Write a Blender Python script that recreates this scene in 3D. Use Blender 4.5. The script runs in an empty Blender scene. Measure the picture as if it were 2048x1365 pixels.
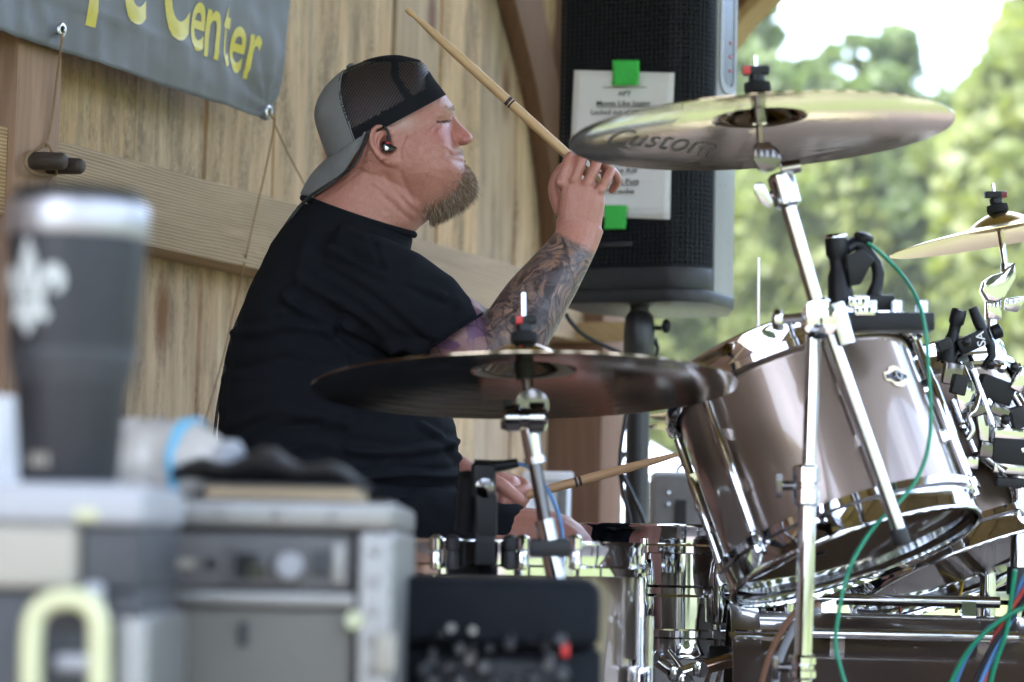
import bpy, bmesh, math, random
import numpy as np
from mathutils import Vector, Matrix, noise as mnoise

random.seed(7); rng = np.random.default_rng(7)
scene = bpy.context.scene
COL = scene.collection
R = math.radians

# ------------------------------------------------------------------ camera
LENS, ZC, PITCH, ROLL = 85.0, 0.60, 4.93, 1.2
FPX = 2048 * LENS / 36.0
_p, _r = R(PITCH), R(ROLL)
_fw = Vector((0, math.cos(_p), math.sin(_p))); _up0 = Vector((0, -math.sin(_p), math.cos(_p))); _rt0 = Vector((1, 0, 0))
CR = _rt0 * math.cos(_r) + _up0 * math.sin(_r)
CU = -_rt0 * math.sin(_r) + _up0 * math.cos(_r)
CAM = Vector((0, 0, ZC))
cam_data = bpy.data.cameras.new('camera'); cam = bpy.data.objects.new('camera', cam_data); COL.objects.link(cam)
cam.matrix_world = Matrix(((CR.x, CU.x, -_fw.x, CAM.x), (CR.y, CU.y, -_fw.y, CAM.y), (CR.z, CU.z, -_fw.z, CAM.z), (0, 0, 0, 1)))
cam_data.lens = LENS; cam_data.sensor_width = 36.0; cam_data.clip_start = 0.05; cam_data.clip_end = 2000
cam_data.dof.use_dof = True; cam_data.dof.focus_distance = 3.66; cam_data.dof.aperture_fstop = 3.8; cam_data.dof.aperture_blades = 9
scene.camera = cam

# ------------------------------------------------------------------ sky, sun, exposure
SUN_AZ, SUN_EL = R(-138), R(43)      # azimuth from +Y towards +X: the sun stands behind the camera and the timber wall
world = bpy.data.worlds.new('World'); scene.world = world; world.use_nodes = True
wn = world.node_tree.nodes; wl = world.node_tree.links
bg = wn['Background']
sky = wn.new('ShaderNodeTexSky'); sky.sky_type = 'NISHITA'; sky.sun_disc = False
sky.sun_elevation = SUN_EL; sky.sun_rotation = SUN_AZ; sky.air_density = 1.0; sky.dust_density = 2.0
tc = wn.new('ShaderNodeTexCoord'); mp = wn.new('ShaderNodeMapping'); mp.inputs['Scale'].default_value = (1, 1, 2.6)
nz = wn.new('ShaderNodeTexNoise'); nz.inputs['Scale'].default_value = 2.4; nz.inputs['Detail'].default_value = 7; nz.inputs['Roughness'].default_value = 0.6
cr = wn.new('ShaderNodeValToRGB'); cr.color_ramp.elements[0].position = 0.36; cr.color_ramp.elements[1].position = 0.58
mx = wn.new('ShaderNodeMix'); mx.data_type = 'RGBA'
mx.inputs['B'].default_value = (6.0, 6.7, 7.6, 1)
wl.new(tc.outputs['Generated'], mp.inputs['Vector']); wl.new(mp.outputs['Vector'], nz.inputs['Vector']); wl.new(nz.outputs['Fac'], cr.inputs['Fac'])
wl.new(cr.outputs['Color'], mx.inputs['Factor']); wl.new(sky.outputs['Color'], mx.inputs['A']); wl.new(mx.outputs['Result'], bg.inputs['Color'])
bg.inputs['Strength'].default_value = 0.14
sd = bpy.data.lights.new('sun', 'SUN'); sd.energy = 2.8; sd.angle = R(0.6); sd.color = (1.0, 0.95, 0.87)
sun = bpy.data.objects.new('sun', sd); COL.objects.link(sun)
sdir = Vector((math.sin(SUN_AZ) * math.cos(SUN_EL), math.cos(SUN_AZ) * math.cos(SUN_EL), math.sin(SUN_EL)))
sun.rotation_euler = (-sdir).to_track_quat('-Z', 'Y').to_euler()
sun.location = (-6, -3, 12)
vs = scene.view_settings; vs.view_transform = 'Standard'; vs.look = 'None'; vs.gamma = 1; vs.use_curve_mapping = False
vs.exposure = 2.98
vs.use_white_balance = True; vs.white_balance_temperature = 5950; vs.white_balance_tint = 13
scene.cycles.use_denoising = True
scene.cycles.max_bounces = 10; scene.cycles.transparent_max_bounces = 24
scene.cycles.caustics_reflective = False; scene.cycles.caustics_refractive = False
scene.cycles.sample_clamp_indirect = 6.0

# ------------------------------------------------------------------ pixel -> place
def P(px, py, Y):
    d = CR * ((px - 1024) / FPX) - CU * ((py - 682.5) / FPX) + _fw
    return CAM + d * (Y / d.y)
def PX(Y):                      # metres per photo pixel at depth Y
    return Y / FPX
def lerp(a, b, t): return a + (b - a) * t

# the timber wall: its rail's top edge runs through two photo points at one height
_A = P(115, 280, 3.9)
_lo, _hi = 3.9, 12.0
for _ in range(60):
    _m = (_lo + _hi) / 2
    if P(1054, 536, _m).z < _A.z: _lo = _m
    else: _hi = _m
_B = P(1054, 536, _m)
WD = (_B - _A); WD.z = 0; WD.normalize()
WN = Vector((WD.y, -WD.x, 0))           # towards the stage
UPV = Vector((0, 0, 1))
def on_wall(px, py, off=0.0):
    q = P(px, py, 1.0) - CAM
    t = ((_A + WN * off - CAM).dot(WN)) / q.dot(WN)
    return CAM + q * t
def wall_s(p): return (p - _A).dot(WD)
def WP(s, z, off=0.0):
    v = _A + WD * s + WN * off
    return Vector((v.x, v.y, z))

# ------------------------------------------------------------------ mesh building
def frame_from(axis):
    a = Vector(axis).normalized()
    t = Vector((0, 0, 1)) if abs(a.z) < 0.9 else Vector((1, 0, 0))
    u = t.cross(a).normalized(); v = a.cross(u).normalized()
    return u, v, a

class MB:
    def __init__(s): s.v = []; s.f = []
    def add(s, verts, faces):
        o = len(s.v); s.v.extend([Vector(x) for x in verts]); s.f.extend([tuple(i + o for i in f) for f in faces]); return s
    def box(s, c, size, ax=None):
        c = Vector(c); X, Y, Z = ax if ax else (Vector((1, 0, 0)), Vector((0, 1, 0)), Vector((0, 0, 1)))
        h = [k / 2 for k in size]; vs_ = []
        for i in (-1, 1):
            for j in (-1, 1):
                for k in (-1, 1): vs_.append(c + X * (h[0] * i) + Y * (h[1] * j) + Z * (h[2] * k))
        fs = [(0, 1, 3, 2), (4, 6, 7, 5), (0, 4, 5, 1), (2, 3, 7, 6), (0, 2, 6, 4), (1, 5, 7, 3)]
        return s.add(vs_, fs)
    def cyl(s, p0, p1, r0, r1=None, n=16, caps=True):
        p0, p1 = Vector(p0), Vector(p1); r1 = r0 if r1 is None else r1
        u, v, a = frame_from(p1 - p0); vs_ = []; fs = []
        for p, r in ((p0, r0), (p1, r1)):
            for i in range(n):
                t = 2 * math.pi * i / n; vs_.append(p + u * (r * math.cos(t)) + v * (r * math.sin(t)))
        for i in range(n): j = (i + 1) % n; fs.append((i, j, n + j, n + i))
        if caps: fs.append(tuple(range(n))[::-1]); fs.append(tuple(range(n, 2 * n)))
        return s.add(vs_, fs)
    def lathe(s, prof, o, axis, n=40, closed=False, caps=False):
        o = Vector(o); u, v, a = frame_from(axis); m = len(prof); vs_ = []; fs = []
        for (r, h) in prof:
            for i in range(n):
                t = 2 * math.pi * i / n; vs_.append(o + a * h + u * (r * math.cos(t)) + v * (r * math.sin(t)))
        for k in range(m if closed else m - 1):
            k2 = (k + 1) % m
            for i in range(n): j = (i + 1) % n; fs.append((k * n + i, k * n + j, k2 * n + j, k2 * n + i))
        if caps: fs.append(tuple(range(n))[::-1]); fs.append(tuple(range((m - 1) * n, m * n)))
        return s.add(vs_, fs)
    def loft(s, rings, caps=True, closed=False):
        n = len(rings[0]); vs_ = [p for r in rings for p in r]; fs = []; m = len(rings)
        for k in range(m if closed else m - 1):
            k2 = (k + 1) % m
            for i in range(n): j = (i + 1) % n; fs.append((k * n + i, k * n + j, k2 * n + j, k2 * n + i))
        if caps and not closed: fs.append(tuple(range(n))[::-1]); fs.append(tuple(range((m - 1) * n, m * n)))
        return s.add(vs_, fs)
    def tube(s, path, r, n=8, caps=True, closed=False, flat=None):
        path = [Vector(p) for p in path]; m = len(path)
        rs = r if isinstance(r, (list, tuple)) else [r] * m
        tans = []
        for i in range(m):
            a = path[i - 1] if (i > 0 or closed) else path[i]; b = path[(i + 1) % m] if (i < m - 1 or closed) else path[i]
            tans.append((b - a).normalized())
        u, v, _ = frame_from(tans[0]); rings = []
        for i in range(m):
            t = tans[i]; u = (u - t * u.dot(t)); u.normalize(); v = t.cross(u)
            rings.append([path[i] + u * (rs[i] * math.cos(2 * math.pi * k / n)) + v * (rs[i] * math.sin(2 * math.pi * k / n)) for k in range(n)])
        return s.loft(rings, caps=caps, closed=closed)
    def ell(s, c, rad, ax=None, nu=20, nv=12):
        c = Vector(c); X, Y, Z = ax if ax else (Vector((1, 0, 0)), Vector((0, 1, 0)), Vector((0, 0, 1)))
        rings = []
        for k in range(1, nv):
            ph = math.pi * k / nv
            rings.append([c + X * (rad[0] * math.sin(ph) * math.cos(2 * math.pi * i / nu)) + Y * (rad[1] * math.sin(ph) * math.sin(2 * math.pi * i / nu)) - Z * (rad[2] * math.cos(ph)) for i in range(nu)])
        return s.loft(rings)
    def prism(s, poly, o, ux, uy, th):
        o, ux, uy = Vector(o), Vector(ux), Vector(uy); nn = ux.cross(uy).normalized(); n = len(poly)
        a = [o + ux * x + uy * y for x, y in poly]; b = [p + nn * th for p in a]
        fs = [tuple(range(n))[::-1], tuple(range(n, 2 * n))]
        for i in range(n): j = (i + 1) % n; fs.append((i, j, n + j, n + i))
        return s.add(a + b, fs)
    def build(s, name, mat, parent=None, bevel=0, segs=2, smooth=35, gfun=None, fix=True):
        me = bpy.data.meshes.new(name)
        off = root_loc(parent) if parent is not None else Vector((0, 0, 0))
        if parent is None and s.v:       # a thing that is one mesh: origin at its base centre
            lo = Vector([min(p[i] for p in s.v) for i in range(3)]); hi = Vector([max(p[i] for p in s.v) for i in range(3)])
            off = Vector(((lo.x + hi.x) / 2, (lo.y + hi.y) / 2, lo.z))
        me.from_pydata([tuple(p - off) for p in s.v], [], s.f)
        if bevel or fix:
            bm = bmesh.new(); bm.from_mesh(me)
            if fix: bmesh.ops.recalc_face_normals(bm, faces=bm.faces)
            if bevel:
                es = [e for e in bm.edges if len(e.link_faces) == 2 and e.calc_face_angle(0) > R(40)]
                bmesh.ops.bevel(bm, geom=es, offset=bevel, segments=segs, affect='EDGES', profile=0.6, clamp_overlap=True)
            bm.to_mesh(me); bm.free()
        finish(me, mat, smooth)
        if gfun:
            at = me.attributes.new('g', 'FLOAT_VECTOR', 'POINT')
            dat = np.array([gfun(Vector(p.co) + off) for p in me.vertices], dtype=np.float32).ravel(); at.data.foreach_set('vector', dat)
        return link(name, me, parent, off if parent is None else None)

def finish(me, mat, smooth=35):
    if mat is not None: me.materials.append(mat)
    if smooth:
        me.shade_smooth()
        if smooth < 180: me.set_sharp_from_angle(angle=R(smooth))
    me.update()
def link(name, me, parent=None, loc=None):
    o = bpy.data.objects.new(name, me); COL.objects.link(o)
    if loc is not None: o.location = loc
    if parent is not None: o.parent = parent
    return o
def root_loc(o):
    while o.parent is not None: o = o.parent
    return Vector(o.location)
def tag(o, label=None, cat=None, group=None, kind=None):
    if label: o['label'] = label
    if cat: o['category'] = cat
    if group: o['group'] = group
    if kind: o['kind'] = kind
    return o
def thing(name, label, cat, loc, group=None):
    o = bpy.data.objects.new(name, None); COL.objects.link(o); o.location = Vector(loc); o.empty_display_size = 0.05
    return tag(o, label, cat, group)
def copy_tree(o, parent=None):
    c = o.copy(); COL.objects.link(c); c.parent = parent
    for k in ('label', 'group', 'category', 'kind'):
        if k in o: c[k] = o[k]
    for ch in list(o.children): copy_tree(ch, c)
    return c
def text_geo(body, size=1.0, shear=0.0, offset=0.0, align='LEFT', res=3):
    cu = bpy.data.curves.new('t', 'FONT'); cu.body = body; cu.size = size; cu.shear = shear; cu.offset = offset; cu.align_x = align
    cu.resolution_u = res; cu.fill_mode = 'FRONT' if False else cu.fill_mode
    ob = bpy.data.objects.new('t', cu); COL.objects.link(ob)
    dg = bpy.context.evaluated_depsgraph_get(); me = ob.evaluated_get(dg).to_mesh()
    vs_ = [(v.co.x, v.co.y) for v in me.vertices]; fs = [tuple(p.vertices) for p in me.polygons]
    ob.evaluated_get(dg).to_mesh_clear(); bpy.data.objects.remove(ob); bpy.data.curves.remove(cu)
    return vs_, fs
def catmull(pts, n=8, closed=False):
    pts = [Vector(p) for p in pts]; out = []; m = len(pts)
    rngk = range(m) if closed else range(m - 1)
    for i in rngk:
        g = (lambda k: pts[k % m]) if closed else (lambda k: pts[min(max(k, 0), m - 1)])
        p0, p1, p2, p3 = g(i - 1), g(i), g(i + 1), g(i + 2)
        for k in range(n):
            t = k / n; t2 = t * t; t3 = t2 * t
            out.append(0.5 * ((2 * p1) + (p2 - p0) * t + (2 * p0 - 5 * p1 + 4 * p2 - p3) * t2 + (3 * p1 - p0 - 3 * p2 + p3) * t3))
    if not closed: out.append(pts[-1])
    return out

# ------------------------------------------------------------------ materials
class NT:
    def __init__(s, name):
        s.m = bpy.data.materials.new(name); s.m.use_nodes = True; s.t = s.m.node_tree; s.t.nodes.clear()
        s.out = s.t.nodes.new('ShaderNodeOutputMaterial')
    def n(s, kind, ins=None, **props):
        nd = s.t.nodes.new('ShaderNode' + kind)
        for k, v in props.items(): setattr(nd, k, v)
        for k, v in (ins or {}).items(): s.set(nd.inputs[k], v)
        return nd
    def set(s, sock, v):
        if isinstance(v, bpy.types.NodeSocket): s.t.links.new(v, sock)
        else:
            if isinstance(v, (tuple, list)) and len(v) == 3 and sock.type == 'RGBA': v = (*v, 1)
            sock.default_value = v
    def noise(s, vec, scale=5, detail=4, rough=0.55, dist=0):
        return s.n('TexNoise', {'Vector': vec, 'Scale': scale, 'Detail': detail, 'Roughness': rough, 'Distortion': dist}).outputs['Fac']
    def ramp(s, fac, stops):
        nd = s.n('ValToRGB', {'Fac': fac}); e = nd.color_ramp.elements
        while len(e) < len(stops): e.new(0.5)
        for k, (p, c) in enumerate(stops):
            e[k].position = p; e[k].color = (*c, 1) if len(c) == 3 else c
        return nd.outputs['Color']
    def g(s, v): return (v, v, v)
    def mix(s, fac, a, b, mode='MIX'):
        nd = s.n('Mix', None, data_type='RGBA', blend_type=mode)
        s.set(nd.inputs['Factor'], fac); s.set(nd.inputs['A'], a); s.set(nd.inputs['B'], b); return nd.outputs['Result']
    def math(s, op, a, b=0.0, c=None):
        nd = s.n('Math', None, operation=op); s.set(nd.inputs[0], a); s.set(nd.inputs[1], b)
        if c is not None: s.set(nd.inputs[2], c)
        return nd.outputs[0]
    def mapping(s, vec, scale=(1, 1, 1), loc=(0, 0, 0), rot=(0, 0, 0)):
        return s.n('Mapping', {'Vector': vec, 'Scale': scale, 'Location': loc, 'Rotation': rot}).outputs['Vector']
    def obj(s): return s.n('TexCoord').outputs['Object']
    def attr(s, name, what='Vector'): return s.n('Attribute', None, attribute_name=name).outputs[what]
    def rand(s): return s.n('ObjectInfo').outputs['Random']
    def bump(s, h, strength=0.3, dist=0.01, normal=None):
        ins = {'Height': h, 'Strength': strength, 'Distance': dist}
        if normal is not None: ins['Normal'] = normal
        return s.n('Bump', ins).outputs['Normal']
    def pbr(s, color, rough=0.5, metal=0.0, normal=None, **kw):
        ins = {'Base Color': color, 'Roughness': rough, 'Metallic': metal}
        if normal is not None: ins['Normal'] = normal
        ins.update(kw)
        nd = s.n('BsdfPrincipled', ins); s.t.links.new(nd.outputs[0], s.out.inputs['Surface']); return s.m

def simple(name, color, rough=0.5, metal=0.0, var=0.0, vscale=20, bump=0.0, bscale=200, **kw):
    t = NT(name); col = color; v = t.obj()
    if var:
        f = t.noise(v, vscale, 5)
        col = t.mix(f, tuple(c * (1 - var) for c in color), tuple(min(1, c * (1 + var)) for c in color))
    nrm = t.bump(t.noise(v, bscale, 3), bump, 0.002) if bump else None
    rg = rough
    if rough > 0.02 and var: rg = t.math('MULTIPLY_ADD', t.noise(v, vscale * 2.3, 4), rough * 0.5, rough * 0.75)
    return t.pbr(col, rg, metal, nrm, **kw)

def wood(name, light, dark, ring=90, stain=(0.16, 0.12, 0.09), stain_amt=0.4, knots=True, rough=0.75, ring_c=0.5, warm=None, bump=0.3, wobx=0.9, wobk=0.22, weather=0.0):
    # reads the 'g' attribute: x along the grain (m), y across (m), z through (m), offset per piece
    t = NT(name); g = t.attr('g'); rnd = t.rand()
    wob = t.noise(t.mapping(g, (wobx, 4, 4)), 1.0, 3)
    gy = t.n('SeparateXYZ', {'Vector': g})
    ringv = t.math('ADD', t.math('MULTIPLY', gy.outputs['Y'], ring), t.math('MULTIPLY', wob, ring * wobk))
    ringv = t.math('ADD', ringv, t.math('MULTIPLY', gy.outputs['Z'], ring * 0.7))
    saw = t.math('ABSOLUTE', t.math('SUBTRACT', t.math('FRACT', ringv), 0.5))
    fibre = t.noise(t.mapping(g, (7, 330, 330)), 1.0, 5, 0.75)
    tone = t.noise(t.mapping(g, (1.3, 9, 9), (3.1, 0, 0)), 1.0, 5, 0.6)
    ringc = t.ramp(saw, [(0.0, t.g(0.0)), (0.28, t.g(0.35)), (0.5, t.g(1.0))])
    f = t.math('ADD', t.math('MULTIPLY', ringc, ring_c), t.math('MULTIPLY', t.math('MULTIPLY_ADD', fibre, 1.7, -0.35), 0.62 - ring_c * 0.3))
    f = t.math('ADD', f, t.math('MULTIPLY', t.math('SUBTRACT', tone, 0.5), 0.9))
    col = t.mix(t.ramp(f, [(0.05, t.g(0)), (0.85, t.g(1))]), dark, light)
    if warm is not None: col = t.mix(t.ramp(t.noise(t.mapping(g, (0.8, 6, 6), (9, 2, 0)), 1.0, 3), [(0.5, t.g(0)), (0.75, t.g(0.7))]), col, warm)
    if stain_amt:
        st = t.noise(t.mapping(g, (2.2, 16, 16), (0, 7, 0)), 1.0, 6, 0.65)
        st2 = t.noise(t.mapping(g, (14, 60, 60), (0, 7, 0)), 1.0, 5, 0.7)
        sf = t.math('MULTIPLY', t.ramp(st, [(0.5, t.g(0)), (0.72, t.g(1))]), t.ramp(st2, [(0.3, t.g(0.2)), (0.65, t.g(1))]))
        col = t.mix(t.math('MULTIPLY', sf, stain_amt), col, stain)
        wf = t.noise(t.mapping(g, (2.5, 22, 22), (0, 31, 0)), 1.0, 5, 0.6)
        col = t.mix(t.ramp(wf, [(0.55, t.g(0)), (0.78, t.g(0.45))]), col, tuple(min(1, c * 1.5) for c in light))
    if weather:
        sk = t.noise(t.mapping(g, (1.1, 62, 62), (0, 3, 0)), 1.0, 5, 0.7)
        col = t.mix(t.math('MULTIPLY', t.ramp(sk, [(0.5, t.g(0)), (0.70, t.g(1))]), 0.34 * weather), col, (0.24, 0.16, 0.10))
        mo = t.noise(t.mapping(g, (3.2, 17, 17), (5, 11, 0)), 1.0, 7, 0.72); mf = t.noise(t.mapping(g, (90, 150, 150), (0, 1, 0)), 1.0, 4, 0.7)
        mk = t.math('MULTIPLY', t.ramp(mo, [(0.46, t.g(0)), (0.62, t.g(1))]), t.ramp(mf, [(0.35, t.g(0.15)), (0.6, t.g(1))]))
        col = t.mix(t.math('MULTIPLY', mk, t.math('MULTIPLY_ADD', t.math('GREATER_THAN', rnd, 0.35), 0.45, 0.2)), col, (0.075, 0.06, 0.045))
    if knots:
        vo = t.n('TexVoronoi', {'Vector': t.mapping(g, (1.5, 4.2, 0)), 'Scale': 1.0, 'Randomness': 1.0}, voronoi_dimensions='2D')
        d = t.math('ADD', vo.outputs['Distance'], t.math('MULTIPLY', t.math('SUBTRACT', t.noise(t.mapping(g, (40, 60, 60)), 1, 2), 0.5), 0.05))
        kf = t.ramp(d, [(0.045, t.g(0.95)), (0.075, t.g(0.6)), (0.14, t.g(0.0))])
        col = t.mix(kf, col, (0.24, 0.11, 0.045))
    hv = t.n('HueSaturation', {'Color': col, 'Value': t.math('MULTIPLY_ADD', rnd, 0.34, 0.80), 'Saturation': t.math('MULTIPLY_ADD', rnd, 0.25, 0.86), 'Hue': 0.5, 'Fac': 1.0}).outputs['Color']
    h = t.math('ADD', t.math('MULTIPLY', fibre, 0.6), t.math('MULTIPLY', ringc, 0.5))
    return t.pbr(hv, rough, 0, t.bump(h, bump, 0.004))

M = {}
M['board'] = wood('pine_board', (0.80, 0.61, 0.41), (0.56, 0.385, 0.225), ring=26, ring_c=0.25, weather=1.0, stain=(0.13, 0.11, 0.085), stain_amt=0.8, warm=(0.48, 0.30, 0.14))
M['rail'] = wood('fir_rail', (0.64, 0.47, 0.29), (0.26, 0.16, 0.085), ring=165, ring_c=0.75, stain_amt=0.2, knots=False, wobx=1.1, wobk=0.055)
M['post'] = wood('fir_post', (0.46, 0.30, 0.21), (0.33, 0.20, 0.13), ring=50, ring_c=0.25, stain_amt=0.1, knots=False)
M['post_brown'] = wood('stained_post', (0.30, 0.155, 0.08), (0.19, 0.09, 0.045), ring=30, ring_c=0.25, stain_amt=0.0, knots=True)
M['brace'] = wood('stained_brace', (0.24, 0.125, 0.06), (0.15, 0.075, 0.035), ring=40, ring_c=0.25, stain_amt=0.0, knots=False)
M['lit_edge_and_block'] = wood('pale_block_lit_edge', (0.55, 0.40, 0.19), (0.42, 0.28, 0.12), ring=40, ring_c=0.25, stain_amt=0.0, knots=False)  # pale tone: a cream block, and light painted on a brace's underside
M['dark_board'] = wood('dark_board', (0.24, 0.125, 0.075), (0.13, 0.06, 0.035), ring=45, ring_c=0.4, stain_amt=0.2, knots=False)
M['deck'] = wood('deck_board', (0.24, 0.18, 0.135), (0.14, 0.10, 0.072), ring=40, ring_c=0.3, stain_amt=0.3, knots=False)
M['roof'] = wood('roof_board', (0.36, 0.29, 0.21), (0.24, 0.18, 0.12), ring=40, ring_c=0.3, stain_amt=0.1, knots=False)
M['peg'] = simple('oak_peg', (0.055, 0.04, 0.032), 0.6, var=0.5, vscale=60, bump=0.4, bscale=300)
M['twine'] = simple('jute_twine', (0.33, 0.22, 0.13), 0.9, var=0.3, vscale=400, bump=0.5, bscale=900)
M['steel'] = simple('bare_steel', (0.62, 0.61, 0.58), 0.3, 1.0, var=0.1, vscale=80)
M['chrome'] = simple('chrome', (0.64, 0.65, 0.67), 0.05, 1.0)
M['chrome_soft'] = simple('worn_chrome', (0.58, 0.59, 0.61), 0.14, 1.0, var=0.04, vscale=30)
M['black_nickel'] = simple('black_nickel', (0.16, 0.155, 0.16), 0.12, 1.0)
M['bronze_lug'] = simple('bronze_plate', (0.33, 0.22, 0.16), 0.12, 1.0)
M['plastic'] = simple('black_plastic', (0.009, 0.010, 0.012), 0.45, var=0.15, vscale=40, bump=0.08, bscale=700, **{'Specular IOR Level': 0.3})
M['plastic_gloss'] = simple('gloss_plastic', (0.012, 0.013, 0.015), 0.16)
M['rubber'] = simple('black_rubber', (0.012, 0.012, 0.013), 0.6, var=0.2, vscale=60)
M['felt'] = simple('black_felt', (0.01, 0.01, 0.011), 0.95, bump=0.4, bscale=900)
M['red_plastic'] = simple('red_plastic', (0.55, 0.03, 0.03), 0.35)
M['maroon_plastic'] = simple('maroon_plastic', (0.16, 0.015, 0.02), 0.35)
M['paper'] = simple('white_paper', (0.86, 0.86, 0.90), 0.85, var=0.03, vscale=8)
M['ink'] = simple('black_ink', (0.03, 0.03, 0.04), 0.8)
M['tape_green'] = simple('green_tape', (0.07, 0.60, 0.09), 0.7, var=0.12, vscale=90, bump=0.3, bscale=500)
# ================================================================== setting
GZ = -0.90                                     # field below the stage deck (deck top is z = 0)
def grass_mat():
    t = NT('field_grass'); v = t.obj()
    a = t.noise(v, 0.12, 6, 0.65); b = t.noise(v, 9, 5, 0.7)
    c = t.mix(a, (0.085, 0.105, 0.022), (0.15, 0.16, 0.045)); c = t.mix(t.math('MULTIPLY', b, 0.5), c, (0.05, 0.075, 0.016))
    return t.pbr(c, 0.9, 0, t.bump(b, 0.6, 0.05))
mb = MB(); N_ = 24
mb.add([(x, y, GZ) for y in np.linspace(-900, 900, N_) for x in np.linspace(-900, 900, N_)],
       [(j * N_ + i, j * N_ + i + 1, (j + 1) * N_ + i + 1, (j + 1) * N_ + i) for j in range(N_ - 1) for i in range(N_ - 1)])
tag(mb.build('ground', grass_mat(), smooth=0), 'mown grass field around the stage', kind='structure')

# ---- deck: boards run along the wall direction
S_END, S_BEG, W_OUT = 2.55, -5.6, 3.9
D_END = 7.5
deck = MB()
k = 0
for i in range(24):
    w0 = -0.35 + i * 0.19
    for (s0, s1) in ((S_BEG, -4.0), (-4.0, -1.1), (-1.1, 2.4), (2.4, D_END)):
        a = WP((s0 + s1) / 2, -0.02, w0 + 0.0925)
        deck.box(a, (s1 - s0 - 0.004, 0.185, 0.04), (WD, WN, UPV))
deck.box(WP((S_BEG + D_END) / 2, -0.46, 1.92), (D_END - S_BEG - 0.1, 4.5, 0.82), (WD, WN, UPV))
o = deck.build('stage_deck', M['deck'], gfun=lambda p: (wall_s(p), p.dot(WN) + 3.1, p.z)); tag(o, 'brown plank deck of the open stage', kind='structure')

# ---- roof over the stage (only its braces show in the photograph)
def wall_g(o0):
    return lambda p: (p.z + o0 * 3.7, wall_s(p) + o0 * 0.61, p.dot(WN) + o0)
def along_g(o0):
    return lambda p: (wall_s(p) + o0 * 2.3, p.z + o0 * 0.37, p.dot(WN) + o0)
EZ, RZ = 3.0, 4.1
rf = MB()
for (w0, z0, w1, z1) in ((-0.75, EZ - 0.2, 1.75, RZ), (4.1, EZ - 0.2, 1.75, RZ)):
    a, b, c, d = WP(S_BEG - 0.4, z0, w0), WP(S_END + 0.5, z0, w0), WP(S_END + 0.5, z1, w1), WP(S_BEG - 0.4, z1, w1)
    rf.add([a, b, c, d] + [p + UPV * 0.06 for p in (a, b, c, d)], [(0, 1, 2, 3), (4, 7, 6, 5), (0, 4, 5, 1), (1, 5, 6, 2), (2, 6, 7, 3), (3, 7, 4, 0)])
for i in range(7):
    s = lerp(S_BEG, S_END, i / 6)
    for (w0, w1) in ((-0.6, 1.75), (3.95, 1.75)):
        za = EZ - 0.2 + (RZ - EZ + 0.2) * abs(w0 + 0.75 if w0 < 2 else 4.1 - w0) / 2.4
        a, b = WP(s, za - 0.1, w0), WP(s, RZ - 0.1, w1); ax = (b - a).normalized(); u = WD; v = ax.cross(u)
        rf.box((a + b) / 2, ((b - a).length, 0.1, 0.16), (ax, u, v))
rf.box(WP((S_BEG + S_END) / 2, EZ - 0.28, 3.8), (S_END - S_BEG, 0.16, 0.2), (WD, WN, UPV))
rf.box(WP((S_BEG + S_END) / 2, EZ - 0.2, -0.05), (S_END - S_BEG, 0.16, 0.2), (WD, WN, UPV))
o = rf.build('roof', M['roof'], gfun=along_g(0.3), smooth=0); tag(o, 'board roof over the stage on timber rafters', kind='structure')

# ---- the wall: every board is a piece
wall = thing('timber_wall', 'tall pale plank wall with a horizontal timber rail behind the drummer', 'wall', WP(0.5, 0, -0.1))
BO = -0.09
seams = [wall_s(on_wall(x, 300, BO)) for x in (122, 270, 413, 548, 674, 785, 878, 960, 1035, 1108, 1178)]
seams = [seams[0] - 0.16] + seams[1:] + [S_END]
left = [seams[0]]
while left[-1] > -1.3: left.append(left[-1] - random.choice((0.2, 0.22, 0.24)))
def board(s0, s1, mat, off0, tone=0):
    m = MB(); th = 0.032; z0, z1 = 0.0, EZ - 0.1
    ns = 3; bow = random.uniform(-0.002, 0.002)
    m.box(WP((s0 + s1) / 2, (z0 + z1) / 2, off0 - th / 2), (s1 - s0 - random.uniform(0.006, 0.010), th, z1 - z0), (WD, WN, UPV))
    return m.build('board', mat, wall, bevel=0.0018, segs=1, gfun=wall_g(random.random() * 20))
for a, b in zip(seams[:-1], seams[1:]): board(a, b, M['board'], BO + random.uniform(-0.006, 0.003))
for a, b in zip(left[:-1], left[1:]): board(b, a, M['dark_board'], BO - 0.003 + random.uniform(-0.003, 0.003))
m = MB(); m.box(WP((S_BEG + left[-1]) / 2, (EZ - 0.1) / 2, BO - 0.016), (left[-1] - S_BEG - 0.004, 0.032, EZ - 0.1), (WD, WN, UPV)); m.build('wall_panel', M['dark_board'], wall, gfun=wall_g(2.0))
# rail left and right of the post
PS0, PS1 = wall_s(on_wall(30, 250, 0.012)), wall_s(on_wall(121, 250, 0.012))
CP0 = wall_s(on_wall(1097, 850, BO))            # corner post begins here
def rail(s0, s1, name='rail'):
    m = MB(); n = 14
    rings = []
    for i in range(n + 1):
        s = lerp(s0, s1, i / n); dz = 0.002 * math.sin(s * 2.3)
        rings.append([WP(s, 1.108 + dz, BO), WP(s, 1.108 + dz, 0.0), WP(s, 1.25 + dz, 0.0), WP(s, 1.25 + dz, BO)])
    m.loft(rings)
    return m.build(name, M['rail'], wall, bevel=0.004, segs=2, gfun=along_g(1.7))
rail(PS1, CP0); rail(S_BEG, PS0)
m = MB(); m.box(WP((PS0 + PS1) / 2, (EZ - 0.1) / 2, (BO + 0.012) / 2), (PS1 - PS0 - 0.002, 0.012 - BO, EZ - 0.1), (WD, WN, UPV))
post = m.build('post', M['post'], wall, bevel=0.004, gfun=wall_g(4.2))
tag(post, 'pinkish upright post with two dark pegs')
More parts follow.
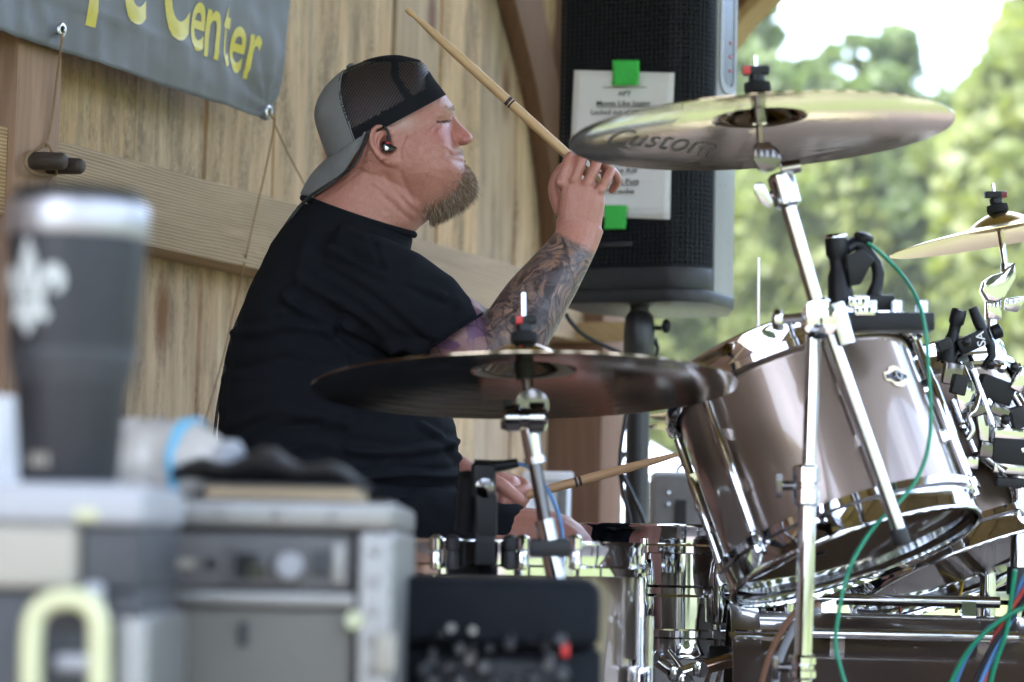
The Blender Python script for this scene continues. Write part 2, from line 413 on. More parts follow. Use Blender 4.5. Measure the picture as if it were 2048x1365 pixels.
def peg(px0, py0, px1, off1, rad):
    a = on_wall(px0, py0, 0.012); b = a + WN * off1 + UPV * (-0.004)
    ax = (b - a).normalized(); m = MB()
    L = (b - a).length
    m.lathe([(rad * 1.02, -0.03), (rad, L * 0.5), (rad * 0.97, L * 0.9), (rad * 0.8, L * 0.97), (rad * 0.62, L)], a, ax, 14, caps=True)
    return m.build('peg', M['peg'], post, smooth=50)
peg(66, 322, 120, 0.062, 0.0145); peg(98, 332, 165, 0.066, 0.0135)

# corner post with its curved braces
cpt = thing('corner_post', 'stained brown corner post with curved braces behind the loudspeaker', 'post', WP(CP0, 0, 0))
m = MB(); m.box(WP(CP0 + 0.072, (EZ - 0.1) / 2, (BO + 0.055) / 2 - 0.005), (0.14, 0.055 - BO, EZ - 0.1), (WD, WN, UPV))
cp = m.build('upright', M['post_brown'], cpt, bevel=0.005, gfun=wall_g(8.8))
m = MB(); m.box(WP(CP0 - 0.02, 1.128, 0.045), (0.05, 0.2, 0.045), (WD, WN, UPV)); m.build('ledger_block', M['lit_edge_and_block'], cpt, bevel=0.003, gfun=along_g(3.3))
Lp = [(930, -330), (985, -130), (1016, 0), (1050, 130), (1075, 250), (1095, 400), (1101, 520)]
Rp = [(1012, -330), (1058, -130), (1086, 0), (1112, 130), (1137, 250), (1160, 400), (1168, 520)]
Lc = catmull([on_wall(x + 14, y, -0.045) for x, y in Lp], 6); Rc = catmull([on_wall(x, y, -0.045) for x, y in Rp], 6)
m = MB(); m.loft([[a, b, b - WN * 0.044, a - WN * 0.044] for a, b in zip(Lc, Rc)])
m.build('brace', M['brace'], cpt, bevel=0.004, gfun=wall_g(5.5))
# the brace that leaves the post towards the stage's far side
def q(w, z): return WP(CP0 + 0.07, z, w)
q0 = Vector((0, 0, 0))
def on_cross(px, py):                      # on the vertical plane across the wall through the post
    r_ = P(px, py, 1.0) - CAM; t_ = ((_A + WD * (CP0 + 0.07) - CAM).dot(WD)) / r_.dot(WD); return CAM + r_ * t_
low = catmull([on_cross(1395, 330), on_cross(1420, 190), on_cross(1470, 84), on_cross(1545, 0), on_cross(1660, -90), on_cross(1800, -150)], 6)
pale, dark = MB(), MB()
for mbx, d0, d1, wv in ((pale, 0.0, 0.022, 0.10), (dark, 0.0225, 0.15, 0.094)):
    rings = []
    for i, p in enumerate(low):
        a = low[max(i - 1, 0)]; b = low[min(i + 1, len(low) - 1)]; tn = (b - a).normalized(); up = WD.cross(tn) ; up = up if up.z > 0 else -up
        rings.append([p + up * d0 - WD * wv / 2, p + up * d0 + WD * wv / 2, p + up * d1 + WD * wv / 2, p + up * d1 - WD * wv / 2])
    mbx.loft(rings)
dk = dark.build('brace', M['brace'], cpt, gfun=wall_g(2.5)); pale.build('lit_underside', M['lit_edge_and_block'], cpt, gfun=wall_g(1.5))  # pale strip stands for the lit underside of the brown brace

# ---- banner
def vinyl():
    t = NT('grey_vinyl'); v = t.attr('g')
    wv = t.n('TexWave', {'Vector': v, 'Scale': 260.0, 'Distortion': 1.0, 'Detail': 1.0}, wave_type='BANDS', bands_direction='X').outputs['Fac']
    st = t.noise(t.mapping(v, (60, 3, 1)), 1.0, 4, 0.7)
    c = t.mix(t.noise(v, 6, 4), (0.155, 0.16, 0.172), (0.205, 0.21, 0.222))
    c = t.mix(t.ramp(st, [(0.62, t.g(0)), (0.8, t.g(0.35))]), c, (0.3, 0.31, 0.33))
    c = t.mix(t.ramp(t.noise(v, 14, 5, 0.7), [(0.6, t.g(0)), (0.8, t.g(0.4))]), c, (0.12, 0.115, 0.10))
    return t.pbr(c, 0.55, 0, t.bump(wv, 0.10, 0.001))
M['vinyl'] = vinyl()
M['yellow_print'] = simple('yellow_print', (0.72, 0.62, 0.085), 0.4, var=0.12, vscale=30)
BZ = on_wall(300, 161, 0.034).z
_br = [on_wall(x, y, 0.036) for x, y in ((536, 243), (546, 230), (553, 205), (561, 165), (570, 110), (582, 0))]
BRZ = [p.z for p in _br]; BRS = [wall_s(p) for p in _br]; BRZ[0] = BZ
def ban_right(z):
    return float(np.interp(z, BRZ, BRS))
def ban_off(s, z):
    h = z - BZ
    r_ = 0.034 + 0.0028 * math.sin(s * 21 + 1.2 * math.sin(z * 9)) + 0.0018 * math.sin(s * 47 + z * 13) + 0.0016 * math.sin(z * 34 + s * 11)
    r_ += 0.004 * mnoise.noise(Vector((s * 9, z * 7, 2.2))) + 0.0026 * mnoise.noise(Vector((s * 22, z * 19, 7.2)))
    # hem pleats
    hem = max(0.0, 1 - h / 0.085)
    pl = mnoise.noise(Vector((s * 34, 1.7, 0.3)))
    r_ += hem ** 0.4 * 0.0022 * (1 if pl > 0.12 else -1 if pl < -0.2 else 0)
    r_ += 0.0015 * math.exp(-((h - 0.083) / 0.006) ** 2)
    # pull folds towards the corner grommet
    ds, dz = s - 0.60, h - 0.02
    ang = math.atan2(dz, -ds); rr = math.hypot(ds, dz)
    r_ += 0.004 * math.sin(ang * 9) * math.exp(-rr / 0.16) * min(1, rr / 0.04)
    return r_
ban = thing('banner', 'grey vinyl banner with yellow lettering tied to the plank wall', 'banner', WP(-0.3, BZ, 0.03))
m = MB(); NU, NV = 230, 90
S0B, Z1B = -1.7, 2.12
gs = []
for j in range(NV + 1):
    z = BZ + (Z1B - BZ) * j / NV
    for i in range(NU + 1):
        uu = i / NU; s = lerp(S0B, ban_right(z), 1 - (1 - uu) ** 1.25)
        zz = z + (0.0012 * math.sin(s * 13) if j == 0 else 0) - 0.006 * max(0, (s - 0.52) / 0.1) * (1 - j / NV)
        m.v.append(WP(s, zz, ban_off(s, z)))
W1 = NU + 1
m.f = [(j * W1 + i, j * W1 + i + 1, (j + 1) * W1 + i + 1, (j + 1) * W1 + i) for j in range(NV) for i in range(NU)]
sheet = m.build('sheet', M['vinyl'], ban, smooth=180, fix=False, gfun=lambda p: (wall_s(p), p.z, 0))
sm = sheet.modifiers.new('thick', 'SOLIDIFY'); sm.thickness = 0.0008; sm.offset = -1
def letter(ch, s0, s1, z0, z1, shear=0.13):
    vs_, fs = text_geo(ch, 1.0, offset=0.014, res=6)
    xs = [v[0] for v in vs_]; ys = [v[1] for v in vs_]; x0, x1, y0, y1 = min(xs), max(xs), min(ys), max(ys)
    # refine long edges so that the print follows the cloth
    bm = bmesh.new(); bv = [bm.verts.new((x, y, 0)) for x, y in vs_]
    for f in fs:
        try: bm.faces.new([bv[i] for i in f])
        except ValueError: pass
    bmesh.ops.triangulate(bm, faces=bm.faces)
    for _ in range(5):
        es = [e for e in bm.edges if e.calc_length() > 0.09]
        if not es: break
        bmesh.ops.subdivide_edges(bm, edges=es, cuts=1, use_grid_fill=False); bmesh.ops.triangulate(bm, faces=bm.faces)
    bm.verts.index_update()
    m = MB()
    for v in bm.verts:
        u = (v.co.x - x0) / (x1 - x0); w = (v.co.y - y0) / (y1 - y0); z = lerp(z0, z1, w); s = lerp(s0, s1, u) + shear * (z - z0)
        m.v.append(WP(s, z, ban_off(s, z) + 0.0010))
    m.f = [tuple(v.index for v in f.verts) for f in bm.faces]; bm.free()
    ob = m.build('letter', M['yellow_print'], ban, smooth=180, fix=False)
    return ob
for ch, s0, s1, z0, z1 in (('o', -0.113, -0.018, 1.467, 1.61), ('p', 0.016, 0.108, 1.441, 1.61), ('e', 0.115, 0.194, 1.472, 1.61), ('C', 0.236, 0.320, 1.470, 1.68),
                           ('e', 0.327, 0.371, 1.464, 1.553), ('n', 0.373, 0.419, 1.460, 1.548), ('t', 0.431, 0.458, 1.455, 1.568), ('e', 0.464, 0.509, 1.451, 1.538), ('r', 0.518, 0.556, 1.447, 1.532)):
    letter(ch, s0, s1, z0, z1)
for px, py in ((124, 60), (538, 224)):
    c = on_wall(px, py, 0.046); m = MB(); m.lathe([(0.0055, 0.0), (0.0065, 0.002), (0.010, 0.0022), (0.0125, 0.0), (0.0055, -0.002)], c, WN, 24)
    m.build('grommet', M['steel'], ban, smooth=60)
    m = MB(); m.cyl(c - WN * 0.002, c - WN * 0.0035, 0.0056, n=16); m.build('grommet_hole', M['rubber'], ban)
    # the cloth behind the ring sits at the ring's back
# ---- twine
def twist(path, r=0.0014, pitch=0.011, strands=2, sub=6):
    pts = catmull(path, sub); out = MB()
    d = 0; prev = pts[0]; arc = [0]
    for p in pts[1:]: d += (p - prev).length; arc.append(d); prev = p
    n = max(12, int(d / pitch * 6)); res = []
    k = 0
    for i in range(n + 1):
        t = d * i / n
        while k < len(arc) - 2 and arc[k + 1] < t: k += 1
        f = (t - arc[k]) / max(1e-9, arc[k + 1] - arc[k]); res.append(pts[k].lerp(pts[k + 1], f))
    u, v, _ = frame_from(res[1] - res[0])
    for s_ in range(strands):
        path2 = []
        for i, p in enumerate(res):
            a = 2 * math.pi * (d * i / n / pitch + s_ / strands)
            tn = (res[min(i + 1, n)] - res[max(i - 1, 0)]).normalized()
            u2 = (u - tn * u.dot(tn)).normalized(); v2 = tn.cross(u2)
            path2.append(p + u2 * (r * 0.8 * math.cos(a)) + v2 * (r * 0.8 * math.sin(a)))
        out.tube(path2, [r * (1 + 0.15 * random.uniform(-1, 1)) for _ in path2], 5)
    return out
tw = thing('twine', 'jute twine looped round the dark pegs holding the banner grommet', 'twine', on_wall(95, 300, 0.02))
def wpts(lst): return [on_wall(x, y, o_) for x, y, o_ in lst]
twist(wpts([(123, 62, 0.03), (124, 72, 0.05), (122, 95, 0.05), (117, 130, 0.035), (111, 180, 0.022), (105, 230, 0.018), (95, 285, 0.017), (93, 296, 0.018)])).build('strand', M['twine'], tw, smooth=60)
twist(wpts([(94, 284, 0.018), (80, 296, 0.02), (62, 305, 0.03), (53, 318, 0.034), (51, 332, 0.034), (62, 345, 0.03), (84, 352, 0.024), (104, 352, 0.024), (113, 348, 0.03), (110, 330, 0.045), (104, 305, 0.045), (94, 285, 0.018)])).build('loop', M['twine'], tw, smooth=60)
twist(wpts([(108, 350, 0.022), (98, 362, 0.018), (92, 380, 0.017), (95, 398, 0.017)])).build('loose_end', M['twine'], tw, smooth=60)
tw2 = thing('twine', 'two strands of jute twine from the banner corner down the rail', 'twine', on_wall(548, 245, 0.05))
twist(wpts([(538, 224, 0.035), (544, 236, 0.055), (549, 248, 0.05), (530, 345, 0.03), (508, 440, 0.012), (495, 500, 0.01), (488, 532, -0.01), (470, 610, -0.03), (445, 720, -0.05), (408, 850, -0.06), (395, 900, -0.06)]), r=0.0011).build('strand', M['twine'], tw2, smooth=60)
twist(wpts([(549, 248, 0.05), (575, 305, 0.03), (608, 368, 0.02), (640, 430, 0.012)]), r=0.0010).build('strand', M['twine'], tw2, smooth=60)
m = MB(); m.ell(on_wall(488, 531, 0.0), (0.003, 0.003, 0.006), None, 10, 6); m.build('knot', M['twine'], tw2)

# ---- loudspeaker on its stand
SPY = 4.75
sp_c = P(1290, 300, SPY); sp_th = R(24)
SX = Vector((math.cos(sp_th), -math.sin(sp_th), 0)); SY = Vector((math.sin(sp_th), math.cos(sp_th), 0))     # right, back
HW = 0.152
sp_c = P(1113, 300, SPY) + SX * HW + SY * 0.15
spz0 = P(1275, 602, SPY - 0.14).z; spz1 = spz0 + 0.70
sp = thing('loudspeaker', 'black loudspeaker with perforated grille on a pole, set list taped on', 'loudspeaker', (sp_c.x, sp_c.y, spz0))
def spoint(x, y, z): return sp_c + SX * x + SY * y + UPV * (z - sp_c.z)
def outline(grow=0.0, front=-0.15):
    pts = []
    rc = 0.018
    for i in range(9):
        a = math.pi + (math.pi / 2) * i / 8
        pts.append((-HW + rc + (rc + grow) * math.cos(a), front + rc + (rc + grow) * math.sin(a)))
    rc = 0.07
    for i in range(9):
        a = 1.5 * math.pi + (math.pi / 2) * i / 8
        pts.append((HW - rc + (rc + grow) * math.cos(a), front + rc + (rc + grow) * math.sin(a)))
    pts += [(HW + grow + 0.004, 0.03), (HW - 0.05, 0.17), (-HW + 0.05, 0.17), (-HW - grow - 0.004, 0.03)]
    return pts
def band(z0, z1, grow, name, mat, bevel=0.004):
    m = MB(); o_ = outline(grow)
    m.loft([[spoint(x, y, z0) for x, y in o_], [spoint(x, y, z1) for x, y in o_]]); return m.build(name, mat, sp, bevel=bevel, smooth=45)
M['speaker_body'] = simple('speaker_shell', (0.012, 0.013, 0.016), 0.45, var=0.12, vscale=50, bump=0.15, bscale=500)
M['grille'] = simple('painted_grille', (0.008, 0.010, 0.013), 0.42, **{'Specular IOR Level': 0.16})
M['grille_cloth'] = simple('grille_cloth', (0.004, 0.004, 0.005), 0.9)
band(spz0 + 0.03, spz1 - 0.02, -0.008, 'cabinet', M['grille_cloth'], 0)
band(spz0 + 0.004, spz0 + 0.03, 0.006, 'base_rim', M['speaker_body'])
band(spz0 + 0.03, spz0 + 0.075, 0.0, 'lower_panel', M['speaker_body'])
band(spz1 - 0.06, spz1, 0.003, 'top_panel', M['speaker_body'])
# rear half shell closes behind the grille
m = MB()
m.loft([[spoint(x, y, z) for x, y in ((HW + 0.003, -0.070), (HW + 0.007, 0.032), (HW - 0.044, 0.178), (-HW + 0.044, 0.178), (-HW - 0.007, 0.032), (-HW - 0.003, -0.070))] for z in (spz0 + 0.012, spz1 - 0.012)])
M['speaker_sky_sheen'] = simple('speaker_sky_sheen', (0.32, 0.325, 0.34), 0.3, var=0.06, vscale=40, bump=0.03, bscale=600)  # pale base colour stands in for sky reflected on the black side
m.build('rear_shell', M['speaker_sky_sheen'], sp, bevel=0.006)
# grille: real bars, follows the front outline
gl = MB(); of = outline(0.0)[:18]
path = [Vector((x, y, 0)) for x, y in of]; arc = [0]
for a, b in zip(path[:-1], path[1:]): arc.append(arc[-1] + (b - a).length)
def at_arc(t):
    for k in range(len(arc) - 1):
        if arc[k + 1] >= t or k == len(arc) - 2:
            f = (t - arc[k]) / (arc[k + 1] - arc[k]); p = path[k].lerp(path[k + 1], f); tn = (path[k + 1] - path[k]).normalized(); return p, tn
gz0, gz1 = spz0 + 0.076, spz1 - 0.061
pitch = 0.0094; nb = int(arc[-1] / pitch)
for i in range(nb + 1):
    p, tn = at_arc(arc[-1] * i / nb); w = 0.0042
    a = spoint(p.x, p.y, (gz0 + gz1) / 2); gl.box(a, (w, 0.003, gz1 - gz0), (SX * tn.x + SY * tn.y, -SX * tn.y + SY * tn.x, UPV))
nr = int((gz1 - gz0) / pitch)
for j in range(nr + 1):
    z = lerp(gz0, gz1, j / nr)
    gl.loft([[spoint(x * 0.998, y + 0.0008, z - 0.0021), spoint(x, y - 0.0016, z - 0.0021), spoint(x, y - 0.0016, z + 0.0021), spoint(x * 0.998, y + 0.0008, z + 0.0021)] for x, y in of])
gr = gl.build('grille', M['grille'], sp, smooth=0)
m = MB(); m.box(spoint(-0.02, -0.1535, spz0 + 0.118), (0.07, 0.003, 0.01), (SX, SY, UPV)); m.build('nameplate', M['speaker_body'], sp, bevel=0.001)
# side handle: rounded recess with red rivets
def rrect(w, h, r_, n=5):
    pts = []
    for (cx, cy, a0) in ((w / 2 - r_, h / 2 - r_, 0), (-w / 2 + r_, h / 2 - r_, 90), (-w / 2 + r_, -h / 2 + r_, 180), (w / 2 - r_, -h / 2 + r_, 270)):
        for i in range(n + 1): a = R(a0 + 90 * i / n); pts.append((cx + r_ * math.cos(a), cy + r_ * math.sin(a)))
    return pts
hx, hz = HW + 0.0055, spz0 + 0.545
m = MB(); rr = rrect(0.085, 0.23, 0.03); ri = rrect(0.06, 0.2, 0.022)
sdv = (SY * 0.995 + SX * 0.05).normalized()
hc = spoint(hx, -0.02, hz)
m.loft([[hc + sdv * x + UPV * y + SX * d_ for x, y in rg] for rg, d_ in ((rr, 0.0), (rr, 0.004), (ri, 0.004), (ri, -0.003))], caps=False); m.build('handle_rim', M['speaker_sky_sheen'], sp, smooth=40)
m = MB(); m.prism(ri, hc + SX * 0.0015, sdv, UPV, 0.001); m.build('handle_recess', M['plastic_gloss'], sp, fix=True)
m = MB()
for j in range(3): m.box(hc + sdv * 0.012 + UPV * (-0.01 - 0.028 * j) + SX * 0.003, (0.002, 0.008, 0.006), (SX, sdv, UPV)); 
m.build('rivets', M['red_plastic'], sp)['kind'] = 'stuff'
# set list taped to the grille
sl = thing('set_list', 'white printed set list taped to the loudspeaker grille', 'paper', spoint(-0.03, -0.156, spz0 + 0.2))
fy = -0.1565
def on_front(px, py):
    r_ = P(px, py, 1.0) - CAM; nrm = SY; o_ = spoint(0, fy, spz0); t_ = (o_ - CAM).dot(nrm) / r_.dot(nrm); return CAM + r_ * t_
cn = [on_front(1149, 141), on_front(1349, 146), on_front(1341, 440), on_front(1138, 432)]
m = MB(); NP = 12
for j in range(NP + 1):
    for i in range(NP + 1):
        u, v = i / NP, j / NP; p = cn[0].lerp(cn[1], u).lerp(cn[3].lerp(cn[2], u), v)
        m.v.append(p - SY * (0.0006 + 0.004 * (u - 0.5) ** 2 * 4 * (0.3 + v * (1 - v)) + 0.0016 * math.sin(u * 5 + v * 4)))
m.f = [(j * (NP + 1) + i, j * (NP + 1) + i + 1, (j + 1) * (NP + 1) + i + 1, (j + 1) * (NP + 1) + i) for j in range(NP) for i in range(NP)]
sh = m.build('sheet', M['paper'], sl, smooth=180, fix=False)
md = sh.modifiers.new('t', 'SOLIDIFY'); md.thickness = 0.0003; md.offset = 1
def line(body, cx, cy, width, height, under=False):
    vs_, fs = text_geo(body, 1.0, offset=0.012)
    xs = [v[0] for v in vs_]; x0, x1 = min(xs), max(xs); m = MB(); e1 = (on_front(cx + 1, cy) - on_front(cx, cy)); e2 = on_front(cx, cy) - on_front(cx, cy + 1); o_ = on_front(cx, cy)
    k_ = width / (x1 - x0); kv = height / 0.7
    m.add([o_ + e1 * ((x - (x0 + x1) / 2) * k_) + e2 * (y * kv) - SY * 0.0078 for x, y in vs_], fs)
    if under:
        m.add([o_ + e1 * a + e2 * b - SY * 0.0078 for a, b in ((-width / 2, -3.2), (width / 2, -3.2), (width / 2, -1.8), (-width / 2, -1.8))], [(0, 1, 2, 3)])
    m.build('text_line', M['ink'], sl, smooth=0, fix=False)
line('APT', 1252, 193, 26, 9); line('Moves Like Jagger', 1250, 213, 108, 10, True); line('Locked out of Heaven', 1246, 231, 122, 10)
line('The Kill', 1250, 347, 52, 10); line("Ain't it Fun", 1238, 369, 84, 10, True); line('Parade', 1240, 388, 62, 9)
m = MB(); e1 = on_front(1253, 176) - on_front(1252, 176); o_ = on_front(1252, 177)
m.add([o_ + e1 * a + UPV * b - SY * 0.0078 for a, b in ((-44, 0), (44, 0), (44, 0.0012), (-44, 0.0012))], [(0, 1, 2, 3)]); m.build('text_line', M['ink'], sl, fix=False)
for (x0, y0, x1, y1) in ((1228, 122, 1283, 174), (1212, 412, 1258, 461)):
    a, b, c, d = on_front(x0, y0), on_front(x1, y0 + 1), on_front(x1 - 2, y1 - 1), on_front(x0 + 1, y1)
    m = MB(); n = 8
    for j in range(n + 1):
        for i in range(n + 1):
            u, v = i / n, j / n; p = a.lerp(b, u).lerp(d.lerp(c, u), v); m.v.append(p - SY * (0.0085 + 0.0022 * random.random() + (0.0035 if v > 0.85 else 0)))
    m.f = [(j * (n + 1) + i, j * (n + 1) + i + 1, (j + 1) * (n + 1) + i + 1, (j + 1) * (n + 1) + i) for j in range(n) for i in range(n)]
    ob = m.build('tape', M['tape_green'], sl, smooth=180, fix=False); md = ob.modifiers.new('t', 'SOLIDIFY'); md.thickness = 0.0004
# stand
M['stand_black'] = simple('stand_black', (0.03, 0.031, 0.035), 0.35, var=0.1, vscale=30)
pc = P(1278, 700, SPY + 0.02); sbx = Vector((pc.x, pc.y, 0))
st = thing('speaker_stand', 'black tripod pole stand under the loudspeaker', 'speaker stand', (pc.x, pc.y, 0))
zj = P(1278, 712, SPY).z
m = MB(); m.lathe([(0.019, spz0 - 0.02), (0.019, spz0 + 0.05)], sbx, UPV, 20, caps=True); m.build('spigot', M['stand_black'], st)
m = MB(); m.lathe([(0.024, zj - 0.03), (0.031, zj - 0.02), (0.031, zj + 0.055), (0.028, spz0 - 0.015), (0.021, spz0 - 0.006)], sbx, UPV, 24, caps=True); m.build('collar', M['stand_black'], st)
m = MB(); m.cyl(sbx + UPV * 0.25, sbx + UPV * (zj - 0.02), 0.0235, n=24); m.build('pole', M['stand_black'], st)
kz = P(1325, 655, SPY).z
m = MB(); m.cyl(sbx + Vector((0.025, 0, kz)), sbx + Vector((0.044, -0.004, kz)), 0.005, n=10); m.ell(sbx + Vector((0.053, -0.004, kz + 0.004)), (0.009, 0.006, 0.015), None, 12, 8); m.build('knob', M['plastic'], st)
m = MB(); m.tube([sbx + Vector((0.031, 0, kz - 0.02)), sbx + Vector((0.037, 0, kz - 0.04)), sbx + Vector((0.034, 0, kz - 0.06))], 0.004, 8); m.build('lever', M['plastic'], st)
for kx in range(3):
    a = R(100 + 120 * kx); dv = Vector((math.cos(a), math.sin(a), 0))
    m = MB(); m.cyl(sbx + dv * 0.03 + UPV * 0.62, sbx + dv * 0.5 + UPV * 0.014, 0.013, n=10); m.cyl(sbx + dv * 0.02 + UPV * 0.26, sbx + dv * 0.26 + UPV * 0.33, 0.009, n=8); m.build('leg', M['stand_black'], st)
M['cable'] = simple('black_cable', (0.012, 0.012, 0.014), 0.45)
cb = MB(); cb.tube(catmull([P(1132, 628, SPY - 0.1), P(1142, 645, SPY - 0.1), P(1170, 672, SPY - 0.08), P(1215, 695, SPY - 0.06), P(1250, 714, SPY - 0.03), P(1266, 760, SPY), P(1252, 830, SPY - 0.03), P(1240, 920, SPY - 0.05), P(1246, 985, SPY - 0.05), P(1262, 1060, SPY - 0.05), P(1262, 1200, SPY - 0.05)], 8), 0.0042, 8)
tag(cb.build('speaker_cable', M['cable'], smooth=180), 'black cable drooping from the loudspeaker bottom down its stand', 'cable')
cb = MB(); cb.tube(catmull([P(1250, 905, SPY - 0.04), P(1240, 935, SPY - 0.05), P(1262, 985, SPY - 0.06), P(1290, 1050, SPY - 0.07), P(1310, 1150, SPY - 0.07)], 8), 0.0046, 8)
tag(cb.build('power_cable', M['cable'], smooth=180), 'thick black cable slanting away from the speaker pole foot', 'cable')
# two equipment boxes on the deck behind the snare
M['grey_box'] = simple('grey_vinyl_box', (0.20, 0.19, 0.185), 0.6, var=0.2, vscale=40, bump=0.2, bscale=400)
M['silver'] = simple('silver_paint', (0.55, 0.57, 0.6), 0.35, 0.6, var=0.08)
bc = P(1385, 1010, 5.3); bw, bd, bh = 0.17, 0.22, bc.z + 0.06
bx = thing('amp_case', 'grey riveted equipment case with a black strap behind the snare', 'case', (bc.x, bc.y, 0))
m = MB(); m.box((bc.x, bc.y + 0.11, bh / 2), (bw, bd, bh)); m.build('body', M['grey_box'], bx, bevel=0.008)
m = MB(); m.box((bc.x, bc.y + 0.11, bh + 0.006), (bw * 0.98, bd * 0.98, 0.014)); m.build('lid', M['silver'], bx, bevel=0.005)
m = MB(); m.tube(catmull([Vector((bc.x - 0.03, bc.y + 0.1, bh + 0.01)), Vector((bc.x - 0.015, bc.y + 0.1, bh + 0.03)), Vector((bc.x + 0.05, bc.y + 0.1, bh + 0.032)), Vector((bc.x + 0.07, bc.y + 0.1, bh + 0.01))], 6), 0.005, 8); m.build('handle', M['plastic'], bx)
m = MB(); m.box((bc.x - 0.025, bc.y - 0.004, bh - 0.13), (0.022, 0.006, 0.16)); m.build('strap', M['rubber'], bx)
for i, (dx, dz) in enumerate(((-0.055, -0.035), (-0.055, -0.06), (0.012, -0.04), (0.012, -0.065), (0.06, -0.04))):
    m = MB(); m.ell((bc.x + dx, bc.y - 0.002, bh + dz), (0.007, 0.005, 0.007), None, 10, 6); m.build('rivet', M['chrome_soft'], bx)
bc = P(1095, 1030, 5.2)
bx = thing('foam_cooler', 'pale grey box standing by the wall behind the left hand', 'box', (bc.x, bc.y, 0)); bh = bc.z + 0.075
m = MB(); m.box((bc.x, bc.y + 0.1, bh / 2), (0.10, 0.2, bh)); m.build('body', M['silver'], bx, bevel=0.01)
m = MB(); m.box((bc.x, bc.y + 0.1, bh + 0.008), (0.108, 0.21, 0.02)); m.build('lid', M['paper'], bx, bevel=0.006)
m = MB(); m.box((bc.x + 0.03, bc.y - 0.003, bh - 0.07), (0.02, 0.006, 0.1)); m.build('latch', M['grey_box'], bx, bevel=0.002)

# ---- pop-up canopy far off in the field
M['canopy'] = simple('canopy_cloth', (0.62, 0.68, 0.78), 0.7, var=0.05, vscale=2)
M['red_cloth'] = simple('red_cloth', (0.6, 0.06, 0.07), 0.8)
tc_ = Vector((0.98, 26.0, GZ)); tn_ = thing('canopy_tent', 'white pop-up canopy tent in the field beyond the stage', 'tent', tc_)
hw, ez, pz = 1.5, 2.0, 2.95
for sx in (-1, 1):
    for sy in (-1, 1):
        m = MB(); m.box(tc_ + Vector((sx * (hw - 0.03), sy * (hw - 0.03), ez / 2)), (0.04, 0.04, ez)); m.build('leg', M['silver'], tn_)
m = MB(); a = [tc_ + Vector((sx * hw, sy * hw, ez)) for sx, sy in ((-1, -1), (1, -1), (1, 1), (-1, 1))]; b = [p - UPV * 0.28 + Vector((0, 0, 0)) for p in a]
top = tc_ + UPV * pz
m.add(a + [top], [(0, 1, 4), (1, 2, 4), (2, 3, 4), (3, 0, 4)]); m.add(a + b, [(0, 1, 5, 4), (1, 2, 6, 5), (2, 3, 7, 6), (3, 0, 4, 7)])
m.build('canopy', M['canopy'], tn_, smooth=0, fix=False)
m = MB(); m.box(tc_ + Vector((0.0, hw - 0.05, 1.0)), (2.9, 0.02, 1.95)); m.build('rear_curtain', M['canopy'], tn_)
m = MB(); m.box(tc_ + Vector((0.35, -hw + 0.02, 1.45)), (0.5, 0.03, 0.5)); m.build('hanging_flag', M['red_cloth'], tn_)

# ---- trees
def leaf_mat(name, c0, c1, c2):
    t = NT(name); rn = t.attr('tone', 'Fac'); v = t.obj()
    c = t.mix(rn, c0, c1); c = t.mix(t.ramp(t.noise(v, 0.35, 3), [(0.45, t.g(0)), (0.7, t.g(0.8))]), c, c2)
    d = t.n('BsdfPrincipled', {'Base Color': c, 'Roughness': 0.55}); tr = t.n('BsdfTranslucent', {'Color': t.mix(1.0, c, (1.25, 1.25, 0.55), 'MULTIPLY')})
    mxn = t.n('MixShader', {'Fac': 0.52}); t.t.links.new(d.outputs[0], mxn.inputs[1]); t.t.links.new(tr.outputs[0], mxn.inputs[2]); t.t.links.new(mxn.outputs[0], t.out.inputs['Surface']); return t.m
M['leaf_a'] = leaf_mat('leaf_bright', (0.13, 0.175, 0.045), (0.20, 0.22, 0.07), (0.20, 0.215, 0.08))
M['leaf_b'] = leaf_mat('leaf_mid', (0.10, 0.15, 0.055), (0.155, 0.195, 0.075), (0.14, 0.18, 0.08))
M['bark'] = simple('bark', (0.13, 0.10, 0.075), 0.9, var=0.4, vscale=6, bump=0.6, bscale=20)
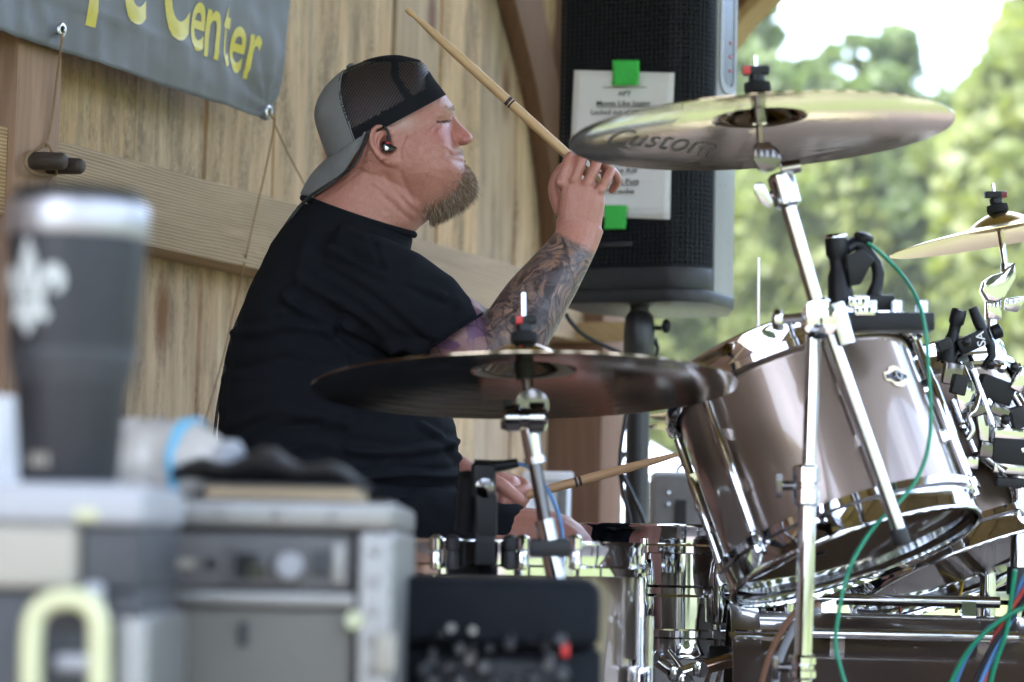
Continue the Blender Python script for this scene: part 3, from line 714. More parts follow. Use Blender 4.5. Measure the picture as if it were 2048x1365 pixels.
def make_tree(seed, H, W, mat, low=0.12, dens=1.0):
    rg = np.random.default_rng(seed); rd = random.Random(seed)
    root = thing('tree', 'tree', 'tree', (0, 0, 0))
    tm = MB(); tm.tube([Vector((0, 0, -0.2)), Vector((rd.uniform(-.2, .2), rd.uniform(-.2, .2), H * 0.3)), Vector((rd.uniform(-.5, .5), rd.uniform(-.5, .5), H * 0.65)), Vector((rd.uniform(-.6, .6), rd.uniform(-.6, .6), H * 0.93))], [H * 0.022, H * 0.016, H * 0.009, H * 0.003], 8)
    blobs = []
    nl = 40
    for i in range(nl):
        f = low + (0.98 - low) * (i + rd.random()) / nl; a = rd.uniform(0, 2 * math.pi)
        rad = W * (math.sin(math.pi * min(1, (f - low) / (1 - low) * 0.8 + 0.16)) ** 0.8) * rd.uniform(0.45, 1.0)
        tip = Vector((math.cos(a) * rad, math.sin(a) * rad, H * f + rd.uniform(-0.3, 0.6)))
        st_ = Vector((0, 0, max(H * 0.1, H * f - rad * 0.5))); mid = st_.lerp(tip, 0.55) + UPV * 0.1 * rad
        tm.tube([st_, mid, tip], [H * 0.006, H * 0.004, H * 0.0015], 5)
        for k_ in range(6):
            f2 = rd.uniform(0.45, 1.05); c = st_.lerp(tip, f2) + Vector((rd.uniform(-1, 1), rd.uniform(-1, 1), rd.uniform(-0.6, 0.8))) * (0.16 * W + 0.5)
            blobs.append((c, rd.uniform(0.4, 1.1) * (0.13 * W + 0.25)))
    tm.build('trunk', M['bark'], root)
    P_, T_ = [], []
    for c, r_ in blobs:
        n = int(150 * dens * (r_ ** 2) / 0.7) + 24
        d = rg.normal(size=(n, 3)); d /= np.linalg.norm(d, axis=1)[:, None]; rr = r_ * rg.random(n) ** 0.42
        P_.append(np.array(c) + d * rr[:, None] * [1, 1, 0.8]); T_.append(np.clip(rg.random() * 0.5 + rg.random(n) * 0.5, 0, 1))
    nf = int(9000 * dens); d = rg.normal(size=(nf, 3)); d /= np.linalg.norm(d, axis=1)[:, None]; rr = rg.random(nf) ** 0.36
    P_.append(d * rr[:, None] * [W * 0.86, W * 0.86, H * (1 - low) * 0.46] + [0, 0, H * (low + (1 - low) * 0.5)]); T_.append(rg.random(nf))
    pts = np.concatenate(P_); tone = np.concatenate(T_); n = len(pts)
    u = rg.normal(size=(n, 3)); u /= np.linalg.norm(u, axis=1)[:, None]; w = rg.normal(size=(n, 3)); w = np.cross(u, w); w /= np.linalg.norm(w, axis=1)[:, None]
    sz = (0.20 + 0.22 * rg.random(n))[:, None]
    V = np.stack([pts - u * sz, pts + w * sz * 0.55 - u * sz * 0.1, pts + u * sz, pts - w * sz * 0.55 - u * sz * 0.1], 1).reshape(-1, 3)
    me = bpy.data.meshes.new('crown'); me.from_pydata(V.tolist(), [], (np.arange(n * 4).reshape(-1, 4)).tolist()); me.materials.append(mat)
    at = me.attributes.new('tone', 'FLOAT', 'FACE'); at.data.foreach_set('value', tone.astype(np.float32)); me.update()
    c = link('crown', me, root); return root
t0_ = [make_tree(11, 21, 5.2, M['leaf_a']), make_tree(12, 24, 5.8, M['leaf_b'], 0.06), make_tree(13, 17, 5.0, M['leaf_a'], 0.05), make_tree(14, 20, 3.2, M['leaf_b'], 0.1, 0.55)]
spots = [(22.4, 92, 2, 1.5, 'broad bright green tree filling the far right edge'), (16.2, 100, 1, 0.97, 'slim airy tree under the sky gap right of centre'), (11.6, 97, 0, 0.93, 'light green tree behind the tall upper cymbal'),
         (19.2, 101, 1, 0.90, 'darker green tree behind the far right cymbal'), (10.0, 104, 3, 1.28, 'tall thin tree beside the upper right of the loudspeaker'), (6.4, 98, 2, 0.95, 'bushy green tree seen low beside the speaker pole'),
         (13.4, 106, 3, 1.18, 'thin airy tree against the sky right of the upper cymbal'), (13.6, 90, 2, 0.62, 'low bushy tree between the speaker and the right cymbal'), (17.6, 112, 0, 0.92, 'pale tree standing behind the slim tree at the right'), (12.2, 114, 1, 0.72, 'dark tree far behind the upper cymbal'), (7.4, 112, 0, 0.9, 'far tree showing just right of the loudspeaker'), (21.0, 114, 1, 0.98, 'tall dark tree rising at the right picture edge'), (15.0, 118, 2, 0.95, 'round far tree low behind the tom microphone'), (27.5, 97, 0, 1.2, ''), (3.0, 104, 1, 0.9, ''), (35, 92, 1, 1.0, ''), (42, 84, 0, 1.0, ''), (47, 76, 2, 1.1, ''), (51, 66, 1, 0.95, ''), (54, 57, 0, 1.0, ''), (56, 47, 2, 1.1, ''),
         (57, 37, 1, 1.0, ''), (58, 28, 0, 1.0, ''), (58, 18, 2, 1.1, ''), (57, 8, 1, 1.0, ''), (55, -2, 0, 0.9, ''), (52, -14, 2, 1.1, ''), (46, -28, 1, 1.0, ''), (38, -40, 0, 1.0, ''), (28, -50, 2, 1.1, ''), (17, -56, 1, 0.95, ''), (6, -60, 0, 1.0, ''), (-6, -62, 2, 1.1, ''), (-18, -60, 1, 1.0, '')]
used = set()
for i, (x, y, v, sc_, lab) in enumerate(spots):
    src = t0_[v]
    if v in used: o = copy_tree(src)
    else: o = src; used.add(v)
    o.location = (x, y, GZ); o.scale = (sc_, sc_, sc_); o.rotation_euler = (0, 0, i * 1.7)
    o['label'] = lab or 'leafy tree in the line round the field outside the picture'
    o['group'] = 'trees along the far edge of the field' if lab else 'trees outside the picture'

# ---- the summer air over the field
hz_ = MB(); hz_.box((0, 0, 18.0), (1830, 1830, 39.8)); t = NT('haze_air')
pv = t.n('VolumePrincipled', {'Color': (0.92, 0.95, 1.0, 1), 'Density': 0.00024, 'Anisotropy': 0.0}); t.t.links.new(pv.outputs[0], t.out.inputs['Volume'])
tag(hz_.build('haze', t.m, smooth=0), 'pale summer haze over the field', kind='stuff')
# ================================================================== drum kit
def lacquer():
    t = NT('bronze_lacquer'); v = t.obj()
    sp_ = t.noise(v, 1400, 2); c = t.mix(sp_, (0.175, 0.128, 0.098), (0.30, 0.232, 0.185))
    return t.pbr(c, 0.30, 0.55, None, **{'Coat Weight': 1.0, 'Coat Roughness': 0.04})
M['lacquer'] = lacquer()
M['shell_in'] = simple('maple_inside', (0.62, 0.46, 0.31), 0.6, var=0.2, vscale=30)
def cymbal_mat(name, c0, c1, rough=0.16):
    t = NT(name); g = t.attr('g'); sx = t.n('SeparateXYZ', {'Vector': g})
    ring = t.noise(t.n('CombineXYZ', {'X': sx.outputs['X'], 'Y': 0.0, 'Z': 0.0}).outputs[0], 420, 3, 0.7)
    ham = t.noise(t.n('CombineXYZ', {'X': t.math('MULTIPLY', sx.outputs['X'], 30), 'Y': sx.outputs['Y'], 'Z': 0.0}).outputs[0], 3.0, 2)
    sm_ = t.noise(t.obj(), 9, 5, 0.7)
    c = t.mix(ring, c0, c1); c = t.mix(t.ramp(sm_, [(0.5, t.g(0)), (0.75, t.g(0.35))]), c, tuple(k * 0.5 for k in c0))
    rg_ = t.math('ADD', t.math('MULTIPLY', sm_, 0.10), rough - 0.04)
    b1 = t.bump(ring, 0.05, 0.0012); b2 = t.bump(ham, 0.05, 0.004, b1)
    return t.pbr(c, rg_, 1.0, b2, Anisotropic=0.5)
M['cymbal'] = cymbal_mat('brilliant_bronze', (0.20, 0.145, 0.078), (0.33, 0.25, 0.15), 0.06)
M['cymbal_warm'] = cymbal_mat('warm_bronze', (0.30, 0.232, 0.15), (0.47, 0.375, 0.26), 0.08)
M['cymbal_gold'] = cymbal_mat('lathed_bronze', (0.72, 0.56, 0.26), (0.86, 0.72, 0.40), 0.22)
def film(name, tint, a=0.14, rough=0.06):
    t = NT(name); tr = t.n('BsdfTransparent', {'Color': tint}); gl_ = t.n('BsdfGlossy', {'Color': (0.9, 0.9, 0.9, 1), 'Roughness': rough})
    df = t.n('BsdfDiffuse', {'Color': (0.6, 0.58, 0.55, 1)}); fr = t.n('Fresnel', {'IOR': 1.45})
    m1 = t.n('MixShader', {'Fac': a}); t.t.links.new(tr.outputs[0], m1.inputs[1]); t.t.links.new(df.outputs[0], m1.inputs[2])
    m2 = t.n('MixShader', {'Fac': fr.outputs[0]}); t.t.links.new(m1.outputs[0], m2.inputs[1]); t.t.links.new(gl_.outputs[0], m2.inputs[2])
    t.t.links.new(m2.outputs[0], t.out.inputs['Surface']); return t.m
M['clear_head'] = film('clear_head', (0.93, 0.92, 0.9, 1), 0.05)
def coated():
    t = NT('coated_head'); d = t.n('BsdfPrincipled', {'Base Color': (0.72, 0.71, 0.68, 1), 'Roughness': 0.55}); tr = t.n('BsdfTranslucent', {'Color': (0.8, 0.78, 0.74, 1)})
    mxn = t.n('MixShader', {'Fac': 0.5}); t.t.links.new(d.outputs[0], mxn.inputs[1]); t.t.links.new(tr.outputs[0], mxn.inputs[2]); t.t.links.new(mxn.outputs[0], t.out.inputs['Surface']); return t.m
M['coated_head'] = coated()
M['clear_tube'] = film('clear_plastic', (0.92, 0.93, 0.95, 1), 0.25)

def ring_pt(c, e1, e2, r, a): return c + e1 * (r * math.cos(a)) + e2 * (r * math.sin(a))

def drum(root, c0, axis, e1, e2, rad, length, nlug, lug0, hoop_h=0.042, shell_mat='lacquer', top='coated_head', bot='clear_head', hoop_mat='chrome', lug_mat='chrome', tube=True, thick=0.008):
    """c0: centre of the bearing edge at the 'down' end; axis points from there to the batter end."""
    a_ = Vector(axis).normalized(); top_c = c0 + a_ * length
    m = MB(); m.lathe([(rad, 0), (rad, length), (rad - thick, length), (rad - thick, 0)], c0, a_, 72, closed=True)
    sh = m.build('shell', M[shell_mat], root, smooth=50)
    m = MB(); m.lathe([(rad - thick - 0.0008, 0.001), (rad - thick - 0.0008, length - 0.001)], c0, a_, 64); m.build('shell_lining', M['shell_in'], root)
    for nm, cc, ax, mt in (('bottom_hoop', c0, -a_, hoop_mat), ('top_hoop', top_c, a_, hoop_mat)):
        r0 = rad + 0.004
        m = MB(); m.lathe([(r0, -0.022), (r0 + 0.0025, -0.026), (r0 + 0.012, -0.024), (r0 + 0.0125, -0.014), (r0 + 0.0055, -0.011), (r0 + 0.0055, 0.012), (r0 + 0.0075, 0.016), (r0 + 0.0065, 0.0195), (r0 + 0.001, 0.0195), (r0 - 0.0005, 0.012)], cc, ax, 72, closed=True)
        m.build(nm, M[hoop_mat], root, smooth=50)
    m = MB(); m.lathe([(0.0005, 0.0035), (rad * 0.5, 0.0035), (rad - 0.004, 0.0035), (rad + 0.0005, 0.001), (rad + 0.0025, -0.006)], c0, -a_, 64); m.build('bottom_head', M[bot], root)
    m = MB(); m.lathe([(0.0005, 0.0035), (rad * 0.5, 0.0035), (rad - 0.004, 0.0035), (rad + 0.0005, 0.001), (rad + 0.0025, -0.006)], top_c, a_, 64); m.build('top_head', M[top], root)
    for k_ in range(nlug):
        an = lug0 + 2 * math.pi * k_ / nlug; d = (e1 * math.cos(an) + e2 * math.sin(an)).normalized(); t = a_.cross(d)
        b = c0 + d * (rad + 0.012); m = MB()
        z0, z1 = 0.016, length - 0.016
        m.cyl(b + a_ * (z0 - 0.012), b + a_ * (z1 + 0.012), 0.0032, n=8)                                     # tension rods
        if tube:
            m.lathe([(0.0035, z0 + 0.012), (0.0062, z0 + 0.014), (0.0062, length * 0.34), (0.0075, length * 0.36), (0.0075, length * 0.64), (0.0062, length * 0.66), (0.0062, z1 - 0.014), (0.0035, z1 - 0.012)], b, a_, 12)
            for zz in (length * 0.36, length * 0.64): m.box(c0 + d * (rad + 0.005) + a_ * zz, (0.013, 0.012, 0.016), (d, t, a_))
        else:
            m.lathe([(0.0035, length * 0.2), (0.0075, length * 0.24), (0.011, length * 0.40), (0.0085, length * 0.5), (0.011, length * 0.6), (0.0075, length * 0.76), (0.0035, length * 0.8)], b, a_, 14)
            m.box(c0 + d * (rad + 0.004) + a_ * (length * 0.5), (0.014, 0.016, 0.05), (d, t, a_))
        for zz, sgn in ((0.016, -1), (length - 0.016, 1)):
            h = c0 + d * (rad + 0.0135) + a_ * zz
            m.box(h + a_ * (sgn * -0.002), (0.016, 0.02, 0.012), (d, t, a_)); m.cyl(h + a_ * sgn * 0.004, h + a_ * sgn * 0.014, 0.0048, n=8)
        m.build('lug', M[lug_mat], root, smooth=40)
    return sh

def plane_axes(dimg, toward):
    """unit axis (down end) from its direction in the picture (right, down) and its sine towards the camera"""
    k_ = math.sqrt(1 - toward * toward); n_ = math.hypot(*dimg)
    return (CR * (dimg[0] / n_ * k_) - CU * (dimg[1] / n_ * k_) - _fw * toward).normalized()

# ---- rack tom, nearer
TY = 3.2
tA = P(1703, 1092, TY); dA = plane_axes((115, 357), 0.33); aA = -dA
e1A = (CR - aA * CR.dot(aA)).normalized(); e2A = aA.cross(e1A); e2A = e2A if e2A.dot(_fw) < 0 else -e2A
TL = 0.255
ta = thing('rack_tom', 'large bronze brown rack tom tilted towards the drummer, oval badge on its shell', 'drum', tA)
drum(ta, tA, aA, e1A, e2A, 0.163, TL, 6, R(22))
ph = R(40); d = e1A * math.sin(ph) + e2A * math.cos(ph); tt_ = aA.cross(d); bp = tA + aA * (TL * 0.665) + d * 0.1632
def curved_plate(root, poly, centre_t, phi0, r_, mat, name, c, a_, e1, e2, th=0.0015):
    m = MB(); n = len(poly)
    for rr in (r_, r_ + th):
        for x, y in poly:
            an = phi0 + x / r_; dd = e1 * math.sin(an) + e2 * math.cos(an); m.v.append(c + a_ * (centre_t + y) + dd * rr)
    m.f = [tuple(range(n, 2 * n))] + [(i, (i + 1) % n, n + (i + 1) % n, n + i) for i in range(n)]
    return m.build(name, mat, root, smooth=40)
badge = [(-0.024, 0.0), (-0.023, 0.006), (-0.015, 0.0075), (-0.010, 0.0135), (0, 0.0155), (0.010, 0.0135), (0.015, 0.0075), (0.023, 0.006), (0.024, 0.0), (0.023, -0.006), (0.015, -0.0075), (0.010, -0.0135), (0, -0.0155), (-0.010, -0.0135), (-0.015, -0.0075), (-0.023, -0.006)]
M['badge_gold'] = simple('badge_gold', (0.62, 0.52, 0.36), 0.3, 0.9); M['badge_dark'] = simple('badge_dark', (0.05, 0.06, 0.08), 0.3, 0.4)
bd_ = curved_plate(ta, badge, TL * 0.665, ph, 0.1632, M['badge_gold'], 'badge', tA, aA, e1A, e2A)
curved_plate(ta, [(x * 0.86, y * 0.42) for x, y in badge], TL * 0.665, ph, 0.1642, M['badge_dark'], 'badge_band', tA, aA, e1A, e2A)
m = MB(); m.lathe([(0.003, 0.0), (0.0035, 0.003), (0.007, 0.003), (0.008, 0.0)], bp + d * 0.002, d, 18); m.build('vent', M['chrome_soft'], ta)
m = MB(); m.cyl(bp + d * 0.003, bp + d * 0.0036, 0.0034, n=12); m.build('vent_hole', M['rubber'], ta)
m = MB(); m.ell(tA + e1A * -0.045 + e2A * 0.02 + dA * 0.002, (0.008, 0.008, 0.003), (e1A, e2A, aA), 14, 6); m.build('felt_dot', M['rubber'], ta)

# ---- rack tom, farther and to the right
TBY = 3.62
tB = P(1925, 1128, TBY); dB = plane_axes((118, 340), 0.34); aB = -dB
e1B = (CR - aB * CR.dot(aB)).normalized(); e2B = aB.cross(e1B); e2B = e2B if e2B.dot(_fw) < 0 else -e2B
tb = thing('rack_tom', 'smaller rack tom half hidden at the right edge behind the large tom', 'drum', tB)
drum(tb, tB, aB, e1B, e2B, 0.172, 0.27, 6, R(10))
M['label_grey'] = simple('hoop_sticker', (0.45, 0.45, 0.44), 0.6)
for ang, w in ((R(238), 0.05), (R(292), 0.035)):
    c = ring_pt(tB + dB * 0.004, e1B, e2B, 0.1728 + 0.0025, ang)
    
# ---- mount plate and microphone on the near tom
mt = thing('tom_mount', 'flat black mounting bar across the top of the large rack tom', 'bracket', P(1775, 645, TY - 0.12))
c = P(1774, 646, TY - 0.14); ax_ = (P(1860, 647, TY - 0.14) - P(1688, 646, TY - 0.14)).normalized()
m = MB(); m.box(c, (0.112, 0.05, 0.0225), (ax_, Vector((0, 1, 0)), ax_.cross(Vector((0, 1, 0))) * -1)); m.build('bar', M['plastic'], mt, bevel=0.002)
for dx in (-0.02, 0.012, 0.045):
    m = MB(); m.cyl(c + ax_ * dx + UPV * 0.008, c + ax_ * dx + UPV * 0.028, 0.009, n=12); m.build('bolt', M['chrome_soft'], mt, smooth=40)
for px, py in ((1716, 605), (1728, 622)):
    q_ = P(px, py, TY - 0.16); m = MB(); m.box(q_, (0.026, 0.02, 0.014), (ax_, Vector((0, 1, 0)), UPV)); m.build('block', M['chrome'], mt, bevel=0.002)
MY = TY - 0.13
mc = thing('tom_microphone', 'black clip-on microphone standing on the large rack tom rim', 'microphone', P(1680, 600, MY))
def tilt_path(*pts): return [P(x, y, Y) for x, y, Y in pts]
a, b = P(1671, 472, MY), P(1683, 612, MY); ax_m = (b - a).normalized(); L = (b - a).length
m = MB(); m.lathe([(0.0135, 0), (0.0142, 0.002), (0.0142, 0.024), (0.0105, 0.030), (0.0105, 0.042), (0.0145, 0.052), (0.0165, 0.075), (0.0165, L)], a, ax_m, 28, caps=True); m.build('body', M['plastic'], mc, smooth=40)
m = MB(); m.lathe([(0.0138, -0.0012), (0.0145, 0.0), (0.0145, 0.004)], a, ax_m, 28, caps=True); m.build('cap_ring', M['chrome_soft'], mc)
m = MB(); m.tube(tilt_path((1690, 500, MY), (1706, 488, MY + .01), (1724, 492, MY + .01), (1738, 512, MY + .01), (1752, 528, MY + .01), (1757, 548, MY + .01), (1755, 568, MY + .01), (1748, 588, MY + .01), (1752, 606, MY + .01)), [0.008, 0.009, 0.010, 0.009, 0.008, 0.008, 0.008, 0.010, 0.014], 10); m.build('clip_arm', M['plastic'], mc, smooth=60)
m = MB(); m.prism([(-0.014, 0.004), (0.005, 0.014), (0.021, 0.0), (0.004, -0.032), (-0.010, -0.034)], P(1712, 520, MY - .004), CR, CU, 0.016); m.build('clip_plate', M['plastic'], mc, bevel=0.002)
m = MB(); m.lathe([(0.004, -0.006), (0.012, -0.005), (0.0135, 0.0), (0.012, 0.004), (0.005, 0.007)], P(1728, 476, MY + .01), (CU * 0.9 + CR * 0.3), 20, caps=True); m.build('knob', M['plastic'], mc)
m = MB(); m.box(P(1752, 606, MY + 0.01), (0.045, 0.03, 0.02), (CR, _fw, CU)); m.build('clamp', M['plastic'], mc, bevel=0.004)
M['green_cable'] = simple('green_cable', (0.02, 0.24, 0.13), 0.4)
gy = TY - 0.20
gc = MB(); gc.tube(catmull(tilt_path((1735, 486, MY), (1760, 505, MY), (1800, 545, MY), (1832, 595, MY - .05), (1850, 655, gy), (1857, 740, gy), (1862, 830, gy), (1855, 900, gy), (1835, 955, gy), (1802, 1000, gy - .02), (1752, 1050, gy - .06), (1712, 1110, gy - .08), (1690, 1165, gy - .08), (1677, 1230, gy - .08), (1671, 1290, gy - .08), (1682, 1340, gy - .08), (1700, 1400, gy - .08)), 10), 0.0026, 8)
tag(gc.build('microphone_cable', M['green_cable'], smooth=180), 'thin green cable hanging in a loop from the tom microphone', 'cable')

# ---- second tom microphone with painted letters
m2 = thing('tom_microphone', 'angled black microphone with white painted letters on the far tom rim', 'microphone', P(1950, 720, TBY - .1))
my2 = TBY - 0.1
a, b = P(1918, 622, my2), P(1893, 725, my2); ax_m = (b - a).normalized(); L = (b - a).length
m = MB(); m.lathe([(0.010, 0), (0.0115, 0.002), (0.0115, 0.018), (0.0085, 0.022), (0.0085, 0.034), (0.0125, 0.05), (0.014, L)], a, ax_m, 24, caps=True); m.build('body', M['plastic'], m2, smooth=40)
m = MB(); m.cyl(a - ax_m * 0.0015, a + ax_m * 0.003, 0.0108, n=20); m.build('cap_ring', M['black_nickel'], m2)
cdir = (P(1972, 668, my2) - P(1924, 690, my2)).normalized(); cup_ = cdir.cross(_fw); cup_ = cup_ if cup_.z > 0 else -cup_
m = MB(); m.box(P(1945, 684, my2 - 0.01), (0.046, 0.02, 0.024), (cdir, _fw, cup_)); m.build('clip_block', M['plastic'], m2, bevel=0.004)
vs_, fs = text_geo('SA', 1.0, offset=0.02); xs = [v[0] for v in vs_]; x0, x1 = min(xs), max(xs); m = MB(); k_ = 0.022 / (x1 - x0)
tdir = (cdir * 0.25 + cup_ * 0.97).normalized(); tup = -(cdir * 0.97 - cup_ * 0.25)
m.add([P(1961, 678, my2 - 0.0215) + tdir * ((x - (x0 + x1) / 2) * k_) + tup * ((y - 0.35) * k_ * 0.9) for x, y in vs_], fs); m.build('painted_letters', M['paper'], m2, smooth=0, fix=False)
m = MB(); m.tube(tilt_path((1945, 616, my2), (1955, 640, my2), (1968, 668, my2), (1982, 695, my2), (1984, 712, my2), (1975, 726, my2), (1968, 738, my2)), [0.007, 0.0085, 0.0085, 0.007, 0.006, 0.006, 0.006], 10); m.build('clip_arm', M['plastic'], m2, smooth=60)
m = MB(); m.lathe([(0.008, -0.008), (0.011, -0.006), (0.011, 0.006), (0.008, 0.008)], P(1993, 664, my2), CR * 0.9 + CU * 0.35, 18, caps=True); m.build('knob', M['plastic'], m2)
# clear sleeves over two tension rods, and the chrome/black tom holder
for i, (p, q_) in enumerate((((1932, 716), (1952, 765)), ((1992, 760), (2018, 815)))):
    m = MB(); m.cyl(P(*p, my2 + 0.02), P(*q_, my2 + 0.02), 0.0065, n=14); o = m.build('rod_sleeve', M['clear_tube'], tb)
th_ = thing('tom_holder', 'chrome and black clamp hardware between the two rack toms', 'clamp', P(1970, 860, TBY - 0.2))
hy = TBY - 0.17
def lump(name, mat, px, py, w, h, dpt, Y=hy, rot=0.0, bev=0.003):
    u = CR * math.cos(rot) - CU * math.sin(rot); v = CR * math.sin(rot) + CU * math.cos(rot); m = MB()
    m.box(P(px, py, Y), (w * PX(Y), dpt, h * PX(Y)), (u, _fw, v)); return m.build(name, mat, th_, bevel=bev, segs=3)
lump('plate', M['chrome'], 1932, 795, 42, 62, 0.02, rot=R(-12)); lump('plate', M['black_nickel'], 1905, 748, 40, 46, 0.02, rot=R(10)); lump('plate', M['chrome_soft'], 1968, 862, 26, 90, 0.018, rot=R(-8))
lump('jaw', M['plastic'], 1990, 780, 70, 46, 0.035, rot=R(20)); lump('jaw', M['plastic'], 2012, 905, 66, 58, 0.05, rot=R(4)); lump('jaw', M['chrome'], 2018, 868, 72, 26, 0.05, rot=R(4)); lump('band', M['chrome_soft'], 2022, 938, 84, 22, 0.05, rot=R(6))
for (px_, py_, w_, h_, rt_, mt_) in ((1918, 770, 30, 40, 14, 'rubber'), (1952, 818, 34, 30, -20, 'black_nickel'), (1975, 900, 36, 34, 10, 'black_nickel'), (2036, 835, 30, 44, -15, 'rubber'), (1998, 822, 40, 24, 25, 'black_nickel'), (1888, 690, 30, 22, -20, 'rubber'), (1940, 925, 30, 26, 5, 'chrome'), (2040, 760, 26, 50, 30, 'chrome'), (1900, 850, 18, 60, -18, 'black_nickel'), (2020, 965, 60, 18, 3, 'rubber')):
    lump('fitting', M[mt_], px_, py_, w_, h_, 0.022, hy - 0.012, R(rt_))
for (x0, y0, x1, y1, rd, mt_) in ((1945, 740, 1985, 850, 8, 'chrome'), (1975, 800, 2048, 905, 9, 'chrome'), (1905, 800, 1950, 905, 7, 'chrome'), (1960, 905, 2010, 945, 12, 'chrome_soft'), (2030, 790, 2060, 840, 10, 'chrome'), (1985, 838, 1990, 900, 6, 'chrome')):
    m = MB(); m.cyl(P(x0, y0, hy - 0.01), P(x1, y1, hy - 0.02), rd * PX(hy), n=14); m.build('rod', M[mt_], th_, smooth=40)
m = MB(); m.tube(catmull(tilt_path((1958, 790, hy - .02), (1950, 820, hy - .03), (1938, 835, hy - .03), (1945, 860, hy - .03), (1935, 880, hy - .03)), 5), 0.0045, 8); m.build('wing', M['chrome'], th_, smooth=60)
for px, py in ((1932, 690), (2003, 742), (2028, 740), (1925, 860), (1980, 735), (2010, 845)):
    m = MB(); m.lathe([(0.003, 0), (0.0065, 0.001), (0.0065, 0.009), (0.003, 0.012)], P(px, py, hy - 0.02), -_fw * 0.5 + CU * 0.6, 12, caps=True); m.build('bolt', M['chrome' if px % 2 else 'rubber'], th_, smooth=40)
m = MB(); m.cyl(P(2040, 945, hy + .02), P(2034, 1500, hy + .02), 0.0125, n=20); m.cyl(P(2041, 940, hy + .02), P(2040, 985, hy + .02), 0.016, n=20); m.build('post', M['chrome'], th_, smooth=40)
m = MB(); m.cyl(P(2036, 1135, hy + .02), P(2035, 1190, hy + .02), 0.0155, n=20); m.build('collar', M['rubber'], th_, smooth=40)

# ---- cymbals
def cymbal(name, label, tip_l, tip_r, Y, toward, mat, bell=0.22, up_dome=0.055):
    L_, R_ = P(*tip_l, Y), P(*tip_r, Y); c = (L_ + R_) / 2; rad = (R_ - L_).length / 2; e1 = (R_ - L_).normalized()
    # plane normal: across e1, with its underside leaning to the camera by 'toward'
    nrm = (UPV - e1 * UPV.dot(e1)).normalized(); e2 = nrm.cross(e1).normalized()
    nrm = (nrm * math.cos(toward) + e2 * math.sin(toward)).normalized()
    if False: pass
    root = thing(name, label, 'cymbal', c); m = MB(); pr = []
    N = 26
    rb = rad * bell
    def hgt(r_):
        f = r_ / rad; z = -0.05 * rad * 1.5 * f * f - 0.02 * rad * f
        if r_ < rb * 1.15: t_ = min(1, r_ / (rb * 1.08)); z += up_dome * rad * 2.2 * (math.cos(t_ * math.pi / 2) ** 0.75 if t_ < 1 else 0)
        return z
    rs = [0.0055] + [rb * k_ / 9 for k_ in range(1, 11)] + [lerp(rb * 1.18, rad, (k_ / 16)) for k_ in range(17)]
    prof = [(r_, hgt(r_)) for r_ in rs]; z_mid = prof[-1][1]
    prof = [(r_, z - z_mid) for r_, z in prof]; back = [(r_, z + 0.0012) for r_, z in prof][::-1]
    u, v, a_ = frame_from(nrm)
    m.lathe(prof + back, c, nrm, 96, closed=True)
    def gf(p):
        dv = p - c; h = dv.dot(nrm); w = dv - nrm * h; return (w.length, math.atan2(w.dot(v), w.dot(u)), h)
    o = m.build('plate', mat, root, smooth=60, gfun=gf)
    top = c + nrm * (prof[0][1])
    return root, c, nrm, e1, rad, top, (lambda r_: np.interp(r_, [p_[0] for p_ in prof], [p_[1] for p_ in prof]))

cyU, cU, nU, eU, rU, topU, hU = cymbal('crash_cymbal', 'big raised crash cymbal with brushed script lettering underneath', (1137, 288), (1904, 249), 2.95, R(1.6), M['cymbal'])
cyF, cF, nF, eF, rF, topF, hF = cymbal('crash_cymbal', 'dark crash cymbal across the middle in front of the drummer', (623, 781), (1475, 774), 2.92, R(5.2), M['cymbal_warm'])
cyR, cRr, nR, eR, rR, topR, hR = cymbal('splash_cymbal', 'golden cymbal cut by the right picture edge', (1782, 511), (2228, 437), 3.75, R(-0.6), M['cymbal_gold'], 0.27)
cyH, cH, nH, eH, rH, topH, hH = cymbal('hi_hat_cymbal', 'hi-hat cymbal edge showing left of the large rack tom', (1298, 833), (1735, 836), 4.25, R(1.0), M['cymbal_gold'])

# script lettering under the raised crash
vs_, fs = text_geo('Custom', 1.0, shear=0.55, offset=-0.004, res=4); xs = [v[0] for v in vs_]; x0, x1 = min(xs), max(xs)
bm = bmesh.new(); bv = [bm.verts.new((x, y, 0)) for x, y in vs_]
for f in fs:
    try: bm.faces.new([bv[i] for i in f])
    except ValueError: pass
bmesh.ops.triangulate(bm, faces=bm.faces); bmesh.ops.subdivide_edges(bm, edges=[e for e in bm.edges if e.calc_length() > 0.12], cuts=1); bmesh.ops.triangulate(bm, faces=bm.faces); bm.verts.index_update()
e2U = nU.cross(eU).normalized()              # away from the camera
if e2U.y < 0: e2U = -e2U
def under(px, py):                            # a pixel on the cymbal's underside plane
    r_ = P(px, py, 1.0) - CAM; t_ = (cU - CAM).dot(nU) / r_.dot(nU); w = CAM + r_ * t_ - cU; return w.dot(eU), w.dot(e2U)
ax0, ay0 = under(1222, 300); ax1, ay1 = under(1428, 322); bx_, by_ = under(1325, 285); 
m = MB()
for v in bm.verts:
    u = (v.co.x - x0) / (x1 - x0); w = (v.co.y) / 0.72
    tx, ty = under(1216 + 214 * u + 6 * w, lerp(300, 328, u) - w * 27)
    r_ = math.hypot(tx, ty); m.v.append(cU + eU * tx + e2U * ty + nU * (float(hU(r_)) - 0.0007))
m.f = [tuple(v.index for v in f.verts) for f in bm.faces]; bm.free()
# a swash in front of the first letter
sw = [(-0.20, 0.15), (-0.02, 0.34), (0.13, 0.3), (0.02, 0.22), (-0.2, 0.15)]
M['etched'] = simple('etched_script', (0.075, 0.065, 0.05), 0.35, 0.4)
m.build('script_letters', M['etched'], cyU, smooth=0, fix=False)

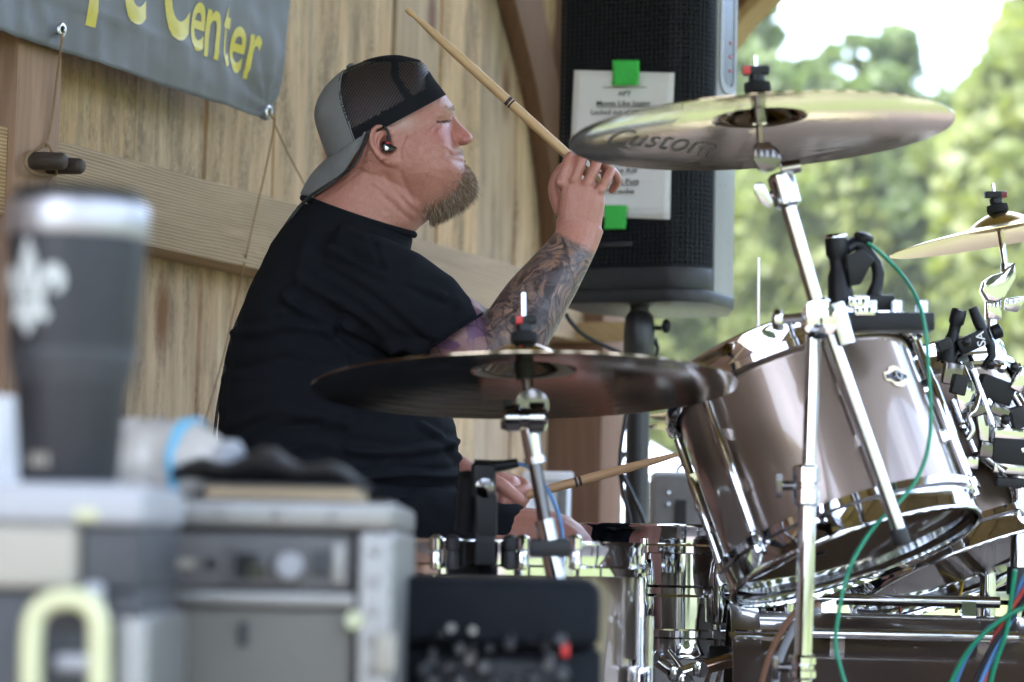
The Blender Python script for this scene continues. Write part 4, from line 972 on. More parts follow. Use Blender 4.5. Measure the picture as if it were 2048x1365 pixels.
def clutch(root, c, nrm, red, Y, felt=True, tall=0.034):
    o_ = c
    m = MB(); m.lathe([(0.016, 0.0), (0.017, 0.004), (0.016, 0.012), (0.006, 0.0125)], o_, nrm, 20, caps=True); m.build('felt_washer', M['felt'], root)
    m = MB(); m.lathe([(0.007, 0.012), (0.010, 0.014), (0.010, 0.022), (0.006, 0.024)], o_, nrm, 18, caps=True); m.build('sleeve', M['plastic'], root)
    m = MB(); w = CR; m.box(o_ + nrm * 0.028, (0.032, 0.016, 0.011), (CR, _fw, CU)); m.build('wing_nut', M['plastic'], root, bevel=0.003, segs=3)
    m = MB(); m.box(o_ + nrm * 0.028 + CR * red, (0.010, 0.0165, 0.0105), (CR, _fw, CU)); m.build('release_button', M['red_plastic' if abs(red) < 0.0125 else 'maroon_plastic'], root, bevel=0.002)
    m = MB(); m.cyl(o_ + nrm * 0.030, o_ + nrm * (0.036 + tall * 0.3), 0.003, n=10); m.build('rod_tip', M['chrome_soft'], root)

# stand of the raised crash
UY = 2.95
us = thing('boom_cymbal_stand', 'chrome boom stand carrying the raised crash cymbal past the toms', 'cymbal stand', Vector((P(1605, 1300, UY).x, UY, 0)))
clutch(us, topU + nU * 0.001, nU, -0.0118, UY)
m = MB(); m.cyl(topU + nU * 0.03, P(1521, 300, UY), 0.0042, n=12); m.build('threaded_rod', M['chrome_soft'], us)
m = MB(); m.lathe([(0.019, 0), (0.019, 0.004), (0.012, 0.008)], topU - nU * 0.006, nU, 20, caps=True); m.lathe([(0.009, -0.03), (0.011, -0.012), (0.016, 0.0)], topU - nU * 0.008, nU, 18, caps=True); m.build('cup_washer', M['black_nickel'], us)
m = MB(); tl = P(1534, 318, UY); m.lathe([(0.010, -0.011), (0.0165, -0.010), (0.0165, 0.010), (0.010, 0.011)], tl, _fw, 24, caps=True); m.prism([(-0.014, 0.016), (0.004, 0.018), (0.014, 0.004), (0.012, -0.014), (-0.008, -0.016), (-0.016, -0.004)], P(1530, 316, UY - 0.01), CR, CU, 0.02); m.build('tilter', M['black_nickel'], us, bevel=0.0015)
m = MB(); m.lathe([(0.002, 0), (0.006, 0.001), (0.006, 0.003)], P(1540, 326, UY - 0.012), -_fw, 14, caps=True); m.build('tilter_bolt', M['chrome'], us)
m = MB(); m.cyl(P(1562, 338, UY - 0.005), P(1600, 332, UY - 0.005), 0.0085, n=14); m.build('tilter_nut', M['chrome'], us)
jd = (P(1640, 640, UY) - P(1560, 350, UY)).normalized()
m = MB(); m.lathe([(0.012, -0.01), (0.0165, -0.006), (0.0165, 0.03), (0.012, 0.034)], P(1563, 362, UY), jd, 18, caps=True); m.build('boom_head', M['chrome_soft'], us, smooth=40)
wg = MB(); wg.prism([(-0.011, 0.010), (0.0, 0.012), (0.012, -0.012), (0.010, -0.020), (-0.002, -0.014), (-0.010, -0.001)], P(1524, 385, UY - 0.01), CR, CU, 0.014); wg.build('wing_bolt', M['chrome_soft'], us, bevel=0.003)
m = MB(); m.cyl(P(1540, 392, UY), P(1563, 380, UY), 0.005, n=10); m.build('wing_stem', M['chrome'], us)
m = MB(); m.cyl(P(1562, 365, UY), P(1642, 640, UY), 0.0092, n=20); m.build('boom_arm', M['chrome_soft'], us, smooth=40)
m = MB(); m.cyl(P(1662, 672, UY - 0.01), P(1798, 1062, UY - 0.02), 0.0086, n=20); m.build('boom_tail', M['chrome_soft'], us, smooth=40)
m = MB(); m.cyl(P(1796, 1058, UY - 0.02), P(1806, 1090, UY - 0.02), 0.0105, n=18); m.build('rubber_tip', M['rubber'], us, bevel=0.002)
# the clamp where boom meets pole
bcx = P(1643, 640, UY)
m = MB(); m.lathe([(0.012, -0.02), (0.024, -0.018), (0.026, 0.0), (0.024, 0.018), (0.012, 0.02)], bcx, _fw * 0.9 + CR * 0.3, 24, caps=True); m.build('ratchet', M['chrome'], us, smooth=40)
m = MB(); m.lathe([(0.013, 0), (0.017, 0.004), (0.017, 0.022), (0.012, 0.026)], P(1632, 600, UY), jd, 18, caps=True); m.cyl(P(1666, 610, UY - 0.01), P(1690, 690, UY - 0.01), 0.014, n=14); m.build('sleeve', M['chrome_soft'], us, smooth=40)
m = MB(); m.cyl(P(1600, 636, UY - .01), P(1560, 640, UY - .02), 0.0065, n=10); m.ell(P(1555, 640, UY - .02), (0.008, 0.008, 0.014), None, 12, 8); m.build('wing_bolt', M['chrome'], us)
m = MB(); m.cyl(P(1627, 665, UY), P(1617, 975, UY), 0.0088, n=24); m.build('upper_tube', M['chrome'], us)
m = MB(); m.cyl(P(1616, 930, UY), P(1605, 1365, UY), 0.0112, n=24); m.build('middle_tube', M['chrome'], us)
pf = P(1605, 1365, UY); pf2 = Vector((P(1600, 1500, UY).x, UY, 0.22))
m = MB(); m.cyl(pf, pf2, 0.0135, n=24); m.build('lower_tube', M['chrome'], us)
for (px, py, r_, h_) in ((1612, 972, 0.0165, 0.05), (1605, 1335, 0.0175, 0.03)):
    q_ = P(px, py, UY); m = MB(); m.lathe([(r_ * 0.8, -h_ / 2), (r_, -h_ / 2 + 0.003), (r_, -0.004), (r_ * 0.86, -0.002), (r_ * 0.86, 0.002), (r_, 0.004), (r_, h_ / 2 - 0.003), (r_ * 0.8, h_ / 2)], q_, UPV, 24, caps=True); m.build('height_collar', M['chrome'], us, smooth=40)
    m = MB(); m.cyl(q_ + CR * -0.012, q_ + CR * -0.03, 0.006, n=10); m.box(q_ + CR * -0.033, (0.008, 0.012, 0.03), (CR, _fw, CU)); m.build('wing_screw', M['black_nickel'], us, bevel=0.002)
for kx in range(3):
    a = R(30 + 120 * kx); dv = Vector((math.cos(a), math.sin(a), 0)); b0 = Vector((pf2.x, pf2.y, 0))
    m = MB(); m.cyl(b0 + dv * 0.02 + UPV * 0.3, b0 + dv * 0.34 + UPV * 0.012, 0.008, n=10); m.build('leg', M['chrome'], us)

# stand of the front crash
FY = 2.92
fs_ = thing('cymbal_stand', 'slim stand under the front crash beside the floor tom', 'cymbal stand', Vector((P(1115, 1165, FY).x, FY + 0.05, 0)))
clutch(fs_, topF + nF * 0.001, nF, -0.0055, FY, tall=0.06)
m = MB(); m.cyl(topF + nF * 0.03, topF + nF * 0.062, 0.0036, n=10); m.build('rod_end', M['chrome_soft'], fs_)
m = MB(); m.lathe([(0.03, 0), (0.031, 0.003), (0.02, 0.012)], topF - nF * 0.016, nF, 20, caps=True); m.lathe([(0.010, -0.028), (0.013, -0.01), (0.016, 0)], topF - nF * 0.016, nF, 18, caps=True); m.build('cup_washer', M['rubber'], fs_)
m = MB(); m.cyl(topF - nF * 0.01, P(1058, 800, FY), 0.007, n=14); m.build('tilter_rod', M['black_nickel'], fs_)
m = MB(); m.lathe([(0.012, -0.013), (0.021, -0.012), (0.021, 0.012), (0.012, 0.013)], P(1064, 812, FY), _fw, 24, caps=True); m.build('tilter', M['black_nickel'], fs_, smooth=40)
m = MB(); m.lathe([(0.009, -0.028), (0.0165, -0.024), (0.0165, -0.008), (0.012, -0.006), (0.012, 0.002), (0.019, 0.004), (0.019, 0.022), (0.01, 0.026)], P(1052, 836, FY - 0.01), CR, 22, caps=True); m.build('tilter_clamp', M['chrome_soft'], fs_, smooth=40)
m = MB(); m.box(P(1015, 822, FY - 0.01), (0.013, 0.012, 0.026), (CR, _fw, CU)); m.box(P(1018, 850, FY - 0.01), (0.02, 0.014, 0.012), (CR, _fw, CU)); m.build('wing_screw', M['rubber'], fs_, bevel=0.003)
m = MB(); m.cyl(P(1060, 858, FY), P(1070, 925, FY), 0.0125, 0.0105, n=18); m.build('neck', M['chrome'], fs_, smooth=40)
m = MB(); m.cyl(P(1068, 915, FY), P(1091, 1052, FY), 0.0082, n=18); m.build('upper_tube', M['black_nickel'], fs_, smooth=40)
m = MB(); m.cyl(P(1069, 914, FY), P(1072, 928, FY), 0.0135, n=18); m.build('collar', M['chrome'], fs_, smooth=40)
m = MB(); m.cyl(P(1089, 1040, FY), P(1098, 1082, FY), 0.0128, n=18); m.build('lower_collar', M['chrome'], fs_, smooth=40)
m = MB(); m.box(P(1100, 1096, FY), (0.05, 0.03, 0.02), (CR, _fw, CU)); m.cyl(P(1068, 1092, FY), P(1086, 1096, FY), 0.009, n=12); m.build('clamp', M['rubber'], fs_, bevel=0.004)
m = MB(); m.cyl(P(1101, 1100, FY), P(1122, 1200, FY), 0.0125, n=18); m.build('lower_tube', M['chrome'], fs_, smooth=40)
b0 = P(1122, 1195, FY); b1 = Vector((b0.x + 0.02, b0.y, 0.25)); m = MB(); m.cyl(b0, b1, 0.0135, n=18); m.build('base_tube', M['chrome'], fs_, smooth=40)
for kx in range(3):
    a = R(80 + 120 * kx); dv = Vector((math.cos(a), math.sin(a), 0)); q0_ = Vector((b1.x, b1.y, 0))
    m = MB(); m.cyl(q0_ + dv * 0.02 + UPV * 0.3, q0_ + dv * 0.3 + UPV * 0.012, 0.008, n=10); m.build('leg', M['chrome'], fs_)

# stand of the right cymbal
RY = 3.75
rs_ = thing('cymbal_stand', 'shiny chrome stand with hinged tilter under the golden cymbal', 'cymbal stand', Vector((P(1985, 800, RY).x, RY, 0)))
clutch(rs_, topR + nR * 0.001, nR, 0.0128, RY)
m = MB(); m.cyl(topR + nR * 0.03, P(2013, 545, RY), 0.0052, n=14); m.lathe([(0.017, 0), (0.017, 0.003), (0.01, 0.006)], topR - nR * 0.012, nR, 18, caps=True); m.cyl(P(2013, 528, RY), P(2013, 548, RY), 0.009, n=14); m.build('threaded_rod', M['chrome'], rs_, smooth=40)
m = MB(); m.prism([(-0.021, -0.002), (-0.017, 0.012), (-0.004, 0.021), (0.012, 0.026), (0.032, 0.042), (0.032, 0.018), (0.016, -0.012), (0.004, -0.021), (-0.012, -0.018)], P(1984, 580, RY - 0.012), CR, CU, 0.024); tlt = m.build('tilter', M['chrome'], rs_, bevel=0.003, segs=3)
m = MB(); m.lathe([(0.009, -0.001), (0.0095, 0.002), (0.007, 0.003), (0.004, 0.001)], P(1990, 579, RY - 0.0125), -_fw, 20, caps=True); m.build('tilter_bolt', M['chrome_soft'], rs_, smooth=30)
vs_, fs = text_geo('Pearl', 1.0, offset=0.01); xs = [v[0] for v in vs_]; k_ = 0.017 / (max(xs) - min(xs)); m = MB()
td = (CR * 0.95 + CU * 0.2).normalized(); tu = (CU * 0.97 - CR * 0.2)
m.add([P(2001, 567, RY - 0.0128) + td * (x * k_) + tu * (y * k_) for x, y in vs_], fs); m.build('maker_letters', M['black_nickel'], rs_, smooth=0, fix=False)
m = MB(); m.box(P(1986, 618, RY), (0.024, 0.022, 0.035), (CR, _fw, CU)); m.build('socket', M['chrome'], rs_, bevel=0.003)
m = MB(); m.prism([(-0.01, 0.008), (0.018, 0.012), (0.022, 0.006), (0.008, -0.014), (-0.012, -0.01)], P(2022, 608, RY - 0.01), CR, CU, 0.012); m.build('wing_bolt', M['chrome_soft'], rs_, bevel=0.003)
m = MB(); m.cyl(P(1985, 630, RY), P(1976, 1100, RY), 0.0095, n=18); m.build('tube', M['chrome'], rs_)
b0 = P(1976, 1090, RY); m = MB(); m.cyl(b0, Vector((b0.x, b0.y, 0.25)), 0.0125, n=18); m.build('base_tube', M['chrome'], rs_)
for kx in range(3):
    a = R(50 + 120 * kx); dv = Vector((math.cos(a), math.sin(a), 0)); q0_ = Vector((b0.x, b0.y, 0)); m = MB(); m.cyl(q0_ + dv * 0.02 + UPV * 0.3, q0_ + dv * 0.3 + UPV * 0.012, 0.008, n=10); m.build('leg', M['chrome'], rs_)

# hi-hat stand
hs = thing('hi_hat_stand', 'thin hi-hat pull rod rising behind the large rack tom', 'hi-hat stand', Vector((cH.x, cH.y, 0)))
rt = P(1517, 516, 4.25)
m = MB(); m.cyl(Vector((cH.x, cH.y, cH.z - 0.1)), rt, 0.0032, n=10); m.build('pull_rod', M['steel'], hs)
m = MB(); m.cyl(Vector((cH.x, cH.y, 0.06)), Vector((cH.x, cH.y, cH.z - 0.05)), 0.0125, n=16); m.build('tube', M['chrome'], hs)
for kx in range(3):
    a = R(50 + 120 * kx); dv = Vector((math.cos(a), math.sin(a), 0)); q0_ = Vector((cH.x, cH.y, 0)); m = MB(); m.cyl(q0_ + dv * 0.02 + UPV * 0.3, q0_ + dv * 0.3 + UPV * 0.012, 0.008, n=10); m.build('leg', M['chrome'], hs)
m = MB(); low_c = cH - nH * 0.028
prof = [(0.006, 0.02), (rH * 0.2, 0.012), (rH * 0.25, 0.004), (rH, -0.012)]
m.lathe([(r_, -z) for r_, z in prof] + [(r_, -z - 0.0012) for r_, z in prof][::-1], low_c, nH, 72, closed=True)
o = m.build('hi_hat_cymbal', M['cymbal_gold'], gfun=lambda p: ((p - low_c).length, math.atan2((p - low_c).y, (p - low_c).x), 0)); tag(o, 'lower of the two hi-hat cymbals, hidden behind the tom', 'cymbal')

# ---- floor tom
FT = 3.25
fc = P(975, 1100, FT); ftz = P(975, 1110, FT).z
ft = thing('floor_tom', 'bronze brown floor tom with chrome hoop in front of the knee', 'drum', Vector((fc.x, FT, 0)))
drum(ft, Vector((fc.x, FT, ftz - 0.40)), UPV, CR, Vector((0, -1, 0)), 0.200, 0.40, 8, R(18), bot='coated_head')
for an in (R(22), R(142), R(262)):
    d = Vector((math.cos(an), -math.sin(an), 0)); b = Vector((fc.x, FT, 0)) + d * 0.2
    m = MB(); m.tube([b + d * 0.03 + UPV * (ftz - 0.075), b + d * 0.03 + UPV * 0.12, b + d * 0.055 + UPV * 0.06, b + d * 0.055 + UPV * 0.01], 0.006, 10); m.build('leg', M['chrome'], ft, smooth=60)
    m = MB(); m.box(b + d * 0.02 + UPV * (ftz - 0.17), (0.03, 0.03, 0.06), (d, UPV.cross(d), UPV)); m.build('leg_bracket', M['chrome'], ft, bevel=0.005)
# mic clamp on the floor tom
fm = thing('tom_microphone', 'black clip microphone clamped on the floor tom hoop', 'microphone', P(968, 1120, 3.0))
my3 = 3.0
def slab(root, name, mat, x0, y0, x1, y1, Y, dpt, bev=0.003, rot=0.0):
    u = CR * math.cos(rot) - CU * math.sin(rot); v = CR * math.sin(rot) + CU * math.cos(rot); m = MB(); m.box(P((x0 + x1) / 2, (y0 + y1) / 2, Y), ((x1 - x0) * PX(Y), dpt, (y1 - y0) * PX(Y)), (u, _fw, v)); return m.build(name, mat, root, bevel=bev, segs=3)
slab(fm, 'clamp_body', M['plastic'], 950, 985, 994, 1075, my3, 0.03, 0.006); slab(fm, 'clamp_foot', M['plastic'], 950, 1062, 990, 1130, my3, 0.022, 0.004); slab(fm, 'clamp_head', M['plastic'], 942, 924, 992, 1000, my3, 0.034, 0.009)
m = MB(); m.tube(tilt_path((948, 930, my3), (985, 934, my3), (1010, 931, my3), (1036, 926, my3)), [0.007, 0.0085, 0.007, 0.006], 10); m.build('lever', M['plastic'], fm, smooth=60)
m = MB(); m.lathe([(0.004, 0), (0.012, 0.001), (0.012, 0.004), (0.004, 0.006)], P(970, 976, my3 - 0.017), -_fw, 18, caps=True); m.build('screw', M['black_nickel'], fm)
m = MB(); m.cyl(P(940, 950, my3), P(930, 1060, my3 + 0.03), 0.014, n=18); m.build('capsule', M['plastic'], fm)
M['blue_cable'] = simple('blue_cable', (0.10, 0.24, 0.5), 0.4)
bcb = MB(); bcb.tube(catmull(tilt_path((1036, 928, my3), (1060, 936, my3), (1085, 965, my3 - .02), (1108, 1005, my3 - .03), (1122, 1050, my3 - .03), (1126, 1100, my3 - .03), (1124, 1200, my3 - .03), (1130, 1320, my3 - .03)), 8), 0.0026, 8)
tag(bcb.build('microphone_cable', M['blue_cable'], smooth=180), 'light blue cable curving down from the floor tom microphone', 'cable')
# small things on the hoop: wing nuts and memory locks
for px, kind_ in ((872, 0), (905, 1), (1020, 1), (1045, 0), (1150, 0)):
    m = MB(); q_ = P(px, 1108, 3.02); m.lathe([(0.004, -0.02), (0.008, -0.018), (0.008, 0.0), (0.006, 0.004), (0.009, 0.006), (0.009, 0.02), (0.004, 0.024)], q_, CU, 14, caps=True); m.build('hoop_fitting', M['chrome' if kind_ == 0 else 'rubber'], ft, smooth=40)

# ---- snare
SNY = 3.85
sc0 = P(1378, 1076, SNY); snz = sc0.z
sn = thing('snare_drum', 'chrome snare drum with a raised bead before the drummer', 'drum', Vector((sc0.x, SNY, snz - 0.165)))
drum(sn, Vector((sc0.x, SNY, snz - 0.165)), UPV, CR, Vector((0, -1, 0)), 0.174, 0.165, 10, R(8), shell_mat='chrome', lug_mat='chrome', tube=False)
m = MB(); m.lathe([(0.174, 0.074), (0.179, 0.078), (0.179, 0.088), (0.174, 0.092)], Vector((sc0.x, SNY, snz - 0.165)), UPV, 72); m.build('bead', M['chrome'], sn)
q_ = P(1445, 1215, SNY - 0.17); m = MB(); m.box(q_, (0.05, 0.03, 0.045), (CR, _fw, CU)); m.build('throw_off', M['black_nickel'], sn, bevel=0.004)
ss = thing('snare_stand', 'chrome and black basket stand holding the snare drum', 'drum stand', Vector((sc0.x, SNY, 0)))
hub = Vector((sc0.x, SNY, snz - 0.30))
m = MB(); m.cyl(Vector((sc0.x, SNY, 0.1)), hub, 0.013, n=16); m.build('tube', M['chrome'], ss)
for kx in range(3):
    a = R(-80 + 120 * kx); d = Vector((math.cos(a), math.sin(a), 0))
    e = Vector((sc0.x, SNY, 0)) + d * 0.19 + UPV * (snz - 0.185)
    t_ = d.cross(UPV); m = MB()
    for s_ in (-1, 1): m.tube([hub + t_ * 0.008 * s_, hub + d * 0.09 + UPV * 0.03 + t_ * 0.008 * s_, e + t_ * 0.008 * s_], 0.0042, 8)
    m.build('basket_arm', M['chrome'], ss, smooth=60); m = MB(); m.box(e + UPV * 0.008, (0.022, 0.03, 0.03), (d, t_, UPV)); m.build('rubber_grip', M['rubber'], ss, bevel=0.004)
    m = MB(); m.cyl(Vector((sc0.x, SNY, 0.28)) + d * 0.02, Vector((sc0.x, SNY, 0.012)) + d * 0.3, 0.008, n=10); m.build('leg', M['chrome'], ss)
for (x0, y0, x1, y1, r_, Y) in ((1296, 1308, 1352, 1350, 0.009, 3.62), (1352, 1350, 1400, 1335, 0.010, 3.6), (1400, 1338, 1470, 1318, 0.011, 3.6), (1335, 1300, 1385, 1365, 0.004, 3.6)):
    m = MB(); m.cyl(P(x0, y0, Y), P(x1, y1, Y), r_, n=12); m.build('linkage', M['chrome' if x0 != 1400 else 'bronze_lug'], ss, smooth=40)
for px, py in ((1350, 1348), (1400, 1338), (1366, 1362), (1302, 1312)):
    m = MB(); m.lathe([(0.006, -0.012), (0.012, -0.010), (0.012, 0.010), (0.006, 0.012)], P(px, py, 3.6), _fw, 16, caps=True); m.build('linkage_joint', M['chrome'], ss, smooth=40)

# ---- bass drum
KY = 3.50; kz1 = P(1700, 1228, KY - 0.06).z; KR = 0.275
kc = P(1490, 1300, KY); kz = kz1 - KR
bd = thing('bass_drum', 'brown bass drum in painted shade lying under the two rack toms', 'drum', Vector((kc.x + 0.2, KY, kz - KR)))
KAX = Vector((1, -0.06, 0.0)).normalized(); k0 = Vector((kc.x, KY, kz)); KL = 0.44
ke1 = Vector((0, -1, 0)); ke1 = (ke1 - KAX * ke1.dot(KAX)).normalized(); ke2 = UPV
M['lacquer_shaded'] = M['lacquer'].copy(); M['lacquer_shaded'].name = 'shaded_lacquer'  # darker copy of the tom lacquer paints in the bass drum's shade
for nd in M['lacquer_shaded'].node_tree.nodes:
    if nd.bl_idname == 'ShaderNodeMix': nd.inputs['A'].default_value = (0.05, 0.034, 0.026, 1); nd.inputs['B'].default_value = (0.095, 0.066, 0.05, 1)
m = MB(); m.lathe([(KR, 0.0), (KR, KL), (KR - 0.008, KL), (KR - 0.008, 0.0)], k0, KAX, 96, closed=True); m.build('shell', M['lacquer_shaded'], bd, smooth=50)
for cc, nm, nn in ((k0 - KAX * 0.004, 'hoop', -1), (k0 + KAX * (KL + 0.004), 'hoop', 1)):
    m = MB(); m.lathe([(KR + 0.002, -0.02), (KR + 0.013, -0.02), (KR + 0.013, 0.02), (KR + 0.002, 0.02)], cc, KAX, 96, closed=True); m.build('hoop', M['lacquer_shaded'], bd, bevel=0.002)
    m = MB(); m.lathe([(0.0005, 0.0), (KR - 0.01, 0.0), (KR + 0.001, 0.004)], cc, -KAX * -nn, 72); m.build('head', M['coated_head'], bd)
for k_ in range(10):
    an = R(58 + 36 * k_); d = (ke1 * math.cos(an) + ke2 * math.sin(an)); t_ = KAX.cross(d); b = k0 + d * (KR + 0.020); m = MB()
    m.cyl(b + KAX * -0.02, b + KAX * (KL + 0.02), 0.0035, n=8)
    m.cyl(b + KAX * 0.075, b + KAX * (KL - 0.075), 0.0085, n=14)
    for zz in (0.12, KL - 0.12): m.box(k0 + d * (KR + 0.009) + KAX * zz, (0.02, 0.02, 0.02), (d, t_, KAX))
    for zz in (0.0, KL):
        m.prism([(-0.028, -0.004), (-0.024, 0.004), (0.030, 0.006), (0.05, 0.0), (0.03, -0.006)], k0 + d * (KR + 0.0155) + KAX * zz - t_ * 0.0, KAX * (1 if zz == 0 else -1), t_, 0.006)
    m.build('claw_rod', M['chrome'], bd, smooth=40, bevel=0)
m = MB()
dtop = (ke1 * math.cos(R(86)) + ke2 * math.sin(R(86)))
# low black and chrome stand parts that show between toms and bass drum
kp = thing('bass_pedal', 'black bass drum pedal and linkage low by the snare stand', 'pedal', Vector((kc.x - 0.1, KY, 0)))
m = MB(); m.prism([(-0.02, 0), (0.02, 0), (0.05, 0.02), (0.05, 0.035), (-0.03, 0.03)], Vector((kc.x - 0.2, KY - 0.05, 0.02)), Vector((1, 0, 0)), UPV, 0.1); m.build('footboard', M['plastic'], kp, bevel=0.003)
m = MB(); m.cyl(Vector((kc.x - 0.07, KY - 0.08, 0.02)), Vector((kc.x - 0.07, KY - 0.08, 0.26)), 0.008, n=12); m.cyl(Vector((kc.x - 0.07, KY + 0.04, 0.02)), Vector((kc.x - 0.07, KY + 0.04, 0.26)), 0.008, n=12); m.cyl(Vector((kc.x - 0.07, KY - 0.09, 0.26)), Vector((kc.x - 0.07, KY + 0.05, 0.26)), 0.006, n=12); m.build('frame', M['chrome'], kp)
m = MB(); m.cyl(Vector((kc.x - 0.07, KY - 0.02, 0.26)), Vector((kc.x - 0.16, KY - 0.02, 0.40)), 0.004, n=10); m.build('beater_rod', M['chrome'], kp)
m = MB(); m.ell(Vector((kc.x - 0.165, KY - 0.02, 0.41)), (0.025, 0.025, 0.03), None, 16, 10); m.build('beater', M['felt'], kp)

# ---- cables at the bass drum
M['brown_cable'] = simple('brown_cable', (0.25, 0.13, 0.08), 0.45); M['grey_cable'] = simple('grey_cable', (0.32, 0.33, 0.36), 0.35)
M['red_cable'] = simple('red_cable', (0.45, 0.06, 0.04), 0.45); M['yellow_cable'] = simple('yellow_cable', (0.6, 0.4, 0.04), 0.45)
CY_ = 3.05
for pts, mt_, r_, lab in (
    (((1640, 1210), (1596, 1222), (1565, 1260), (1540, 1310), (1524, 1365), (1515, 1420)), 'brown_cable', 0.0042, 'brown cable arching over the bass drum edge'),
    (((1640, 1218), (1606, 1232), (1578, 1275), (1556, 1330), (1546, 1400)), 'grey_cable', 0.0052, 'shiny grey cable beside the brown one over the bass drum'),
    (((2075, 1130), (2046, 1160), (2020, 1225), (1975, 1260), (1935, 1310), (1905, 1380)), 'blue_cable', 0.0034, 'leftmost blue cable of the bundle at the lower right'),
    (((2070, 1145), (2050, 1190), (2022, 1240), (1990, 1300), (1955, 1380)), 'blue_cable', 0.0034, 'second blue cable in the middle of the bundle'),
    (((2060, 1210), (2010, 1235), (1960, 1275), (1925, 1320), (1895, 1380)), 'green_cable', 0.0032, 'green cable at the left of the lower right bundle'),
    (((2030, 1140), (2022, 1200), (2012, 1265), (1990, 1330), (1978, 1380)), 'green_cable', 0.0032, 'green cable at the right of the lower right bundle'),
    (((2066, 1150), (2038, 1195), (2006, 1245), (1984, 1290), (1966, 1380)), 'red_cable', 0.003, 'red cable inside the lower right bundle'),
    (((2070, 1160), (2045, 1205), (2012, 1250), (1975, 1310), (1944, 1380)), 'cable', 0.0035, 'black cable inside the lower right bundle'),
    (((1852, 1080), (1880, 1105), (1912, 1126), (1928, 1140), (1918, 1200), (1912, 1225)), 'yellow_cable', 0.0026, 'yellow wire under the far tom'),
    (((1784, 1135), (1782, 1165), (1796, 1195), (1800, 1225)), 'red_cable', 0.002, 'thin red wire under the far tom')):
    Y = CY_ if pts[0][0] != 1852 and pts[0][0] != 1784 else 3.7
    m = MB(); m.tube(catmull([P(x, y, Y + 0.012 * i_) for i_, (x, y) in enumerate(pts)], 8), r_, 8); tag(m.build('cable', M[mt_], smooth=180), lab, 'cable', 'cables at the bass drum')
# black boom leg and chrome upright seen under the far tom
sl_ = thing('microphone_stand', 'black angled microphone stand leg under the far tom', 'microphone stand', Vector((P(1930, 1220, 4.2).x, 4.2, 0)))
m = MB(); m.cyl(P(1872, 1165, 4.2), P(1960, 1235, 4.2), 0.013, n=14); m.cyl(P(1960, 1235, 4.2), Vector((P(2100, 1300, 4.2).x, 4.2, 0.02)), 0.013, n=14); m.build('leg', M['plastic'], sl_); m = MB(); m.box(P(1905, 1195, 4.19), (0.03, 0.03, 0.04)); m.build('joint', M['plastic'], sl_, bevel=0.004)
us2 = thing('hardware_upright', 'chrome upright with black clamp in the gap above the bass drum', 'stand', Vector((P(1968, 1200, 3.9).x, 3.9, 0)))
xx = P(1968, 1200, 3.9).x
m = MB(); m.cyl(Vector((xx, 3.9, 0)), Vector((xx, 3.9, P(1968, 1100, 3.9).z)), 0.011, n=16); m.build('tube', M['chrome'], us2)
m = MB(); m.cyl(Vector((xx, 3.9, P(1968, 1150, 3.9).z)), Vector((xx, 3.9, P(1968, 1110, 3.9).z)), 0.017, n=16); m.cyl(P(1968, 1172, 3.88), P(2030, 1172, 3.86), 0.009, n=12); m.build('clamp', M['plastic'], us2)
# ================================================================== the drummer
Y0 = 3.72; PXM = PX(Y0)
def H(x, y, l=0.0): return P(x, y, Y0 + l * PXM)            # photo pixel + lateral offset in pixels (minus: to the camera)
def sstep(a, b, x): t = min(1, max(0, (x - a) / (b - a))); return t * t * (3 - 2 * t)
def inflate(cont, cen, Wf, n=2.2, K=22, N=200, mbx=None):
    cont = catmull([Vector((x, y, 0)) for x, y in cont], 8, closed=True); m_ = len(cont)
    ln = [0]
    for i in range(m_): ln.append(ln[-1] + (cont[(i + 1) % m_] - cont[i]).length)
    pts = []
    k = 0
    for i in range(N):
        t = ln[-1] * i / N
        while ln[k + 1] < t: k += 1
        f = (t - ln[k]) / max(1e-9, ln[k + 1] - ln[k]); pts.append(cont[k].lerp(cont[(k + 1) % m_], f))
    mbx = mbx or MB(); c = Vector((cen[0], cen[1], 0)); vs_, fs = [], []
    ts = [math.sin(math.pi / 2 * k_ / K) for k_ in range(1, K + 1)]
    w0 = Wf(*cen); vs_.append(H(cen[0], cen[1], -w0)); vs_.append(H(cen[0], cen[1], w0)); idx = {}
    for sgn in (-1, 1):
        for k_, t in enumerate(ts):
            for i, p in enumerate(pts):
                if k_ == K - 1 and sgn == 1: idx[(1, k_, i)] = idx[(-1, k_, i)]; continue
                q_ = c.lerp(p, t); h = Wf(q_.x, q_.y) * max(0, 1 - t ** n) ** (1 / n); idx[(sgn, k_, i)] = len(vs_); vs_.append(H(q_.x, q_.y, sgn * h))
    for sgn, cv in ((-1, 0), (1, 1)):
        for i in range(N):
            j = (i + 1) % N; f = (cv, idx[(sgn, 0, i)], idx[(sgn, 0, j)]); fs.append(f if sgn < 0 else f[::-1])
            for k_ in range(K - 1):
                f = (idx[(sgn, k_, i)], idx[(sgn, k_ + 1, i)], idx[(sgn, k_ + 1, j)], idx[(sgn, k_, j)]); fs.append(f if sgn < 0 else f[::-1])
    mbx.add(vs_, fs); return mbx
def ering(c, u, v, a, b, n=28, ex=2.0):
    out = []
    for i in range(n):
        t = 2 * math.pi * i / n; cs, sn_ = math.cos(t), math.sin(t)
        out.append(c + u * (a * math.copysign(abs(cs) ** (2 / ex), cs)) + v * (b * math.copysign(abs(sn_) ** (2 / ex), sn_)))
    return out
